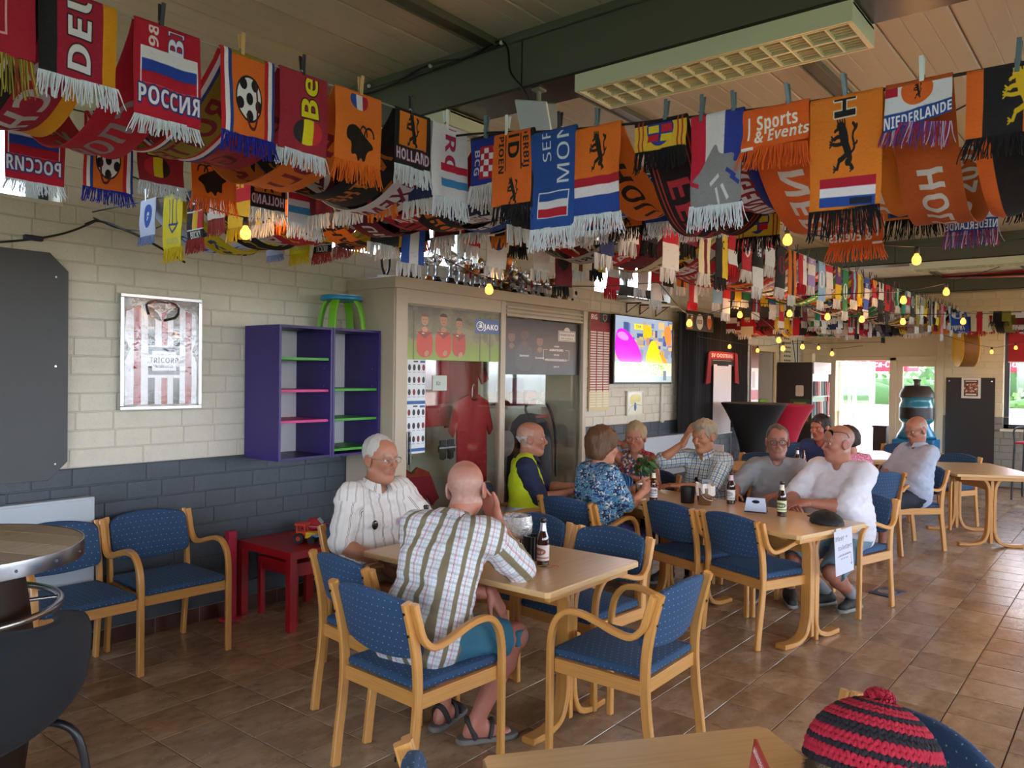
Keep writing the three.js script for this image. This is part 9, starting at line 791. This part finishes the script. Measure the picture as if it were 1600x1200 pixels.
  const bt = (l, x, z, r, h, c, lift) => { const t = thing('cocktail_table', l, 'bar table', [x, 0, z]), pr = []; for (let i = 0; i <= 30; i++) { const s = i / 30, y = lerp(0.02, h - 0.015, s); pr.push([0.15 + (r - 0.15) * Math.pow(Math.abs(s - 0.34) / 0.66, 1.9) * (s > 0.34 ? 1 : 0.5), y]); } const m = MAT(c, 0.6, { sheen: 0.4, bumpMap: rep(texFine, 8), bumpScale: 0.0004 }); obj('stretch_cover', lathe([[0.3, 0.0], ...pr, [r, h - 0.012]], 48), m, t); obj('top', lathe([[0, h + 0.004], [r - 0.004, h + 0.003], [r + 0.002, h - 0.006], [r - 0.002, h - 0.016], [0, h - 0.016]], 48), m, t); return t; };
  bt('tall bar table in a black stretch cover before the curtain', 10.42, -4.15, 0.43, 1.325, 0x0d0d0f); bt('tall bar table in a bright red stretch cover behind the black one', 11.25, -4.05, 0.43, 1.295, 0xb01030);
  const cs = thing('card_stand', 'small white card in a red stand on a black box behind the checked shirt', 'card', [7.35, 0, -3.3]); obj('box', rbox(0.24, 0.86, 0.24, 0.006, 0, 0.43, 0), MAT(0x131315, 0.5), cs); obj('red_tray', rbox(0.2, 0.05, 0.26, 0.006, 0, 0.885, 0), MAT(0xa83038, 0.5), cs); obj('card', rbox(0.01, 0.1, 0.15, 0.002, 0, 0.96, 0), MAT(0xd8d4d4, 0.6), cs);
  const bb = thing('black_board', 'tall black board screwed to the far wall beside the window', 'board', [XF - 0.012, 0.975, -2.215]); obj('panel', rbox(0.02, 1.475, 0.69, 0.003, 0, 0, 0), MAT(0x2e2720, 0.6, { bumpMap: rep(texMid, 1), bumpScale: 0.002 }), bb); for (const y of [-0.66, 0.68]) for (const z of [-0.3, 0.3]) obj('screw', rot(cyl(0.012, 0.012, 0.006, 0, 0, 0, 10), 0, 0, PI / 2).translate(-0.009, y, z), steel, bb); const bp = thing('framed_poster', 'small white framed poster at the top of the far black board', 'poster', [XF - 0.03, 1.545, -2.2]); obj('frame', rbox(0.016, 0.33, 0.27, 0.004, 0, 0, 0), MAT(0xe0d8c8, 0.5), bp); obj('print', rot(plane(0.2, 0.26), 0, -PI / 2, 0).translate(-0.009, 0, 0), MAT(0xffffff, 0.4, { map: ctex(canvas(100, 130, (g, w, h) => { g.fillStyle = '#54281e'; g.fillRect(0, 0, w, h); const r = rng(2); for (let k = 0; k < 90; k++) { g.fillStyle = ['#a8623a', '#c89a6a', '#7a3a2c', '#d8b890', '#8a2c28'][k % 5]; g.beginPath(); g.ellipse(r() * w, 30 + r() * 70, 8, 5, r() * 3, 0, 7); g.fill(); } g.fillStyle = '#e8d8b8'; g.fillRect(12, 110, 76, 12); g.fillRect(10, 6, 80, 8); })) }), bp);
  const ys = thing('round_sign', 'double sided round yellow sign with a brown rim hung at the far wall', 'sign', [14.1, 2.18, -2.22], R(25)); obj('rim', rot(lathe([[0.28, -0.1], [0.3, -0.1], [0.3, 0.1], [0.28, 0.1]], 40), PI / 2, 0, 0), MAT(0x7a5218, 0.5), ys); for (const s of [-1, 1]) obj('face', rot(lathe([[0, 0.1], [0.29, 0.1], [0.305, 0.108], [0.3, 0.118], [0, 0.12]], 40), s * PI / 2, 0, 0), MAT(0xe0a810, 0.4), ys); obj('arm', [seg([0, 0.3, 0], [0, 0.42, 0], 0.012), seg([0, 0.42, 0], [0.5, 0.42, 0], 0.012)], blackMetal, ys);
  const rb = thing('red_blind', 'red roller blind half lowered in the far window', 'blind', [XF + 0.06, 0, 0]); obj('fabric', bx(-0.004, 0.004, 1.97, 2.46, -1.71, 1.15, 0.001), MAT(0xb01a26, 0.7, { transmission: 0.25, thickness: 0 }), rb); obj('roller', seg([0, 2.46, -1.71], [0, 2.46, 1.15], 0.03, 12), MAT(0xb8303a, 0.5), rb); obj('bottom_bar', bx(-0.012, 0.012, 1.955, 1.975, -1.71, 1.15, 0.003), MAT(0xd8c8c0, 0.4), rb);
  const hl = thing('red_hull', 'long pointed red hull with a black edge hung below the far ceiling', 'hull', [12.05, 3.05, -2.2]); const hp2 = [], hn = 30; for (let i = 0; i <= hn; i++) { const s = i / hn; hp2.push([s * 3.2, Math.sin(s * PI * 0.5) ** 0.7 * 0.07]); } const hg = new THREE.BufferGeometry(), hv = [], hi2 = []; for (let i = 0; i <= hn; i++) { const [z, w] = hp2[i], q = w * 2.6; hv.push(V(-q, 0.02, z), V(-q * 0.6, -w * 0.8, z), V(0, -w, z), V(q * 0.6, -w * 0.8, z), V(q, 0.02, z), V(0, 0.05, z)); } for (let i = 0; i < hn; i++) for (let j = 0; j < 6; j++) { const a = i * 6 + j, b = i * 6 + (j + 1) % 6; hi2.push(a, b, b + 6, a, b + 6, a + 6); } hg.setFromPoints(hv); hg.setIndex(hi2); hg.computeVertexNormals(); obj('shell', boxUV(hg), MAT(0xb81c20, 0.3), hl); obj('keel', tube(hp2.map(([z, w]) => [-w * 2.6, 0.02 - w * 0.9, z]), 0.014, 30, 6), MAT(0x17130f, 0.4), hl); for (const z of [1.0, 1.6, 2.6]) obj('cord', seg([0, 0.05, z], [0, 0.26, z], 0.004, 5), blackMetal, hl);
  const pj = thing('projector', 'black projector on a bracket under the ceiling behind the banded scarves', 'projector', [5.0, 2.78, -1.62], 0.4); obj('body', rbox(0.3, 0.1, 0.26, 0.02, 0, 0, 0), MAT(0x141416, 0.4), pj); obj('lens', rot(cyl(0.035, 0.04, 0.05, 0, 0, 0, 20), 0, 0, PI / 2).translate(-0.15, 0, 0.05), MAT(0x0a0a0c, 0.1), pj); obj('pole', cyl(0.018, 0.018, 0.46, 0, 0.05, 0, 12), MAT(0xd8d4c4, 0.4), pj);
  const ft = thing('floor_hatch', 'small steel floor box lid set in the tiles by the white T-shirt man', 'floor box', [6.68, 0.002, -1.56], R(-14)); obj('lid', rbox(0.26, 0.008, 0.17, 0.002, 0, 0.004, 0), MAT(0x2e3a50, 0.4), ft); obj('disc', lathe([[0, 0.01], [0.06, 0.01], [0.07, 0.008]], 28), MAT(0xa8acb4, 0.25, { metalness: 0.9 }), ft); const ff = thing('floor_hatch', 'second floor box lid further along the open aisle', 'floor box', [9.45, 0.002, -0.72], 0.1); obj('lid', rbox(0.22, 0.006, 0.22, 0.002, 0, 0.003, 0), MAT(0x8d939c, 0.35, { metalness: 0.5 }), ff); obj('disc', lathe([[0, 0.008], [0.06, 0.008], [0.07, 0.006]], 28), MAT(0x5a606a, 0.3), ff);
}
// ---- terrace outside the far doors
{
  const g = struct('ground_terrace'), pv = MAT(0xd6cdbd, 0.8, { map: rep(paintCol(0xcfc6b4, 0xddd5c6, 91), 0.6) }); obj('paving_bed', bx(14.85, 60, -0.12, -0.02, -40, 40), pv, g); const r = rng(9), pg = Array.from({ length: 4 }, () => blockGeo(0.595, 0.595, 0.02, 0.004, r() * 3, r() * 3).rotateX(-PI / 2)), all = []; for (let x = 14.9; x < 21; x += 0.6) for (let z = -7; z < 3; z += 0.6) all.push(pg[(r() * 4) | 0].clone().translate(x, -0.02, z)); stuff(obj('paving_slab', all, pv, g));
  const g2 = struct('ground_field'); obj('turf', [bx(-40, 60, -0.2, -0.1, 4.6, 60), bx(-40, -3.4, -0.2, -0.1, -40, 4.6), bx(-3.4, 60, -0.2, -0.121, -40, -7.5)], MAT(0x6f8a4a, 0.9, { map: rep(paintCol(0x5f7d3c, 0x86a058, 95), 0.2) }), g2);
  const bush = (l, x, z, w, h, d, s) => { const t = thing('hedge', l, 'hedge', [x, -0.02, z]), rr = rng(s), bm = [0x4a6e2c, 0x6a8c3a, 0x587a34].map((c) => MAT(c, 0.8, { transmission: 0.3, thickness: 0 })), core = []; for (let k = 0; k < 10; k++) core.push(sph(1, 0, 0, 0, 10).scale(w * 0.18, h * 0.3, d * 0.35).translate((k / 9 - 0.5) * w * 0.8, h * 0.45 + rr() * h * 0.15, (rr() - 0.5) * d * 0.3)); obj('core', core, MAT(0x33501f, 0.9), t); const lg = flat(new THREE.PlaneGeometry(0.11, 0.16)), n = 900, im = new THREE.InstancedMesh(lg, bm[s % 3], n), M = new THREE.Matrix4(), q = new THREE.Quaternion(); for (let i = 0; i < n; i++) { q.setFromEuler(new THREE.Euler(rr() * 6, rr() * 6, rr() * 6)); const a = rr() * 6.28, b = rr() * PI; M.compose(V((rr() - 0.5) * w, h * (0.12 + 0.9 * rr() * (0.8 + 0.2 * Math.sin(a))), Math.cos(a) * d * 0.5 * Math.sin(b)), q, V(1, 1, 1)); im.setMatrixAt(i, M); } im.name = 'foliage'; stuff(im); t.add(im); };
  bush('sunlit hedge seen through the glazed door leaf', 24, -6.0, 2.2, 2.0, 5, 3); bush('hedge seen through the open door', 26, -9.5, 2.4, 2.4, 5, 4); bush('hedge beyond the far window', 25, -1.0, 2.2, 1.5, 5, 5); bush('taller hedge behind the white parasol', 28, -3.6, 2.4, 3.0, 4, 6);
  const fw2 = thing('white_fence', 'low white garden wall across the terrace', 'fence', [22, -0.02, -4]); obj('wall', bx(-0.1, 0.1, 0, 0.95, -9, 9), MAT(0xe6e4dc, 0.7), fw2); obj('coping', bx(-0.15, 0.15, 0.95, 1.02, -9, 9, 0.01), MAT(0xd8d6cc, 0.7), fw2);
  const par = (l, x, z) => { const t = thing('parasol', l, 'parasol', [x, -0.02, z]); const n = 8, R0 = 1.45, a0 = PI / 8, wm = MAT(0xece8e2, 0.75, { transmission: 0.3, thickness: 0 }), tx = ctex(canvas(512, 128, (g, w, h) => { g.fillStyle = '#c8142c'; g.fillRect(0, 0, w, h); txt(g, 'Coca-Cola', w / 2, h / 2, 78, '#f4ecec', { font: 'serif', skew: -0.2 }); })), vm = MAT(0xffffff, 0.7, { map: tx }); const top = []; for (let k = 0; k < n; k++) { const a = a0 + k / n * 2 * PI, b = a0 + (k + 1) / n * 2 * PI, gg = new THREE.BufferGeometry().setFromPoints([V(0, 2.7, 0), V(Math.cos(b) * R0, 2.15, Math.sin(b) * R0), V(Math.cos(a) * R0, 2.15, Math.sin(a) * R0)]); gg.computeVertexNormals(); top.push(flat(gg)); const va = V(Math.cos(a) * R0, 2.15, Math.sin(a) * R0), vb = V(Math.cos(b) * R0, 2.15, Math.sin(b) * R0), q = new THREE.BufferGeometry().setFromPoints([vb, va, V(va.x, 1.87, va.z), vb, V(va.x, 1.87, va.z), V(vb.x, 1.87, vb.z)]); q.setAttribute('uv', new THREE.Float32BufferAttribute([0, 1, 1, 1, 1, 0, 0, 1, 1, 0, 0, 0], 2)); q.computeVertexNormals(); obj('valance', q, vm, t); obj('rib', seg([0, 2.68, 0], [Math.cos(a) * R0, 2.14, Math.sin(a) * R0], 0.01, 5), MAT(0x8a8a88, 0.4), t); } obj('canopy', top, wm, t); obj('pole', cyl(0.03, 0.03, 2.72, 0, 0, 0, 12), MAT(0xb8b0a4, 0.4), t); obj('foot', rbox(0.6, 0.12, 0.6, 0.02, 0, 0.06, 0), MAT(0x9a968e, 0.7), t); };
  par('red and white parasol seen through the open terrace door', 19.3, -5.4); par('red and white parasol seen through the far window', 19.0, -1.7);
  const pc0 = thing('terrace_chair', 'pale terrace chair just outside the open door', 'chair', [16.4, -0.02, -4.1], 0.4, 'terrace chairs'), pcm = MAT(0xd8d4c4, 0.5); for (const a of [-0.22, 0.22]) for (const b of [-0.2, 0.2]) obj('leg', seg([b, 0, a], [b * 0.9, 0.44, a * 0.9], 0.014), pcm, pc0); obj('seat', rbox(0.44, 0.03, 0.44, 0.012, 0, 0.45, 0), pcm, pc0); for (let k = -2; k <= 2; k++) obj('back_slat', rbox(0.015, 0.4, 0.04, 0.005, -0.22, 0.68, k * 0.08), pcm, pc0); obj('back_rail', rbox(0.02, 0.05, 0.44, 0.008, -0.22, 0.88, 0), pcm, pc0);
  dup(pc0, [17.3, -0.02, -4.9], 2.4, 'pale terrace chair further out under the parasol'); dup(pc0, [17.8, -0.02, -3.7], 1.2, 'pale terrace chair before the low white wall');
  const hs = thing('white_house', 'pale house beyond the hedge seen through the far window', 'house', [38, -0.02, -2]); obj('wall', bx(-3, 3, 0, 3.2, -6, 5), MAT(0xdcdad4, 0.8), hs); obj('roof', boxUV(poly([[-3.4, 3.2], [3.4, 3.2], [0, 5.4]], 11.6)).translate(0, 0, -6.3), MAT(0x8a5a48, 0.8), hs); for (const z of [-3.5, 0, 3]) { const w = obj('window', bx(-3.06, -2.99, 1, 2.3, z - 0.6, z + 0.6), MAT(0xe8e8e6, 0.5), hs); obj('pane', bx(-3.075, -3.06, 1.06, 2.24, z - 0.54, z + 0.54), MAT(0x5a6a78, 0.1), w); }
}
scene.traverse((o) => { if (o.isMesh) { o.castShadow = true; o.receiveShadow = true; } });
renderer.render(scene, camera);
